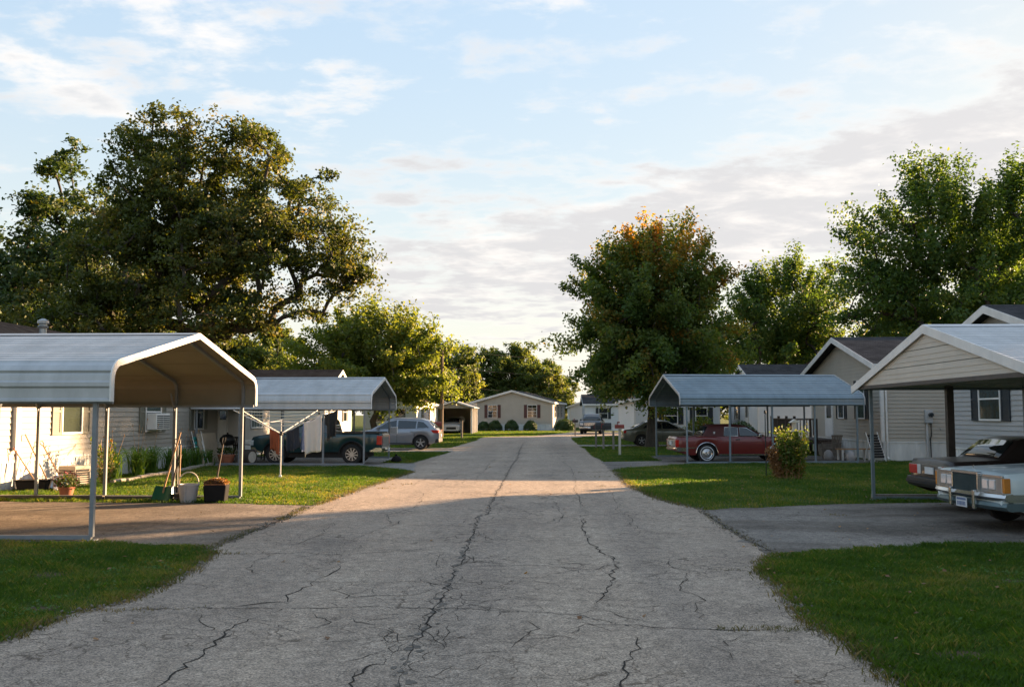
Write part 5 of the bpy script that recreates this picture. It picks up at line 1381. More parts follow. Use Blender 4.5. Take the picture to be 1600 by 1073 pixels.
leaf_mat('leaf_bush', (0.069, 0.125, 0.021), (0.125, 0.163, 0.030), (0.300, 0.138, 0.069), 0.42)
leaf_mat('leaf_dry', (0.150, 0.075, 0.037), (0.237, 0.125, 0.056), (0.325, 0.188, 0.081), 0.3)
leaf_mat('leaf_lily', (0.053, 0.125, 0.021), (0.090, 0.169, 0.030), (0.175, 0.200, 0.050), 0.42)


def unit(v):
    return v / np.maximum(np.linalg.norm(v, axis=-1, keepdims=True), 1e-9)


def leaf_faces(pos, size, nrm, r, aspect=0.62, curl=0.25):
    """one folded four-sided leaf per position"""
    n = len(pos)
    t = unit(np.cross(nrm, r.normal(size=(n, 3)))); s = np.cross(nrm, t)
    l = size[:, None]
    v = np.empty((n, 4, 3))
    v[:, 0] = pos - t * l * 0.5
    v[:, 1] = pos + s * l * aspect * 0.5 + nrm * l * curl * 0.5 + t * l * 0.05
    v[:, 2] = pos + t * l * 0.5 - nrm * l * curl * 0.4
    v[:, 3] = pos - s * l * aspect * 0.5 + nrm * l * curl * 0.5 + t * l * 0.05
    return v.reshape(-1, 3), np.arange(n * 4).reshape(n, 4)


def crown_points(lobes, n, r, shell=0.45):
    lb = np.array(lobes, float)
    wgt = (lb[:, 3] * lb[:, 4] * lb[:, 5]) ** 0.72; wgt /= wgt.sum()
    out = []
    while len(out) < n:
        i = r.choice(len(lb), p=wgt); d = unit(r.normal(size=3)); rad = r.uniform(shell, 1.0) ** 0.6
        p = lb[i, :3] + d * rad * lb[i, 3:] * 1.04 + r.normal(0, 0.45, 3) * (1, 1, 0.7)
        q = (p - lb[:, :3]) / lb[:, 3:]
        if ((q ** 2).sum(1) < 0.30).any() and r.random() < 0.7: continue
        out.append(p)
    return np.array(out)


def skeleton(centers, trunk, r, rtip=0.022, power=0.45, rmax=None):
    nodes = [np.array(p, float) for p in trunk]; par = [i - 1 for i in range(len(nodes))]
    tr = np.array(trunk[-1])
    order = np.argsort(np.linalg.norm(centers - np.array(trunk[len(trunk) // 2]), axis=1))
    tips = []
    low = max(1, len(trunk) // 3)
    for k in order:
        c = centers[k]; A = np.array(nodes); d = np.linalg.norm(A - c, axis=1) + np.maximum(0, A[:, 2] - c[2] + 0.3) * 1.6
        d[:low] += 4.0
        j = int(np.argmin(d)); a = nodes[j]; ln = np.linalg.norm(c - a); m = max(2, int(ln / 0.7)); prev = j
        for q in range(1, m + 1):
            t = q / m; p = a + (c - a) * t + r.normal(0, 0.05 * min(1, ln), 3) * (1 - t) + np.array((0, 0, 0.10 * ln * math.sin(math.pi * t)))
            nodes.append(p); par.append(prev); prev = len(nodes) - 1
        tips.append(prev)
    cnt = np.zeros(len(nodes))
    for t in tips:
        while t >= 0: cnt[t] += 1; t = par[t]
    rad = rtip * np.maximum(cnt, 1) ** power
    if rmax: rad = np.minimum(rad, rmax)
    k_ = len(trunk); rad[:k_] *= np.linspace(1.0, 0.38, k_)
    return nodes, par, rad


def limb_mesh(nodes, par, rad, r, flare=1.0, n=6):
    V = []; F = []
    ring = np.linspace(0, 2 * math.pi, n, endpoint=False)
    for i, p in enumerate(par):
        if p < 0: continue
        a, b = nodes[p], nodes[i]; d = b - a; L_ = np.linalg.norm(d)
        if L_ < 1e-6: continue
        d = d / L_; u = unit(np.cross(d, (0.31, 0.77, 0.2))); w = np.cross(d, u)
        o = len(V); r0 = min(rad[p], rad[i] * 1.35); r1 = rad[i]
        if nodes[p][2] < 0.35: r0 *= 1.5
        for rr_, c in ((r0, a - d * r0 * 0.25), (r1, b + d * r1 * 0.25)):
            for t in ring: V.append(c + (u * math.cos(t) + w * math.sin(t)) * rr_)
        F += [(o + j, o + (j + 1) % n, o + n + (j + 1) % n, o + n + j) for j in range(n)]
    return np.array(V), np.array(F)


def tree(name, loc, lobes, nclump, per, lsize, lm, trunk, seed, label, cat='tree', group=None, clump=1.0, flat=0.7, bark='bark', rtip=0.022, tintf=None, shell=0.45, rmax=None, up=0.35, aspect=0.62, spray=0.0):
    r = np.random.default_rng(seed)
    t = thing(name, loc, 0, label, cat, group)
    C = crown_points(lobes, nclump, r, shell)
    nodes, par, rad = skeleton(C, trunk, r, rtip, rmax=rmax)
    V, F = limb_mesh(nodes, par, rad, r)
    np_mesh('trunk', V, quads=F, m=bark, parent=t, smooth=True)
    cen = np.array(lobes)[:, :3].mean(0)
    n = nclump * per
    ci = np.repeat(np.arange(nclump), per)
    cr = clump * r.uniform(0.6, 1.3, nclump)
    off = unit(r.normal(size=(n, 3))) * (r.random((n, 1)) ** 0.45) * cr[ci][:, None]
    # each clump is a handful of twig-end sprays
    ns = 8; sub_ = unit(r.normal(size=(nclump, ns, 3))) * (r.random((nclump, ns, 1)) ** 0.4) * (cr[:, None, None])
    off = sub_[ci, r.integers(0, ns, n)] + r.normal(0, 1, (n, 3)) * (cr[ci] * r.uniform(0.12, 0.3, n))[:, None]
    off[:, 2] *= flat
    if spray:
        # leaves strung along outward, upward shoots
        ax = unit(C - cen + np.array((0, 0, 3.0 * spray)))
        k = r.uniform(-0.9, 1.25, n) * cr[ci] * 1.25
        off = ax[ci] * k[:, None] + r.normal(0, 1, (n, 3)) * cr[ci][:, None] * 0.27
    pos = C[ci] + off
    outw = unit(pos - cen)
    nr = unit(outw * 0.55 + r.normal(size=(n, 3)) * 0.75 + np.array((0, 0, up)))
    size = lsize * r.uniform(0.65, 1.3, n)
    v, q = leaf_faces(pos, size, nr, r, aspect)
    cm = r.normal(0.35, 0.17, nclump)
    if tintf is not None: cm = cm + tintf(C, r)
    tint = np.clip(cm[ci] + r.normal(0, 0.13, n), 0, 1)
    np_mesh('crown', v, quads=q, m=lm, parent=t, tint=np.repeat(tint, 4))
    return t


def trunk_line(h, lean=(0, 0), k=8, wob=0.06, seed=0):
    r = np.random.default_rng(seed)
    return [(lean[0] * i / k + (r.normal(0, wob) if i else 0), lean[1] * i / k + (r.normal(0, wob) if i else 0), h * i / k) for i in range(k + 1)]


# --- the great oak on the left
tree('oak_tree', (-18.3, 49.0, 0), [(-2.4, 0, 14.0, 2.9, 3.0, 2.6), (2.6, 0.5, 14.2, 2.7, 2.8, 2.4), (6.2, 0, 10.9, 2.1, 2.4, 1.9), (6.9, -0.6, 8.9, 1.7, 2.0, 1.0), (0.2, -1.5, 10.2, 3.4, 3.6, 3.0), (-4.3, 0, 9.6, 3.4, 3.6, 2.9), (4.2, -1, 7.3, 2.0, 2.2, 1.1), (0.6, -2.2, 7.2, 3.0, 2.6, 1.6), (-2.6, 0.2, 16.7, 1.9, 1.9, 1.5), (2.2, 0.3, 16.1, 1.7, 1.9, 1.3), (4.6, 0.2, 13.0, 1.8, 2.0, 1.9), (-5.6, -1.5, 6.3, 3.2, 3.0, 1.6), (0, 2.5, 12, 3, 2.5, 3), (-1.5, -3.0, 12.6, 2.0, 1.6, 1.6), (3.6, -2.6, 10.6, 2.0, 1.8, 1.6)],
     500, 240, 0.20, 'leaf_oak', trunk_line(8.5, (0.3, 0.3), 12, 0.07, 3), 21, 'great spreading oak rising behind the near left carport', clump=0.98, flat=0.72, rtip=0.036, rmax=0.62, shell=0.5)
tree('shade_tree', (-32.0, 60.0, 0), [(-0.6, 0, 17.0, 2.4, 2.6, 2.6), (1.2, 0, 14.4, 3.6, 4, 3), (-3.6, 0, 13.2, 3.8, 4, 3), (-5.5, 0, 9, 5, 5, 4), (1.8, -1, 9.2, 5, 4.5, 4), (-8, 0, 13, 3, 3, 2.5), (2, -2, 5.5, 5.2, 4, 2.6), (-5, -2, 5.4, 5, 4, 2.6)],
     300, 190, 0.30, 'leaf_dark', trunk_line(9, (-0.8, 0), 12, 0.08, 4), 22, 'tall dark tree at the left edge behind the oak', clump=1.25, rtip=0.04, rmax=0.5)
# --- maple by the right kerb, turning orange at the top
tree('maple_tree', (5.9, 51.4, 0), [(0, 0, 4.6, 3.7, 3.6, 1.8), (0, 0, 6.8, 3.5, 3.4, 2.1), (-1.1, 0, 9.0, 2.5, 2.4, 2.0), (1.3, 0, 9.1, 2.4, 2.4, 2.0), (-1.0, 0, 10.7, 1.2, 1.2, 1.1), (1.0, 0, 10.9, 1.2, 1.2, 1.2), (0, -0.6, 10.2, 1.6, 1.4, 1.4), (2.3, 0, 6.2, 1.6, 2, 2), (-2.3, 0, 5.8, 1.6, 2, 2), (0, -1.5, 7.6, 2.8, 2, 2.4), (0, -1.8, 5.0, 3.2, 2, 1.8)],
     450, 220, 0.20, 'leaf_maple', trunk_line(7.5, (0.1, 0.2), 12, 0.04, 5), 23, 'rounded maple turning orange at the top beside the olive sedan', clump=0.72, flat=0.62, rtip=0.022, rmax=0.30, shell=0.35, spray=0.45,
     tintf=lambda C, r: np.clip((C[:, 2] - 8.6) / 7.5, -0.10, 0.36) - 0.04 + np.where(r.random(len(C)) < 0.16, 0.28, 0) + np.clip((C[:, 0] - 2.2) / 8, 0, 0.2))
# --- pale green tree behind the second left carport
tree('silver_maple_tree', (-13.6, 73.5, 0), [(0.0, 0.0, 7.2, 3.6, 3.4, 2.07), (-3.2, 0.0, 5.94, 3.0, 3.0, 2.16), (3.2, 0.0, 6.66, 2.4, 2.6, 1.8), (3.6, -0.6, 4.41, 2.2, 2.4, 1.71), (0.4, -1.5, 4.86, 3.4, 2.4, 1.98), (-4.6, -0.5, 3.96, 2.4, 2.4, 1.62), (1.4, 0.0, 8.46, 1.6, 1.7, 0.99), (-1.4, 0.0, 8.1, 1.8, 1.8, 1.08)],
     300, 170, 0.27, 'leaf_bright', trunk_line(5.0, (0.6, 0), 8, 0.06, 6), 24, 'pale yellow-green tree behind the second left carport', clump=0.95, flat=0.8, rtip=0.024, rmax=0.32, spray=0.5, bark='bark_grey')
# --- tall trees behind the right-hand homes
tree('tall_tree', (26.6, 62.0, 0), [(0.0, 0.0, 14.6, 3.33, 3.55, 2.92), (-3.22, 0.0, 12.58, 2.77, 3.12, 2.7), (3.55, 0.0, 14.15, 3.12, 3.33, 2.92), (-4.66, 0.0, 8.99, 2.22, 2.89, 2.13), (0.0, 0.0, 9.66, 4.45, 4.0, 2.92), (4.45, 0.0, 9.21, 3.78, 3.33, 2.92), (-2.67, -1.11, 6.52, 3.55, 2.89, 1.91), (2.77, -1.11, 6.07, 4.45, 2.89, 2.03), (-0.45, 0.0, 16.4, 1.78, 1.78, 1.57), (5.11, 0.0, 16.4, 2.0, 2.0, 1.68)],
     350, 190, 0.25, 'leaf_right', trunk_line(5.5, (0.2, 0), 8, 0.06, 7), 25, 'tall airy tree rising behind the grey home on the right', clump=1.05, flat=0.7, rtip=0.026, rmax=0.38, spray=0.75, shell=0.35)
tree('tall_tree', (18.6, 73.0, 0), [(0, 0, 9.6, 3.2, 3, 3.0), (-2.4, 0, 8.6, 1.9, 2.2, 2.6), (2.4, 0, 9.4, 2.1, 2.2, 2.8), (0, 0, 5.4, 3.8, 3.2, 2.4), (0.4, 0, 12.0, 1.9, 1.8, 1.6)],
     210, 190, 0.25, 'leaf_right', trunk_line(5, (0.2, 0), 8, 0.06, 8), 26, 'upright tree glowing at the edges between maple and tallest tree', clump=0.95, rtip=0.024, rmax=0.3, spray=0.8)
tree('tall_tree', (37.0, 72.0, 0), [(0, 0, 12.6, 3.6, 3.6, 3.0), (-3, 0, 10.0, 3, 3, 2.8), (3, 0, 10, 3, 3, 3), (0, 0, 6.6, 5, 4, 2.8)],
     210, 150, 0.32, 'leaf_right', trunk_line(6, (0.2, 0), 8, 0.06, 9), 27, 'tall tree at the right edge behind the grey home', clump=1.15, rtip=0.03, rmax=0.35, spray=0.6)

# --- generic background trees: two masters, then copies
far_a = tree('background_tree', (-11.6, 112.0, 0), [(0, 0, 6.4, 3.4, 3.2, 2.8), (-1.8, 0, 8.0, 1.9, 2, 1.6), (1.6, 0, 8.4, 1.9, 2, 1.5), (0, 0, 3.6, 3.8, 3.2, 2.0)], 150, 150, 0.33, 'leaf_far', trunk_line(4.5, (0, 0), 6, 0.05, 10), 31, 'green tree behind the utility pole', clump=0.95, rtip=0.02, rmax=0.26, group='background trees')
far_b = tree('background_tree', (-7.4, 129.0, 0), [(0, 0, 7.8, 2.6, 2.6, 2.8), (-1.6, 0, 6.0, 2.2, 2.2, 2.4), (1.8, 0, 6.4, 2.2, 2.4, 2.4), (0.2, 0, 9.8, 1.4, 1.4, 1.2), (0, 0, 3.6, 3.2, 3.0, 1.8)], 150, 150, 0.34, 'leaf_far', trunk_line(5, (0.1, 0), 6, 0.05, 11), 32, 'rounded tree above the left eave of the taupe house', clump=0.95, rtip=0.02, rmax=0.26, group='background trees')
FAR = [(far_b, 3.3, 152, 0.72, 1.4, 'small distant tree in the gap right of the taupe house'), (far_b, -3.4, 131, 1.04, 2.0, 'tallest rounded tree above the ridge of the taupe house'), (far_a, -0.4, 127, 0.9, 1.1, 'tree above the right eave of the taupe house'), 
       (far_b, -15.6, 118, 0.9, 0.8, 'tree between pale green tree and utility pole'), (far_a, -27.5, 86, 0.82, 1.9, 'small sunlit tree under the right limbs of the oak'), (far_b, -21.5, 97, 0.8, 2.2, 'tree behind the pale green tree on the left'),
       (far_a, 10.5, 118, 1.1, 0.3, 'tree hidden mostly by the maple'), (far_b, 15.0, 96, 0.95, 1.0, 'tree behind the maple and the upright tree'), (far_a, 24.5, 88, 1.0, 0.5, 'tree behind the upright tree on the right'), (far_b, 33, 84, 1.1, 2.5, 'low tree between upright tree and tallest tree'),
       (far_a, -36, 78, 1.2, 1.2, 'tree behind the dark tree at the left edge'), (far_b, -24, 72, 0.75, 0.2, 'tree behind the trunk of the great oak'), (far_a, -42, 66, 1.2, 3.0, 'leftmost background tree beyond the dark tree'), (far_b, 42, 70, 1.25, 1.5, 'tree far right behind the homes'), (far_a, 40, 100, 1.3, 2.2, 'distant tree behind the right-hand homes'),
       (far_b, -31, 105, 1.1, 1.6, 'distant tree beyond the second left home'), (far_a, -20, 140, 1.2, 0.9, 'distant tree left of the utility pole'), (far_b, 12, 145, 1.2, 2.9, 'distant tree beyond the far white home'), (far_a, 26, 140, 1.25, 0.4, 'distant tree behind the maple'), 
       (far_a, 31, 38.3, 1.35, 0.7, 'unseen tree added behind the right homes for its shade'), (far_b, 29, 26.5, 1.2, 1.7, 'second unseen tree added on the right for its shade'), (far_a, 34, 17, 1.35, 2.7, 'third unseen tree added on the right for its shade')]  # these three are unseen, added to shade the near road and lawns
for src, x, y, s_, rz, lab in FAR:
    c = copy_tree(src); c.location = (x, y, 0); c.scale = (s_ * 1.02, s_, s_ * random.uniform(0.95, 1.05)); c.rotation_euler = (0, 0, rz); c['label'] = lab


def shrub(name, loc, rx, ry, rz, n, ls, lm, seed, label, cat='shrub', group=None, tintf=None, shell=0.75, base=0.05):
    """dense shrub: short stems and a shell of leaves"""
    r = np.random.default_rng(seed); t = thing(name, loc, 0, label, cat, group)
    d = unit(r.normal(size=(n, 3))); d[:, 2] = np.abs(d[:, 2]) * 1.0 - 0.25 * (r.random(n) < 0.4)
    lump = 1 + 0.10 * np.sin(d[:, 0] * 5 + seed) * np.cos(d[:, 1] * 4 + d[:, 2] * 5)
    pos = d * (r.uniform(shell, 1.04, (n, 1)) ** 0.8) * lump[:, None] * np.array((rx, ry, rz)); pos[:, 2] = np.maximum(pos[:, 2] + rz * 0.25, 0.03)
    nr = unit(d + r.normal(size=(n, 3)) * 0.7)
    v, q = leaf_faces(pos, ls * r.uniform(0.6, 1.3, n), nr, r)
    tint = np.clip(r.normal(0.4, 0.2, n) + (tintf(pos, r) if tintf else 0), 0, 1)
    b = MB()
    for k in range(7):
        a = r.uniform(0, 6.28); e = (math.cos(a) * rx * 0.6, math.sin(a) * ry * 0.6, rz * 0.9)
        b.tube([(e[0] * 0.1, e[1] * 0.1, 0), (e[0] * 0.5, e[1] * 0.5, e[2] * 0.5), e], [0.02, 0.015, 0.006], 5)
    b.build('stems', 'bark', t)
    np_mesh('foliage', v, quads=q, m=lm, parent=t, tint=np.repeat(tint, 4))
    return t


for k, (x, y, s_) in enumerate(((-6.6, 101.9, 0.98), (-5.35, 101.6, 1.12), (-3.55, 101.7, 1.15), (-1.5, 102.0, 1.1))):
    lab = ('smallest clipped shrub left of the row before the taupe house', 'second clipped shrub from the left before the taupe house', 'third clipped shrub from the left before the taupe house', 'rightmost clipped shrub before the taupe house')[k]
    shrub('clipped_shrub', (x, y, 0), 0.68 * s_, 0.66 * s_, 0.82 * s_, 2600, 0.13, 'leaf_shrub', 40 + k, lab, group='clipped shrubs before the taupe house')
shrub('loose_shrub', (2.3, 103.0, 0), 1.1, 1.0, 1.0, 2600, 0.16, 'leaf_shrub', 45, 'loose dark shrub at the right corner of the taupe house')
shrub('loose_shrub', (-9.3, 101.2, 0), 0.6, 0.6, 0.9, 1400, 0.14, 'leaf_shrub', 46, 'narrow shrub between far carport and taupe house')
# slender trees rising between the homes behind the pickup
shrub('loose_shrub', (-8.9, 58.5, 0), 0.9, 0.8, 0.8, 1500, 0.14, 'leaf_bush', 47, 'green shrub behind the tailgate of the pickup')
shrub('loose_shrub', (9.4, 56.2, 0), 1.2, 0.9, 1.3, 2200, 0.14, 'leaf_bush', 48, 'mixed shrub behind the roof of the maroon coupe')
shrub('loose_shrub', (11.7, 55.8, 0), 1.0, 0.9, 1.1, 1800, 0.14, 'leaf_shrub', 49, 'dark shrub beside the white home behind the blue carport')

# --- the flowering bush on the right lawn: leafy stems, dry on one side
def lawn_bush():
    r = np.random.default_rng(55); t = thing('garden_bush', (6.8, 26.35, 0), 0, 'leafy green bush with dry reddish stems on the right lawn', 'bush')
    n = 5200
    st = 34; bx = r.uniform(-0.42, 0.42, st); hgt = np.where(bx > -0.22, r.uniform(0.9, 1.42, st), r.uniform(0.5, 1.0, st)); dry = bx < -0.20
    by = r.uniform(-0.3, 0.3, st); lx = bx * r.uniform(0.9, 1.45, st) + r.normal(0, 0.05, st); ly = by * 1.3
    b = MB()
    for i in range(st): b.tube([(bx[i] * 0.8, by[i] * 0.8, 0), (bx[i] * 0.95, by[i] * 0.95, hgt[i] * 0.5), (lx[i], ly[i], hgt[i])], [0.012, 0.009, 0.004], 5)
    b.build('stems', 'wood_handle', t)
    for nm, sel, mm, k, ls in (('foliage', ~dry, 'leaf_bush', 4200, 0.075), ('dry_foliage', dry, 'leaf_dry', 1500, 0.06)):
        ids = np.flatnonzero(sel); ii = r.choice(ids, k); tt = r.uniform(0.12, 1.02, k)
        px = bx[ii] * 0.8 + (lx[ii] - bx[ii] * 0.8) * tt; py = by[ii] * 0.8 + (ly[ii] - by[ii] * 0.8) * tt
        pos = np.stack([px, py, hgt[ii] * tt], 1) + r.normal(0, 0.055, (k, 3)); pos[:, 2] = np.abs(pos[:, 2]) + 0.02
        v, q = leaf_faces(pos, ls * r.uniform(0.6, 1.5, k), unit(r.normal(size=(k, 3)) + np.array((0, 0, 0.4))), r)
        tint = np.clip(r.normal(0.35, 0.2, k) + np.where(pos[:, 2] < 0.45, 0.25, 0), 0, 1)
        np_mesh(nm, v, quads=q, m=mm, parent=t, tint=np.repeat(tint, 4))


lawn_bush()


def blades(n, r, h, w, spread, bend, base):
    """arching strap leaves from a crown of stems; returns verts, quads"""
    V = np.zeros((n, 8, 3)); a = r.uniform(0, 2 * math.pi, n); hh = h * r.uniform(0.6, 1.1, n)
    d = np.stack([np.cos(a), np.sin(a), np.zeros(n)], 1); s = np.stack([-np.sin(a), np.cos(a), np.zeros(n)], 1)
    o = np.stack([r.normal(0, base, n), r.normal(0, base, n), np.zeros(n)], 1); sp = spread * r.uniform(0.3, 1.2, n)
    for k, t in enumerate((0, 0.4, 0.75, 1.0)):
        ww = w * (1 - 0.9 * t ** 2) * 0.5
        c = o + d * (sp * t ** 1.6)[:, None]; c[:, 2] = hh * (t * 1.5 - bend * t ** 2.2) / max(0.4, 1.5 - bend) * 0.9
        V[:, 2 * k] = c - s * ww; V[:, 2 * k + 1] = c + s * ww
    Q = np.array([(2 * k, 2 * k + 1, 2 * k + 3, 2 * k + 2) for k in range(3)])
    return V.reshape(-1, 3), (np.arange(n)[:, None, None] * 8 + Q[None]).reshape(-1, 4)


def lily(loc, h, n, seed, label, stalks=0):
    r = np.random.default_rng(seed); t = thing('daylily_plant', loc, 0, label, 'plant', 'daylilies along the cream home')
    v, q = blades(n, r, h, 0.028, h * 0.95, 0.95, 0.09); v[:, 2] += 0.01
    np_mesh('leaves', v, quads=q, m='leaf_lily', parent=t, tint=np.repeat(np.clip(r.normal(0.4, 0.22, n), 0, 1), 8))
    for k in range(stalks):
        a = r.uniform(0, 6.28); tx, ty, hz = math.cos(a) * 0.3, math.sin(a) * 0.3, h * r.uniform(1.6, 2.1)
        b = MB().tube([(tx * 0.1, ty * 0.1, 0), (tx * 0.5, ty * 0.5, hz * 0.6), (tx, ty, hz)], [0.006, 0.005, 0.003], 5); b.lathe([(0.004, hz - 0.02), (0.014, hz + 0.02), (0.0, hz + 0.06)], (tx, ty, 0), 6); b.build('stalk', 'wood_handle', t)


for k, (x, y, h_, n, st, lab) in enumerate(((-11.9, 25.4, 0.75, 130, 2, 'daylily clump nearest the tan box'), (-11.75, 26.6, 0.8, 150, 3, 'arching daylily clump beside the second carport post'), (-11.9, 27.9, 0.75, 140, 3, 'daylily clump below the air conditioner window'), (-11.8, 29.2, 0.7, 140, 3, 'daylily clump just right of the air conditioner'), (-11.9, 30.4, 0.62, 120, 3, 'daylily clump third from the bed end'), (-11.9, 31.6, 0.6, 120, 2, 'dark daylily clump near the bed end'), (-11.95, 32.7, 0.5, 100, 1, 'small daylily clump at the far bed end'))):
    lily((x, y, 0), h_, n, 60 + k, lab, st)


def leafy_stem_plant(loc, h, nst, seed, label, lm='leaf_lily', spread=0.3, ls=0.09, per=26):
    r = np.random.default_rng(seed); t = thing('stem_plant', loc, 0, label, 'plant'); b = MB(); P = []
    for k in range(nst):
        a = r.uniform(0, 6.28); e = np.array((math.cos(a) * spread * r.uniform(0.3, 1), math.sin(a) * spread * r.uniform(0.3, 1), h * r.uniform(0.65, 1.05)))
        b.tube([(e[0] * 0.2, e[1] * 0.2, 0), tuple(e * 0.6), tuple(e)], [0.009, 0.007, 0.003], 5)
        tt = r.uniform(0.15, 1.0, per); P.append(e[None] * tt[:, None] + r.normal(0, 0.05, (per, 3)))
    b.build('stems', 'wood_handle', t); P = np.concatenate(P); P[:, 2] = np.abs(P[:, 2]) + 0.02
    v, q = leaf_faces(P, ls * r.uniform(0.6, 1.3, len(P)), unit(r.normal(size=P.shape) + np.array((0, 0, 0.5))), r)
    np_mesh('foliage', v, quads=q, m=lm, parent=t, tint=np.repeat(np.clip(r.normal(0.4, 0.25, len(P)), 0, 1), 4))
    return t


leafy_stem_plant((-11.6, 24.2, 0), 1.15, 16, 71, 'tall leafy plant at the corner of the daylily bed', 'leaf_bush', 0.38)
leafy_stem_plant((-11.2, 23.6, 0), 0.6, 12, 72, 'low leafy plant in front of the tan box', 'leaf_bush', 0.3, 0.08)
# ---------------------------------------------------------------- small things
mat('green_plastic', (0.004, 0.10, 0.055), 0.7, var=0.1, spec=0.25); mat('bucket_grey', (0.40, 0.38, 0.38), 0.5, var=0.08); mat('cream_rope', (0.62, 0.55, 0.42), 0.8)
mat('soil_leaves', (0.09, 0.045, 0.022), 1.0, col2=(0.26, 0.11, 0.05), scale=25); mat('tan_metal', (0.42, 0.34, 0.25), 0.5, var=0.1); mat('blue_steel', (0.13, 0.18, 0.22), 0.35, 0.6)
mat('orange_metal', (0.35, 0.11, 0.05), 0.7, var=0.2); mat('teal_cloth', (0.02, 0.22, 0.21), 0.8); mat('red_paint', (0.23, 0.035, 0.02), 0.5)
mat('cloth_grey', (0.52, 0.50, 0.50), 0.95, var=0.06); mat('cloth_rust', (0.20, 0.055, 0.025), 0.95); mat('cloth_navy', (0.015, 0.022, 0.04), 0.95); mat('cloth_blue', (0.11, 0.16, 0.30), 0.95, var=0.2); mat('cloth_black', (0.016, 0.017, 0.02), 0.95)
mat('flower_red', (0.22, 0.03, 0.035), 0.7, var=0.3); mat('wire', (0.02, 0.02, 0.022), 0.6); mat('lattice', (0.5, 0.45, 0.38), 0.7)
mat('timber_edge', (0.10, 0.085, 0.065), 0.9, var=0.25, scale=5); mat('stone_edge', (0.27, 0.235, 0.19), 0.9, var=0.2, scale=6); mat('rubber', (0.012, 0.012, 0.013), 0.9, spec=0.2); mat('wicker', (0.03, 0.022, 0.017), 0.8, var=0.3, scale=30)


def lean(t, foot, head):
    """stand a tool (built along +z from its foot) between two points"""
    d = Vector(head) - Vector(foot); t.location = foot
    t.rotation_mode = 'QUATERNION'; t.rotation_quaternion = d.to_track_quat('Z', 'Y')
    return d.length


def shovel(foot, head, label, handle='wood_handle', grip='d', blade='steel', bw=0.24, bh=0.30, gripm='orange_metal', roll=0.0, kind='shovel'):
    t = thing(kind, foot, 0, label, kind.replace('_', ' '), None); L_ = lean(t, foot, head)
    if roll: t.rotation_quaternion = t.rotation_quaternion @ Matrix.Rotation(roll, 3, 'Z').to_quaternion()
    b = MB(); n = 7; vs = []; fs = []
    prof = [(0.0, 0.25), (0.12, 0.72), (0.4, 1.0), (0.85, 1.0), (1.0, 0.75)] if kind == 'shovel' else [(0.0, 1.0), (0.12, 1.0), (0.4, 1.0), (0.85, 0.98), (1.0, 0.9)]
    for side_ in (0, 0.006):
        for (u, w) in prof:
            for k in range(n):
                s_ = -1 + 2 * k / (n - 1); vs.append((s_ * bw / 2 * w, 0.05 * (s_ * s_) - side_ - 0.02, u * bh))
    m_ = len(prof) * n
    for i in range(len(prof) - 1):
        for k in range(n - 1):
            a = i * n + k; fs += [(a, a + 1, a + n + 1, a + n), (m_ + a, m_ + a + n, m_ + a + n + 1, m_ + a + 1)]
    b.add(vs, fs); b.build('blade', blade, t, smooth=40)
    b = MB().tube([(0, -0.015, bh * 0.55), (0, 0.0, bh + 0.06), (0, 0, L_ - (0.14 if grip == 'd' else 0))], [0.02, 0.019, 0.016], 8); b.build('handle', handle, t, smooth=40)
    if grip == 'd':
        b = MB().tube([(0, 0, L_ - 0.15), (-0.05, 0, L_ - 0.10), (-0.055, 0, L_ - 0.01), (0.055, 0, L_ - 0.01), (0.05, 0, L_ - 0.10), (0, 0, L_ - 0.15)], 0.013, 6); b.build('grip', gripm, t)
    return t


# against the cream wall
shovel((-11.95, 21.85, 0.0), (-12.52, 21.6, 1.02), 'short shovel with orange D-grip, leftmost against the cream wall', gripm='orange_metal')
shovel((-11.85, 22.15, 0.0), (-12.53, 22.1, 1.32), 'long-handled shovel in the middle against the cream wall', grip='none')
shovel((-11.7, 22.55, 0.0), (-12.50, 22.75, 1.14), 'shovel with D-grip, right of the three against the cream wall', gripm='orange_metal')
t = thing('storage_tub', (-12.05, 21.7, 0.0), R(12), 'black tub on the ground below the leaning shovels', 'tub')
b = MB(); b.prism([(-0.3, 0), (0.3, 0), (0.36, 0.24), (-0.36, 0.24)], 'y', -0.2, 0.2); b.build('tub', 'rubber', t, bevel=0.03); b = MB(); b.box(-0.38, 0.38, -0.22, 0.22, 0.24, 0.265); b.build('rim', 'rubber', t, bevel=0.01)
for k, (x, y) in enumerate(((-11.55, 21.75), (-11.5, 21.95))):
    t = thing('rubber_boot', (x, y, 0), R(-60 + 25 * k), ('grey rubber boot beside the black tub, the left one', 'grey rubber boot beside the black tub, the right one')[k], 'boot', 'pair of boots by the tub')
    b = MB(); b.lathe([(0.06, 0.08), (0.055, 0.16), (0.065, 0.36), (0.055, 0.36), (0.05, 0.15)], (0, 0, 0), 12, cap=False); b.build('shaft', 'bucket_grey', t, smooth=True)
    b = MB(); b.prism([(-0.07, 0.0), (0.20, 0.0), (0.21, 0.05), (0.14, 0.09), (0.05, 0.13), (-0.07, 0.13)], 'y', -0.05, 0.05); b.build('foot', 'bucket_grey', t, bevel=0.03)
t = thing('old_air_conditioner', (-11.75, 23.0, 0.0), R(-20), 'tan metal box unit with dark grille on the ground by the wall', 'air conditioner')
b = MB(); b.box(-0.28, 0.28, -0.24, 0.24, 0.02, 0.52); b.build('case', 'tan_metal', t, bevel=0.015)
b = MB(); b.box(0.281, 0.288, -0.20, 0.20, 0.06, 0.44); g = b.build('grille', 'dark', t)
for k in range(7):
    b = MB(); b.box(-0.23, 0.23, -0.254, -0.241, 0.07 + 0.055 * k, 0.09 + 0.055 * k); b.build('louvre', 'dark', t)
b = MB()
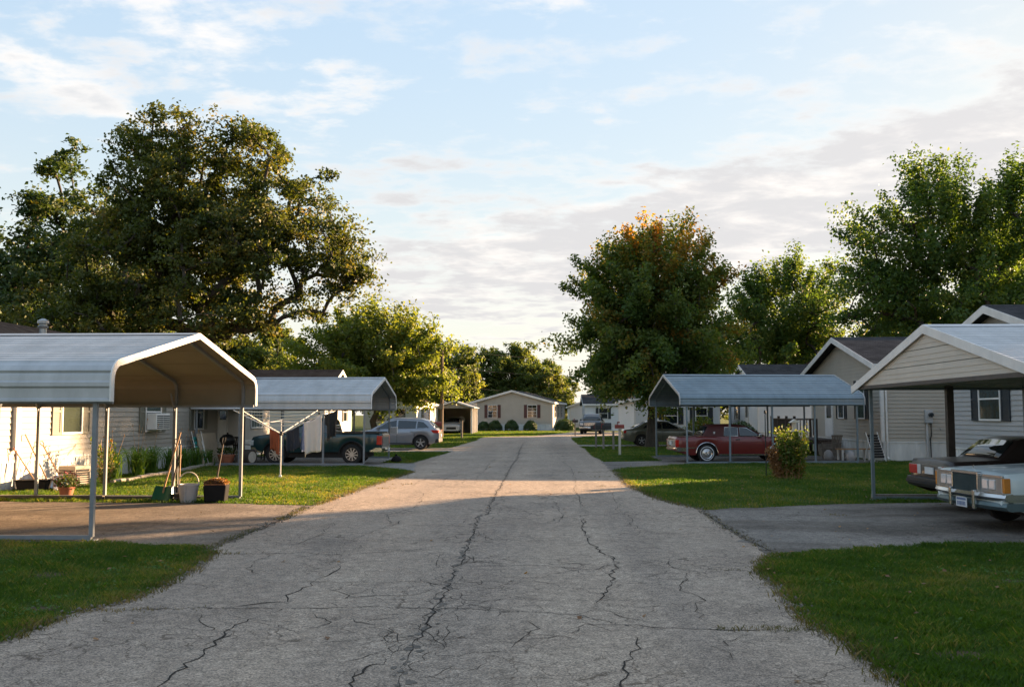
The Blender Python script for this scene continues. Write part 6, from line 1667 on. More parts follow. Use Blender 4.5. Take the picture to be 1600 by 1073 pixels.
for k in range(6): b.box(0.289, 0.293, -0.20, 0.20, 0.09 + 0.055 * k, 0.105 + 0.055 * k)
b.build('louvres', 'tan_metal', g)
t = thing('flower_pot', (-10.35, 19.95, 0.0), 0, 'dark red flowering plant in a pot on the carport rail', 'flower pot')
b = MB(); b.lathe([(0.11, 0.0), (0.16, 0.2), (0.175, 0.2), (0.175, 0.235), (0.15, 0.235), (0.12, 0.2)], (0, 0, 0), 18); b.build('pot', 'terracotta', t, smooth=40)
r_ = np.random.default_rng(5); P_ = unit(r_.normal(size=(420, 3))) * np.array((0.27, 0.25, 0.17)) * r_.uniform(0.4, 1, (420, 1)) + np.array((0, 0, 0.33))
v, q = leaf_faces(P_, 0.06 * r_.uniform(0.6, 1.4, 420), unit(r_.normal(size=(420, 3))), r_); np_mesh('foliage', v, quads=q, m='leaf_dark', parent=t, tint=np.repeat(r_.random(420), 4))
P_ = unit(r_.normal(size=(60, 3))) * np.array((0.28, 0.26, 0.2)) + np.array((0, 0, 0.36)); v, q = leaf_faces(P_, 0.06 * r_.uniform(0.7, 1.3, 60), unit(r_.normal(size=(60, 3))), r_); np_mesh('flowers', v, quads=q, m='flower_red', parent=t)

# timber along the far edge of the near left carport and stones edging the bed
for k, (x0, x1, lab) in enumerate(((-16.0, -12.4, 'weathered landscape timber left of the first rear carport post'), (-12.36, -9.3, 'weathered landscape timber below the flower pot'), (-9.26, -6.9, 'weathered landscape timber behind the green scoop'))):
    b = MB(); b.box(x0, x1, 19.42, 19.55, 0.0, 0.10 - 0.008 * k); tag(b.build('landscape_timber', 'timber_edge', None, bevel=0.015), lab, 'timber', 'timbers along the left driveway')
t = thing('bed_edging', (-11.2, 23.9, 0), 0, 'low stone edging in front of the daylily bed', 'edging')
r_ = np.random.default_rng(8); y = 0.0
while y < 9.6:
    l_ = r_.uniform(0.3, 0.48); x = 0.1 * math.sin(y * 0.5) - 0.06 * y + r_.normal(0, 0.02)
    b = MB(); b.box(x - 0.07, x + 0.07, y, y + l_ - 0.02, 0, r_.uniform(0.08, 0.12)); b.build('stone', 'stone_edge', t, bevel=0.02); y += l_

# tools round the third rear post of the near left carport
shovel((-7.95, 19.15, 0.02), (-7.72, 19.55, 1.42), 'green snow scoop with a long wooden handle leaning on the carport post', grip='none', blade='green_plastic', bw=0.52, bh=0.30, kind='snow_scoop', handle='wood_handle')
shovel((-7.62, 19.2, 0.02), (-7.78, 19.56, 1.28), 'black-handled spade with D-grip right of the carport post', handle='black_plastic', gripm='black_plastic', roll=0.3)
shovel((-7.80, 19.25, 0.02), (-7.74, 19.56, 0.95), 'short wooden-handled spade at the foot of the carport post', handle='wood_dark', gripm='wood_dark', bw=0.2)
t = thing('broom', (-7.55, 19.12, 0.02), 0, 'push broom with black bristles beside the white bucket', 'broom'); L_ = lean(t, (-7.55, 19.12, 0.02), (-7.72, 19.58, 1.15))
b = MB(); b.box(-0.16, 0.16, -0.03, 0.03, 0.09, 0.14); b.build('head', 'wood_dark', t); b = MB()
for k in range(22): b.box(-0.155 + k * 0.0145, -0.145 + k * 0.0145, -0.028, 0.028, 0.0, 0.09)
b.build('bristles', 'rubber', t); b = MB().tube([(0, 0, 0.12), (0, 0, L_)], 0.012, 8); b.build('handle', 'wood_handle', t)
t = thing('bucket', (-7.28, 18.93, 0.009), 0, 'pale grey plastic bucket with raised cream handle', 'bucket')
b = MB(); b.lathe([(0.0, 0.0), (0.155, 0.0), (0.205, 0.345), (0.218, 0.345), (0.218, 0.37), (0.195, 0.37), (0.15, 0.03), (0.0, 0.02)], (0, 0, 0), 24, cap=False); b.build('pail', 'bucket_grey', t, smooth=35)
b = MB().tube([(0.205 * math.cos(a), 0.03 * math.sin(a * 2), 0.36 + 0.25 * math.sin(a)) for a in np.linspace(0, math.pi, 15)], 0.013, 6); b.build('handle', 'cream_rope', t, smooth=True)
b = MB(); b.box(-0.01, 0.01, -0.212, -0.165, 0.02, 0.35); b.build('seam', 'bucket_grey', t)
t = thing('planter_bin', (-6.72, 18.98, 0.009), R(8), 'dark square bin heaped with brown leaves by the last carport post', 'bin')
b = MB(); b.prism([(-0.20, 0), (0.20, 0), (0.235, 0.36), (-0.235, 0.36)], 'y', -0.2, 0.2); b.build('bin', 'rubber', t, bevel=0.04)
r_ = np.random.default_rng(9); P_ = np.stack([r_.uniform(-0.22, 0.22, 500), r_.uniform(-0.19, 0.19, 500), 0.37 + 0.07 * r_.random(500)], 1); P_[:, 2] += 0.04 * np.cos(P_[:, 0] * 9)
v, q = leaf_faces(P_, 0.07 * r_.uniform(0.6, 1.4, 500), unit(r_.normal(size=(500, 3)) + np.array((0, 0, 1.0))), r_); np_mesh('leaf_heap', v, quads=q, m='leaf_dry', parent=t, tint=np.repeat(r_.random(500), 4))
b = MB(); b.box(-0.21, 0.21, -0.19, 0.19, 0.355, 0.385); b.build('fill', 'soil_leaves', t)
t = shovel((-6.73, 18.98, 0.40), (-6.62, 19.1, 1.33), 'dark shovel standing upright in the leaf bin', handle='wood_dark', gripm='black_plastic', bw=0.1, bh=0.1)

# --- rotary clothes line
CX, CY = -7.6, 26.7
t = thing('rotary_clothesline', (CX, CY, 0), 0, 'white rotary clothesline with four arms on the left lawn', 'clothesline')
b = MB().tube([(0, 0, 0), (0, 0, 1.25)], 0.02, 10); b.lathe([(0.05, 0.0), (0.05, 0.03), (0.03, 0.06)], (0, 0, 0), 12); b.tube([(0, 0, 1.25), (0, 0, 1.66)], 0.014, 8); b.build('pole', 'white_trim', t, smooth=40)
b = MB().lathe([(0.03, 1.19), (0.055, 1.21), (0.055, 1.29), (0.03, 1.31)], (0, 0, 0), 12); b.build('hub', 'black_plastic', t)
PH = R(-22); tips = []
for k in range(4):
    a = PH + k * math.pi / 2; e = (1.75 * math.cos(a), 1.75 * math.sin(a), 1.92); tips.append(Vector(e))
    b = MB().tube([(0.03 * math.cos(a), 0.03 * math.sin(a), 1.25), e], 0.0125, 8); b.build('arm', 'white_trim', t, smooth=40)
    m_ = Vector((e[0] * 0.45, e[1] * 0.45, 1.25 + 0.67 * 0.45)); b = MB().tube([(0, 0, 1.62), tuple(m_)], 0.008, 6); b.build('strut', 'white_trim', t)
hub = Vector((0, 0, 1.25))
for q in (0.35, 0.5, 0.65, 0.8, 0.95):
    pts = [hub + (tp - hub) * q for tp in tips]
    for k in range(4):
        a_, b_ = pts[k], pts[(k + 1) % 4]; mid = (a_ + b_) / 2 - Vector((0, 0, 0.05 * q))
        b = MB().tube([a_, mid, b_], 0.0075, 4); b.build('line', 'cream_rope', t)


def cloth(name, label, a, b_, drop, m, seed, shape='towel', cat='laundry'):
    """a piece of laundry pegged between two points, hanging down"""
    r = np.random.default_rng(seed); a = Vector(a); b_ = Vector(b_); d = b_ - a; L_ = d.length; d.normalize()
    nrm = Vector((0, 0, 1)).cross(d).normalized(); nu, nv = 18, 16; vs = []; ph = r.uniform(0, 6)
    def outline(u, v):
        if shape == 'shirt':
            if v < 0.42: half = 0.5
            else: half = 0.36
            return half
        return 0.5
    for j in range(nv + 1):
        v_ = j / nv
        for i in range(nu + 1):
            u = i / nu
            s_ = (u - 0.5) * 2 * outline(u, v_)
            wav = (0.035 * math.sin(u * 9 + ph) + 0.02 * math.sin(u * 21 + ph * 2 + v_)) * (0.25 + v_) + 0.03 * v_
            p = a + d * (L_ * (0.5 + s_ * (1 - 0.05 * v_))) - Vector((0, 0, 1)) * (drop * v_ * (1 + 0.05 * math.sin(u * 5 + ph)) + 0.03 * math.sin(math.pi * u) * (1 - v_)) + nrm * wav
            vs.append(p)
    fs = [(j * (nu + 1) + i, j * (nu + 1) + i + 1, (j + 1) * (nu + 1) + i + 1, (j + 1) * (nu + 1) + i) for j in range(nv) for i in range(nu)]
    o = MB().add(vs, fs).build(name, m, None, smooth=True)
    md = o.modifiers.new('thickness', 'SOLIDIFY'); md.thickness = 0.006
    return tag(o, label, cat, 'laundry on the clothesline')


def on_arm(k, q): return Vector((CX, CY, 0)) + hub + (tips[k] - hub) * q
def on_line(k, q, s_):
    a_, b_ = hub + (tips[k] - hub) * q, hub + (tips[(k + 1) % 4] - hub) * q
    return Vector((CX, CY, -0.05)) + a_ + (b_ - a_) * s_


cloth('grey_towel', 'light grey towel hanging on the clothesline', on_arm(0, 0.46), on_arm(0, 0.80), 0.98, 'cloth_grey', 1, cat='towel')
cloth('black_shirt', 'black T-shirt hanging at the right end of the clothesline', on_arm(0, 0.86) + Vector((0, 0, -0.03)), on_arm(0, 1.0) + Vector((0.18, 0, 0.02)), 0.74, 'cloth_black', 2, 'shirt', cat='shirt')
cloth('blue_jeans', 'pair of blue jeans next to the grey towel', on_line(0, 0.5, 0.25), on_line(0, 0.5, 0.42), 0.78, 'cloth_blue', 3, cat='jeans')
cloth('blue_shirt', 'faded blue shirt between navy towel and jeans', on_line(0, 0.65, 0.30), on_line(0, 0.65, 0.46), 0.8, 'cloth_blue', 4, cat='shirt')
cloth('navy_towel', 'dark navy towel right of the clothesline pole', on_arm(0, 0.10) + Vector((0, 0.1, 0)), on_arm(0, 0.34) + Vector((0, 0.1, 0)), 0.62, 'cloth_navy', 5, cat='towel')
cloth('rust_shirt', 'rust red shirt left of the clothesline pole', on_arm(2, 0.24), on_arm(2, 0.04), 0.62, 'cloth_rust', 6, cat='shirt')

# --- clutter by the porch of the cream home
t = thing('folding_lawn_chair', (-12.0, 32.4, 0), R(70), 'folded lawn chair with teal webbing leaning near the bed', 'chair')
for sg in (-0.24, 0.24):
    b = MB().tube([(sg, 0, 0.02), (sg, 0.12, 0.6), (sg, 0.30, 1.2)], 0.013, 6); b.build('leg', 'white_trim', t)
    b = MB().tube([(sg * 0.9, -0.14, 0.02), (sg * 0.9, 0.10, 0.5), (sg * 0.9, 0.22, 0.85)], 0.013, 6); b.build('leg', 'white_trim', t)
for k in range(6):
    b = MB(); b.bar([(-0.23, 0.03 + 0.048 * k, 0.2 + 0.15 * k), (0.23, 0.03 + 0.048 * k, 0.2 + 0.15 * k)], 0.012, 0.11); b.build('webbing', 'teal_cloth', t)
t = thing('bowl_planter', (-11.35, 33.0, 0.009), 0, 'round terracotta bowl planter on the lawn near the porch', 'planter')
b = MB().lathe([(0.0, 0), (0.16, 0.0), (0.25, 0.13), (0.29, 0.30), (0.31, 0.30), (0.31, 0.36), (0.28, 0.36), (0.24, 0.28), (0, 0.26)], (0, 0, 0), 24, cap=False); b.build('bowl', 'terracotta', t, smooth=35)
r_ = np.random.default_rng(12); P_ = np.stack([r_.normal(0, 0.16, 300), r_.normal(0, 0.16, 300), 0.4 + 0.2 * r_.random(300)], 1); v, q = leaf_faces(P_, 0.08 * r_.uniform(0.6, 1.4, 300), unit(r_.normal(size=(300, 3))), r_); np_mesh('foliage', v, quads=q, m='leaf_dark', parent=t, tint=np.repeat(r_.random(300), 4))
t = thing('log_round', (-10.6, 33.1, 0.009), R(65), 'sawn log round standing on its side right of the bowl planter', 'log')
b = MB().lathe([(0.25, -0.2), (0.27, -0.1), (0.27, 0.1), (0.25, 0.2)], (0, 0, 0.27), 18, 'y'); b.build('bark', 'bark', t, smooth=40); b = MB().lathe([(0.0, -0.206), (0.19, -0.204), (0.2, -0.2)], (0, 0, 0.27), 18, 'y'); b.build('cut_face', 'lattice', t)


def patio_chair(loc, rz, label, m='wicker', h=0.95):
    t = thing('patio_chair', loc, rz, label, 'chair')
    b = MB(); b.box(-0.27, 0.27, -0.25, 0.25, 0.38, 0.44); b.build('seat', m, t, bevel=0.015)
    for k in range(6):
        b = MB(); b.box(-0.25 + 0.09 * k, -0.20 + 0.09 * k, 0.23, 0.26, 0.44, h - 0.05); b.rot('X', R(-10), (0, 0.24, 0.44)); b.build('slat', m, t)
    b = MB(); b.box(-0.28, 0.28, 0.22, 0.27, h - 0.06, h); b.rot('X', R(-10), (0, 0.24, 0.44)); b.build('top_rail', m, t)
    for sx in (-1, 1):
        for sy in (-1, 1):
            b = MB(); b.box(sx * 0.25 - 0.02, sx * 0.25 + 0.02, sy * 0.23 - 0.02, sy * 0.23 + 0.02, 0, 0.38); b.build('leg', m, t)
        b = MB(); b.box(sx * 0.28 - 0.025, sx * 0.28 + 0.025, -0.25, 0.27, 0.62, 0.65); b.box(sx * 0.28 - 0.02, sx * 0.28 + 0.02, -0.25, -0.21, 0.44, 0.62); b.build('arm_rest', m, t)
    return t


patio_chair((-11.4, 35.0, 0.009), R(60), 'dark slatted patio chair nearest the cream home door'); patio_chair((-10.9, 36.6, 0.009), R(120), 'dark slatted patio chair behind the pickup nose')
t = thing('wooden_crate', (-10.9, 33.7, 0.009), R(20), 'open wooden crate in front of the pickup nose', 'crate')
for k in range(3):
    for y in (-0.25, 0.25): b = MB(); b.box(-0.35, 0.35, y - 0.012, y + 0.012, 0.03 + 0.17 * k, 0.16 + 0.17 * k); b.build('slat', 'wood_grey', t)
    for x in (-0.35, 0.35): b = MB(); b.box(x - 0.012, x + 0.012, -0.235, 0.235, 0.03 + 0.17 * k, 0.16 + 0.17 * k); b.build('slat', 'wood_grey', t)
b = MB(); b.box(-0.335, 0.335, -0.235, 0.235, 0.01, 0.03); b.build('base', 'wood_grey', t)
t = thing('kettle_grill', (-11.7, 34.1, 0.009), 0, 'black covered grill by the cream home door', 'grill')
b = MB().lathe([(0.0, 0.62), (0.2, 0.66), (0.28, 0.8), (0.29, 0.84), (0.27, 0.92), (0.16, 1.03), (0, 1.06)], (0, 0, 0), 20, cap=False); b.build('kettle', 'black_plastic', t, smooth=40); b = MB().tube([(0, 0, 1.05), (0, 0, 1.12)], 0.03, 8); b.build('knob', 'wood_dark', t)
for k in range(3): a = k * 2.09; b = MB().tube([(0.12 * math.cos(a), 0.12 * math.sin(a), 0.68), (0.3 * math.cos(a), 0.3 * math.sin(a), 0.0)], 0.014, 6); b.build('leg', 'steel', t)
t = thing('plywood_board', (-11.95, 33.3, 0.0), 0, 'sunlit tan board leaning against the cream home', 'board'); b = MB(); b.box(-0.02, 0.02, -0.9, 0.9, 0.0, 1.15); b.rot('Y', R(-14)); b.build('board', 'tan_metal', t)
t = thing('wall_box', (-6.28, 38.05, 1.02), 0, 'small white box fixed to the rear post of the pickup carport', 'box'); b = MB(); b.box(-0.02, 0.28, -0.16, 0.02, 0, 0.26); b.build('case', 'white_trim', t, bevel=0.01); b = MB(); b.box(0.0, 0.26, -0.168, -0.161, 0.02, 0.24); b.build('cover', 'bucket_grey', t)
t = thing('rubbish_bag', (-5.55, 34.9, 0.0), 0, 'black bag on the grass behind the pickup bumper', 'bag'); b = MB().lathe([(0.0, 0.0), (0.22, 0.0), (0.28, 0.12), (0.24, 0.28), (0.12, 0.38), (0.04, 0.42), (0.07, 0.5), (0, 0.5)], (0, 0, 0), 14, cap=False)
b.v = [(p[0] * 0.7, p[1] * 0.7, p[2] * 0.62) for p in b.v]; b.v = [(p[0] * (1 + 0.12 * math.sin(p[2] * 31 + p[1] * 17)), p[1] * (1 + 0.12 * math.cos(p[2] * 23 + p[0] * 19)), p[2]) for p in b.v]; b.build('bag', 'rubber', t, smooth=60)


# --- mailboxes
def mailbox(loc, rz, label, m, ph=1.0, postm='wood_grey', flag='red_paint', size=1.0):
    t = thing('mailbox', loc, rz, label, 'mailbox', 'kerbside mailboxes'); s_ = size
    b = MB(); b.box(-0.05, 0.05, -0.05, 0.05, 0, ph); b.build('post', postm, t, bevel=0.006)
    b = MB(); b.box(-0.1, 0.1, -0.22, 0.22, ph, ph + 0.03); b.build('bracket', postm, t)
    pr = [(-0.09 * s_, ph + 0.03), (0.09 * s_, ph + 0.03)] + [(0.09 * s_ * math.cos(a), ph + 0.03 + 0.12 * s_ + 0.09 * s_ * math.sin(a)) for a in np.linspace(0, math.pi, 9)]
    b = MB(); b.prism(pr, 'y', -0.25 * s_, 0.25 * s_); bx = b.build('box', m, t)
    b = MB(); b.prism([(p[0] * 1.05, p[1] + 0.002) for p in pr], 'y', -0.262 * s_, -0.2505 * s_); b.build('door', m, bx)
    b = MB(); b.box(0.092 * s_, 0.10 * s_, -0.12, -0.09, ph + 0.1, ph + 0.3); b.box(0.092 * s_, 0.10 * s_, -0.12, 0.0, ph + 0.26, ph + 0.32); b.build('flag', flag, bx)
    return t


mailbox((-6.5, 55.9, 0), R(90), 'red-brown mailbox on a post behind the grey crossover', 'red_paint', 1.05, size=1.3)
mailbox((3.04, 48.0, 0), R(-90), 'large black mailbox leaning over the right kerb before the maple', 'black_plastic', 1.0, size=1.6)
mailbox((2.75, 49.6, 0), R(-90), 'second black mailbox just behind the large one', 'black_plastic', 0.95, size=1.1)
mailbox((3.34, 41.4, 0), R(-90), 'small red mailbox on the pale post nearest the blue carport', 'red_paint', 1.15, 'lattice', 'red_paint', 0.8)
mailbox((2.6, 78.5, 0), R(-90), 'far mailbox on a brown post at the road bend', 'black_plastic', 1.1, size=1.0)
t = thing('newspaper_box', (3.55, 48.0, 0.95), 0, 'white tube box beside the large black mailbox', 'paper box'); b = MB(); b.box(-0.45, 0.3, -0.1, 0.1, 0.0, 0.16); b.build('tube', 'white_trim', t, bevel=0.02); b = MB(); b.box(-0.05, 0.05, -0.05, 0.05, -0.95, 0.0); b.build('post', 'wood_grey', t)

# --- poles and wires
def pole(loc, h, r0, label, lamp_=False):
    t = thing('utility_pole', loc, 0, label, 'pole')
    b = MB().tube([(0, 0, 0), (0.02, 0, h * 0.5), (0.0, 0, h)], [r0, r0 * 0.88, r0 * 0.75], 12); b.build('pole', 'wood_pole', t, smooth=40)
    if lamp_:
        b = MB().tube([(0, 0, h - 0.3), (0.4, -0.3, h - 0.05)], 0.03, 6); b.build('bracket', 'steel', t); b = MB().lathe([(0.05, h - 0.22), (0.17, h - 0.18), (0.14, h - 0.0), (0.05, h + 0.06)], (0.45, -0.34, 0), 12); b.build('lamp_head', 'white_trim', t, smooth=40)
    else:
        for k, z in enumerate((h - 0.25, h - 1.6, h - 3.0)): b = MB().lathe([(0.05, -0.05), (0.06, 0), (0.03, 0.06)], (r0 * 0.9, 0, z), 8); b.build('insulator', 'wood_dark', t)
        b = MB(); b.box(-0.16, 0.16, -0.2, -0.1, 2.2, 2.6); b.build('cable_box', 'wood_grey', t)
    return t


pole((-8.05, 72.8, 0), 7.1, 0.15, 'tall wooden utility pole left of the far carport'); pole((-8.6, 116.0, 0), 6.0, 0.16, 'short pole with lamp behind the far carport roof', True)
for k, (z0, p1, lab) in enumerate(((6.9, (26, 128, 9.6), 'highest overhead wire running right from the utility pole'), (5.5, (26, 128, 7.6), 'middle overhead wire running right from the utility pole'), (4.1, (26, 128, 4.9), 'lowest overhead wire running right from the utility pole'))):
    a_ = Vector((-7.9, 72.8, z0)); b_ = Vector(p1); pts = [a_ + (b_ - a_) * (i / 20) - Vector((0, 0, 0.9 * 4 * (i / 20) * (1 - i / 20))) for i in range(21)]
    tag(MB().tube(pts, 0.007, 4).build('overhead_wire', 'wire'), lab, 'wire', 'overhead wires')
t = thing('round_sign', (-8.0, 90.0, 0), 0, 'small round white disc on a post before the far carport', 'sign'); b = MB().tube([(0, 0, 0), (0, 0, 1.1)], 0.03, 6); b.build('post', 'white_trim', t); b = MB().lathe([(0.0, -0.06), (0.36, -0.05), (0.36, -0.02), (0, -0.02)], (0, 0, 1.25), 18, 'y', cap=False); b.build('disc', 'white_trim', t)
t = thing('wooden_post', (-6.2, 70.0, 0), 0, 'bare wooden post on the grass right of the utility pole', 'post'); b = MB(); b.box(-0.07, 0.07, -0.07, 0.07, 0, 1.3); b.build('post', 'wood_grey', t); b = MB(); b.box(-0.1, 0.1, -0.1, 0.1, 1.3, 1.34); b.build('cap', 'wood_grey', t)
t = thing('bird_bath', (-7.6, 56.4, 0), 0, 'small dark stand beside the red-brown mailbox', 'stand'); b = MB().lathe([(0.14, 0), (0.05, 0.1), (0.05, 0.75), (0.22, 0.8), (0.24, 0.86), (0.2, 0.84), (0, 0.8)], (0, 0, 0), 14); b.build('bowl', 'concrete', t, smooth=40)

# --- right lawn: stake, feeder, deck, patio furniture
t = thing('shepherd_hook', (6.35, 27.0, 0), 0, 'thin dark garden stake behind the bush', 'stake'); b = MB().tube([(0, 0, 0), (0, 0, 1.78), (0.02, 0, 1.84)], 0.014, 6); b.build('rod', 'dark', t); b = MB().lathe([(0, 1.8), (0.035, 1.84), (0.03, 1.9), (0, 1.93)], (0, 0, 0), 8); b.build('finial', 'dark', t)
t = thing('bird_feeder', (7.15, 26.9, 0), 0, 'weathered wooden bird feeder on a post behind the bush', 'bird feeder'); b = MB(); b.box(-0.03, 0.03, -0.03, 0.03, 0, 1.3); b.build('post', 'wood_grey', t)
b = MB(); b.box(-0.22, 0.22, -0.12, 0.12, 1.3, 1.34); b.build('tray', 'lattice', t); b = MB(); b.box(-0.05, 0.03, -0.08, 0.08, 1.34, 1.56); b.build('seed_hopper', 'lattice', t); b = MB(); b.prism([(-0.14, 1.56), (0.14, 1.56), (0, 1.66)], 'y', -0.13, 0.13); b.build('roof', 'lattice', t)
t = thing('porch_deck', (11.0, 41.5, 0), 0, 'dark wooden deck with railing at the taupe home door', 'deck')
for k in range(13): b = MB(); b.box(0.02 + 0.15 * k, 0.155 + 0.15 * k, 0, 4.2, 0.66, 0.70); b.build('board', 'wood_dark', t)
b = MB(); b.box(0.0, 1.98, 0.0, 0.05, 0.50, 0.655); b.box(0.0, 0.05, 0.05, 4.2, 0.50, 0.655); b.build('rim_joist', 'wood_dark', t)
for x, y in ((0.05, 0.05), (1.0, 0.05), (0.05, 1.4), (0.05, 2.8), (0.05, 4.15), (1.9, 4.15)): b = MB(); b.box(x - 0.05, x + 0.05, y - 0.05, y + 0.05, 0, 1.72 if x < 0.5 else 1.6); b.build('post', 'wood_dark', t)
for z in (0.82, 1.55): b = MB(); b.box(0.02, 0.08, 0.1, 4.1, z, z + 0.06); b.build('rail', 'wood_dark', t)
for k in range(28): b = MB(); b.box(0.035, 0.065, 0.15 + 0.14 * k, 0.185 + 0.14 * k, 0.88, 1.55); b.build('baluster', 'wood_dark', t)
for k in range(6): b = MB(); b.box(0.15 + 0.14 * k, 0.185 + 0.14 * k, 0.035, 0.065, 0.88, 1.55); b.build('baluster', 'wood_dark', t)
b = MB(); b.box(0.08, 0.98, 0.02, 0.08, 1.55, 1.61); b.build('rail', 'wood_dark', t)
for k in range(3): b = MB(); b.box(1.05, 1.95, -0.3 - 0.28 * k, -0.02 - 0.28 * k, 0.0, 0.5 - 0.17 * k); b.build('step', 'wood_grey', t, bevel=0.01)
patio_chair((11.75, 38.6, 0.0), R(-60), 'patio chair with pale frame in front of the deck steps', 'wood_grey')
t = thing('garden_bench', (12.2, 37.3, 0.0), R(10), 'low brown bench table below the taupe home window', 'bench')
for k in range(4): b = MB(); b.box(-0.65, 0.65, -0.22 + 0.115 * k, -0.12 + 0.115 * k, 0.42, 0.455); b.build('slat', 'wood_handle', t)
for x in (-0.55, 0.55):
    for y in (-0.18, 0.18): b = MB(); b.box(x - 0.03, x + 0.03, y - 0.03, y + 0.03, 0, 0.42); b.build('leg', 'white_trim', t)
t = thing('folded_lounger', (12.55, 36.0, 0.0), R(20), 'folded white-framed lounge chair leaning by the home corner', 'lounge chair')
for sg in (-0.26, 0.26): b = MB().tube([(sg, -0.35, 0.02), (sg, -0.05, 0.7), (sg, 0.12, 1.12)], 0.016, 6); b.build('frame_tube', 'white_trim', t); b = MB().tube([(sg * 0.9, 0.25, 0.02), (sg * 0.9, 0.1, 0.5), (sg * 0.9, 0.02, 0.9)], 0.014, 6); b.build('leg', 'white_trim', t)
for k in range(9): b = MB(); b.bar([(-0.25, -0.27 + 0.042 * k, 0.2 + 0.098 * k), (0.25, -0.27 + 0.042 * k, 0.2 + 0.098 * k)], 0.012, 0.085); b.build('webbing', 'dark', t)
for k, (x, y) in enumerate(((11.4, 37.9), (11.95, 36.9))):
    t = thing('storage_bag', (x, y, 0), 0.4 * k, ('pale sack under the patio chair', 'pale sack under the bench table')[k], 'sack'); b = MB().lathe([(0, 0), (0.16, 0), (0.2, 0.12), (0.15, 0.3), (0.06, 0.38), (0, 0.38)], (0, 0, 0), 12, cap=False); b.build('sack', 'bucket_grey', t, smooth=60)
# ---------------------------------------------------------------- grass
leaf_mat('grass_blade', (0.034, 0.080, 0.008), (0.064, 0.122, 0.013), (0.20, 0.175, 0.05), 0.45, 0.6)
leaf_mat('weed_blade', (0.06, 0.075, 0.02), (0.12, 0.10, 0.035), (0.22, 0.16, 0.07), 0.3, 0.7)
LAWNS = {
    'left near': [(-4.32, 5.5), (-4.31, 7.4), (-4.25, 8.52), (-4.04, 8.9), (-4.0, 9.69), (-4.09, 10.81), (-4.31, 12.04), (-4.65, 12.6), (-6.4, 12.98), (-9, 13.0), (-9, 5.5)],
    'right near': [(2.3, 5.5), (2.38, 6.58), (2.43, 7.46), (2.28, 8.22), (2.44, 9.84), (2.5, 10.95), (2.69, 11.6), (3.12, 12.24), (4.76, 12.93), (6.66, 13.3), (9, 13.35), (9, 5.5)],
    'left mid': [(-16, 19.3), (-8, 18.8), (-6.2, 18.7), (-4.55, 18.35), (-4.44, 22.2), (-4.12, 29.2), (-5.2, 31.2), (-6.3, 32.0), (-12.5, 32.1), (-12.55, 19.6)],
    'right mid': [(3.0, 17.75), (5.75, 18.96), (9.9, 19.75), (22, 19.9), (22, 24), (13.2, 24), (13.2, 31), (20, 31), (20, 36), (12.9, 36.2), (12.8, 34.9), (5.1, 34.0), (3.4, 32.2), (2.2, 30.2), (2.15, 23.46), (2.47, 19.68)],
    'left far': [(-6.0, 34.3), (-4.85, 34.1), (-4.47, 44.4), (-13, 44.4), (-13, 38.9), (-6.0, 38.9)],
    'left farther': [(-13, 49.6), (-5.0, 49.6), (-4.63, 64), (-4.9, 69.5), (-4.7, 73), (-3.2, 75.6), (-0.81, 77.4), (2.0, 89.5), (2.8, 100), (-12, 100)],
    'right far': [(2.28, 35.4), (4.5, 36.2), (4.5, 40.3), (13, 41), (13, 52), (2.0, 52), (2.15, 48), (2.07, 40.6)],
    'right farther': [(2.0, 55), (13, 55.4), (13, 76), (4.0, 76), (2.04, 71.2), (1.99, 58.6)],
}


BARE = [(5.1, 10.3, 0.35), (3.4, 9.0, 0.25), (6.3, 11.6, 0.4), (3.1, 7.2, 0.28), (4.6, 7.9, 0.22), (-5.6, 10.4, 0.3), (-4.7, 8.6, 0.22), (-6.4, 11.9, 0.35), (5.4, 8.9, 0.2), (7.2, 22.0, 0.4), (4.2, 20.0, 0.4), (-6.0, 20.4, 0.3)]
mat('bare_soil', (0.10, 0.075, 0.05), 1.0, var=0.3, scale=18, spec=0.05, bump=0.5)
for i_, (bx_, by_, br_) in enumerate(BARE):
    rb = np.random.default_rng(700 + i_); pl_ = [(bx_ + br_ * 0.95 * rb.uniform(0.6, 1.15) * math.cos(t), by_ + br_ * 0.6 * rb.uniform(0.6, 1.15) * math.sin(t)) for t in np.linspace(0, 6.28, 15)[:-1]]
    tag(sheet('soil_patch', pl_, 0.003, 'bare_soil'), kind='structure')


def inside(P, poly):
    x, y = P[:, 0], P[:, 1]; c = np.zeros(len(P), bool); n = len(poly); j = n - 1
    for i in range(n):
        xi, yi = poly[i]; xj, yj = poly[j]
        k = ((yi > y) != (yj > y)) & (x < (xj - xi) * (y - yi) / (yj - yi + 1e-12) + xi)
        c ^= k; j = i
    return c


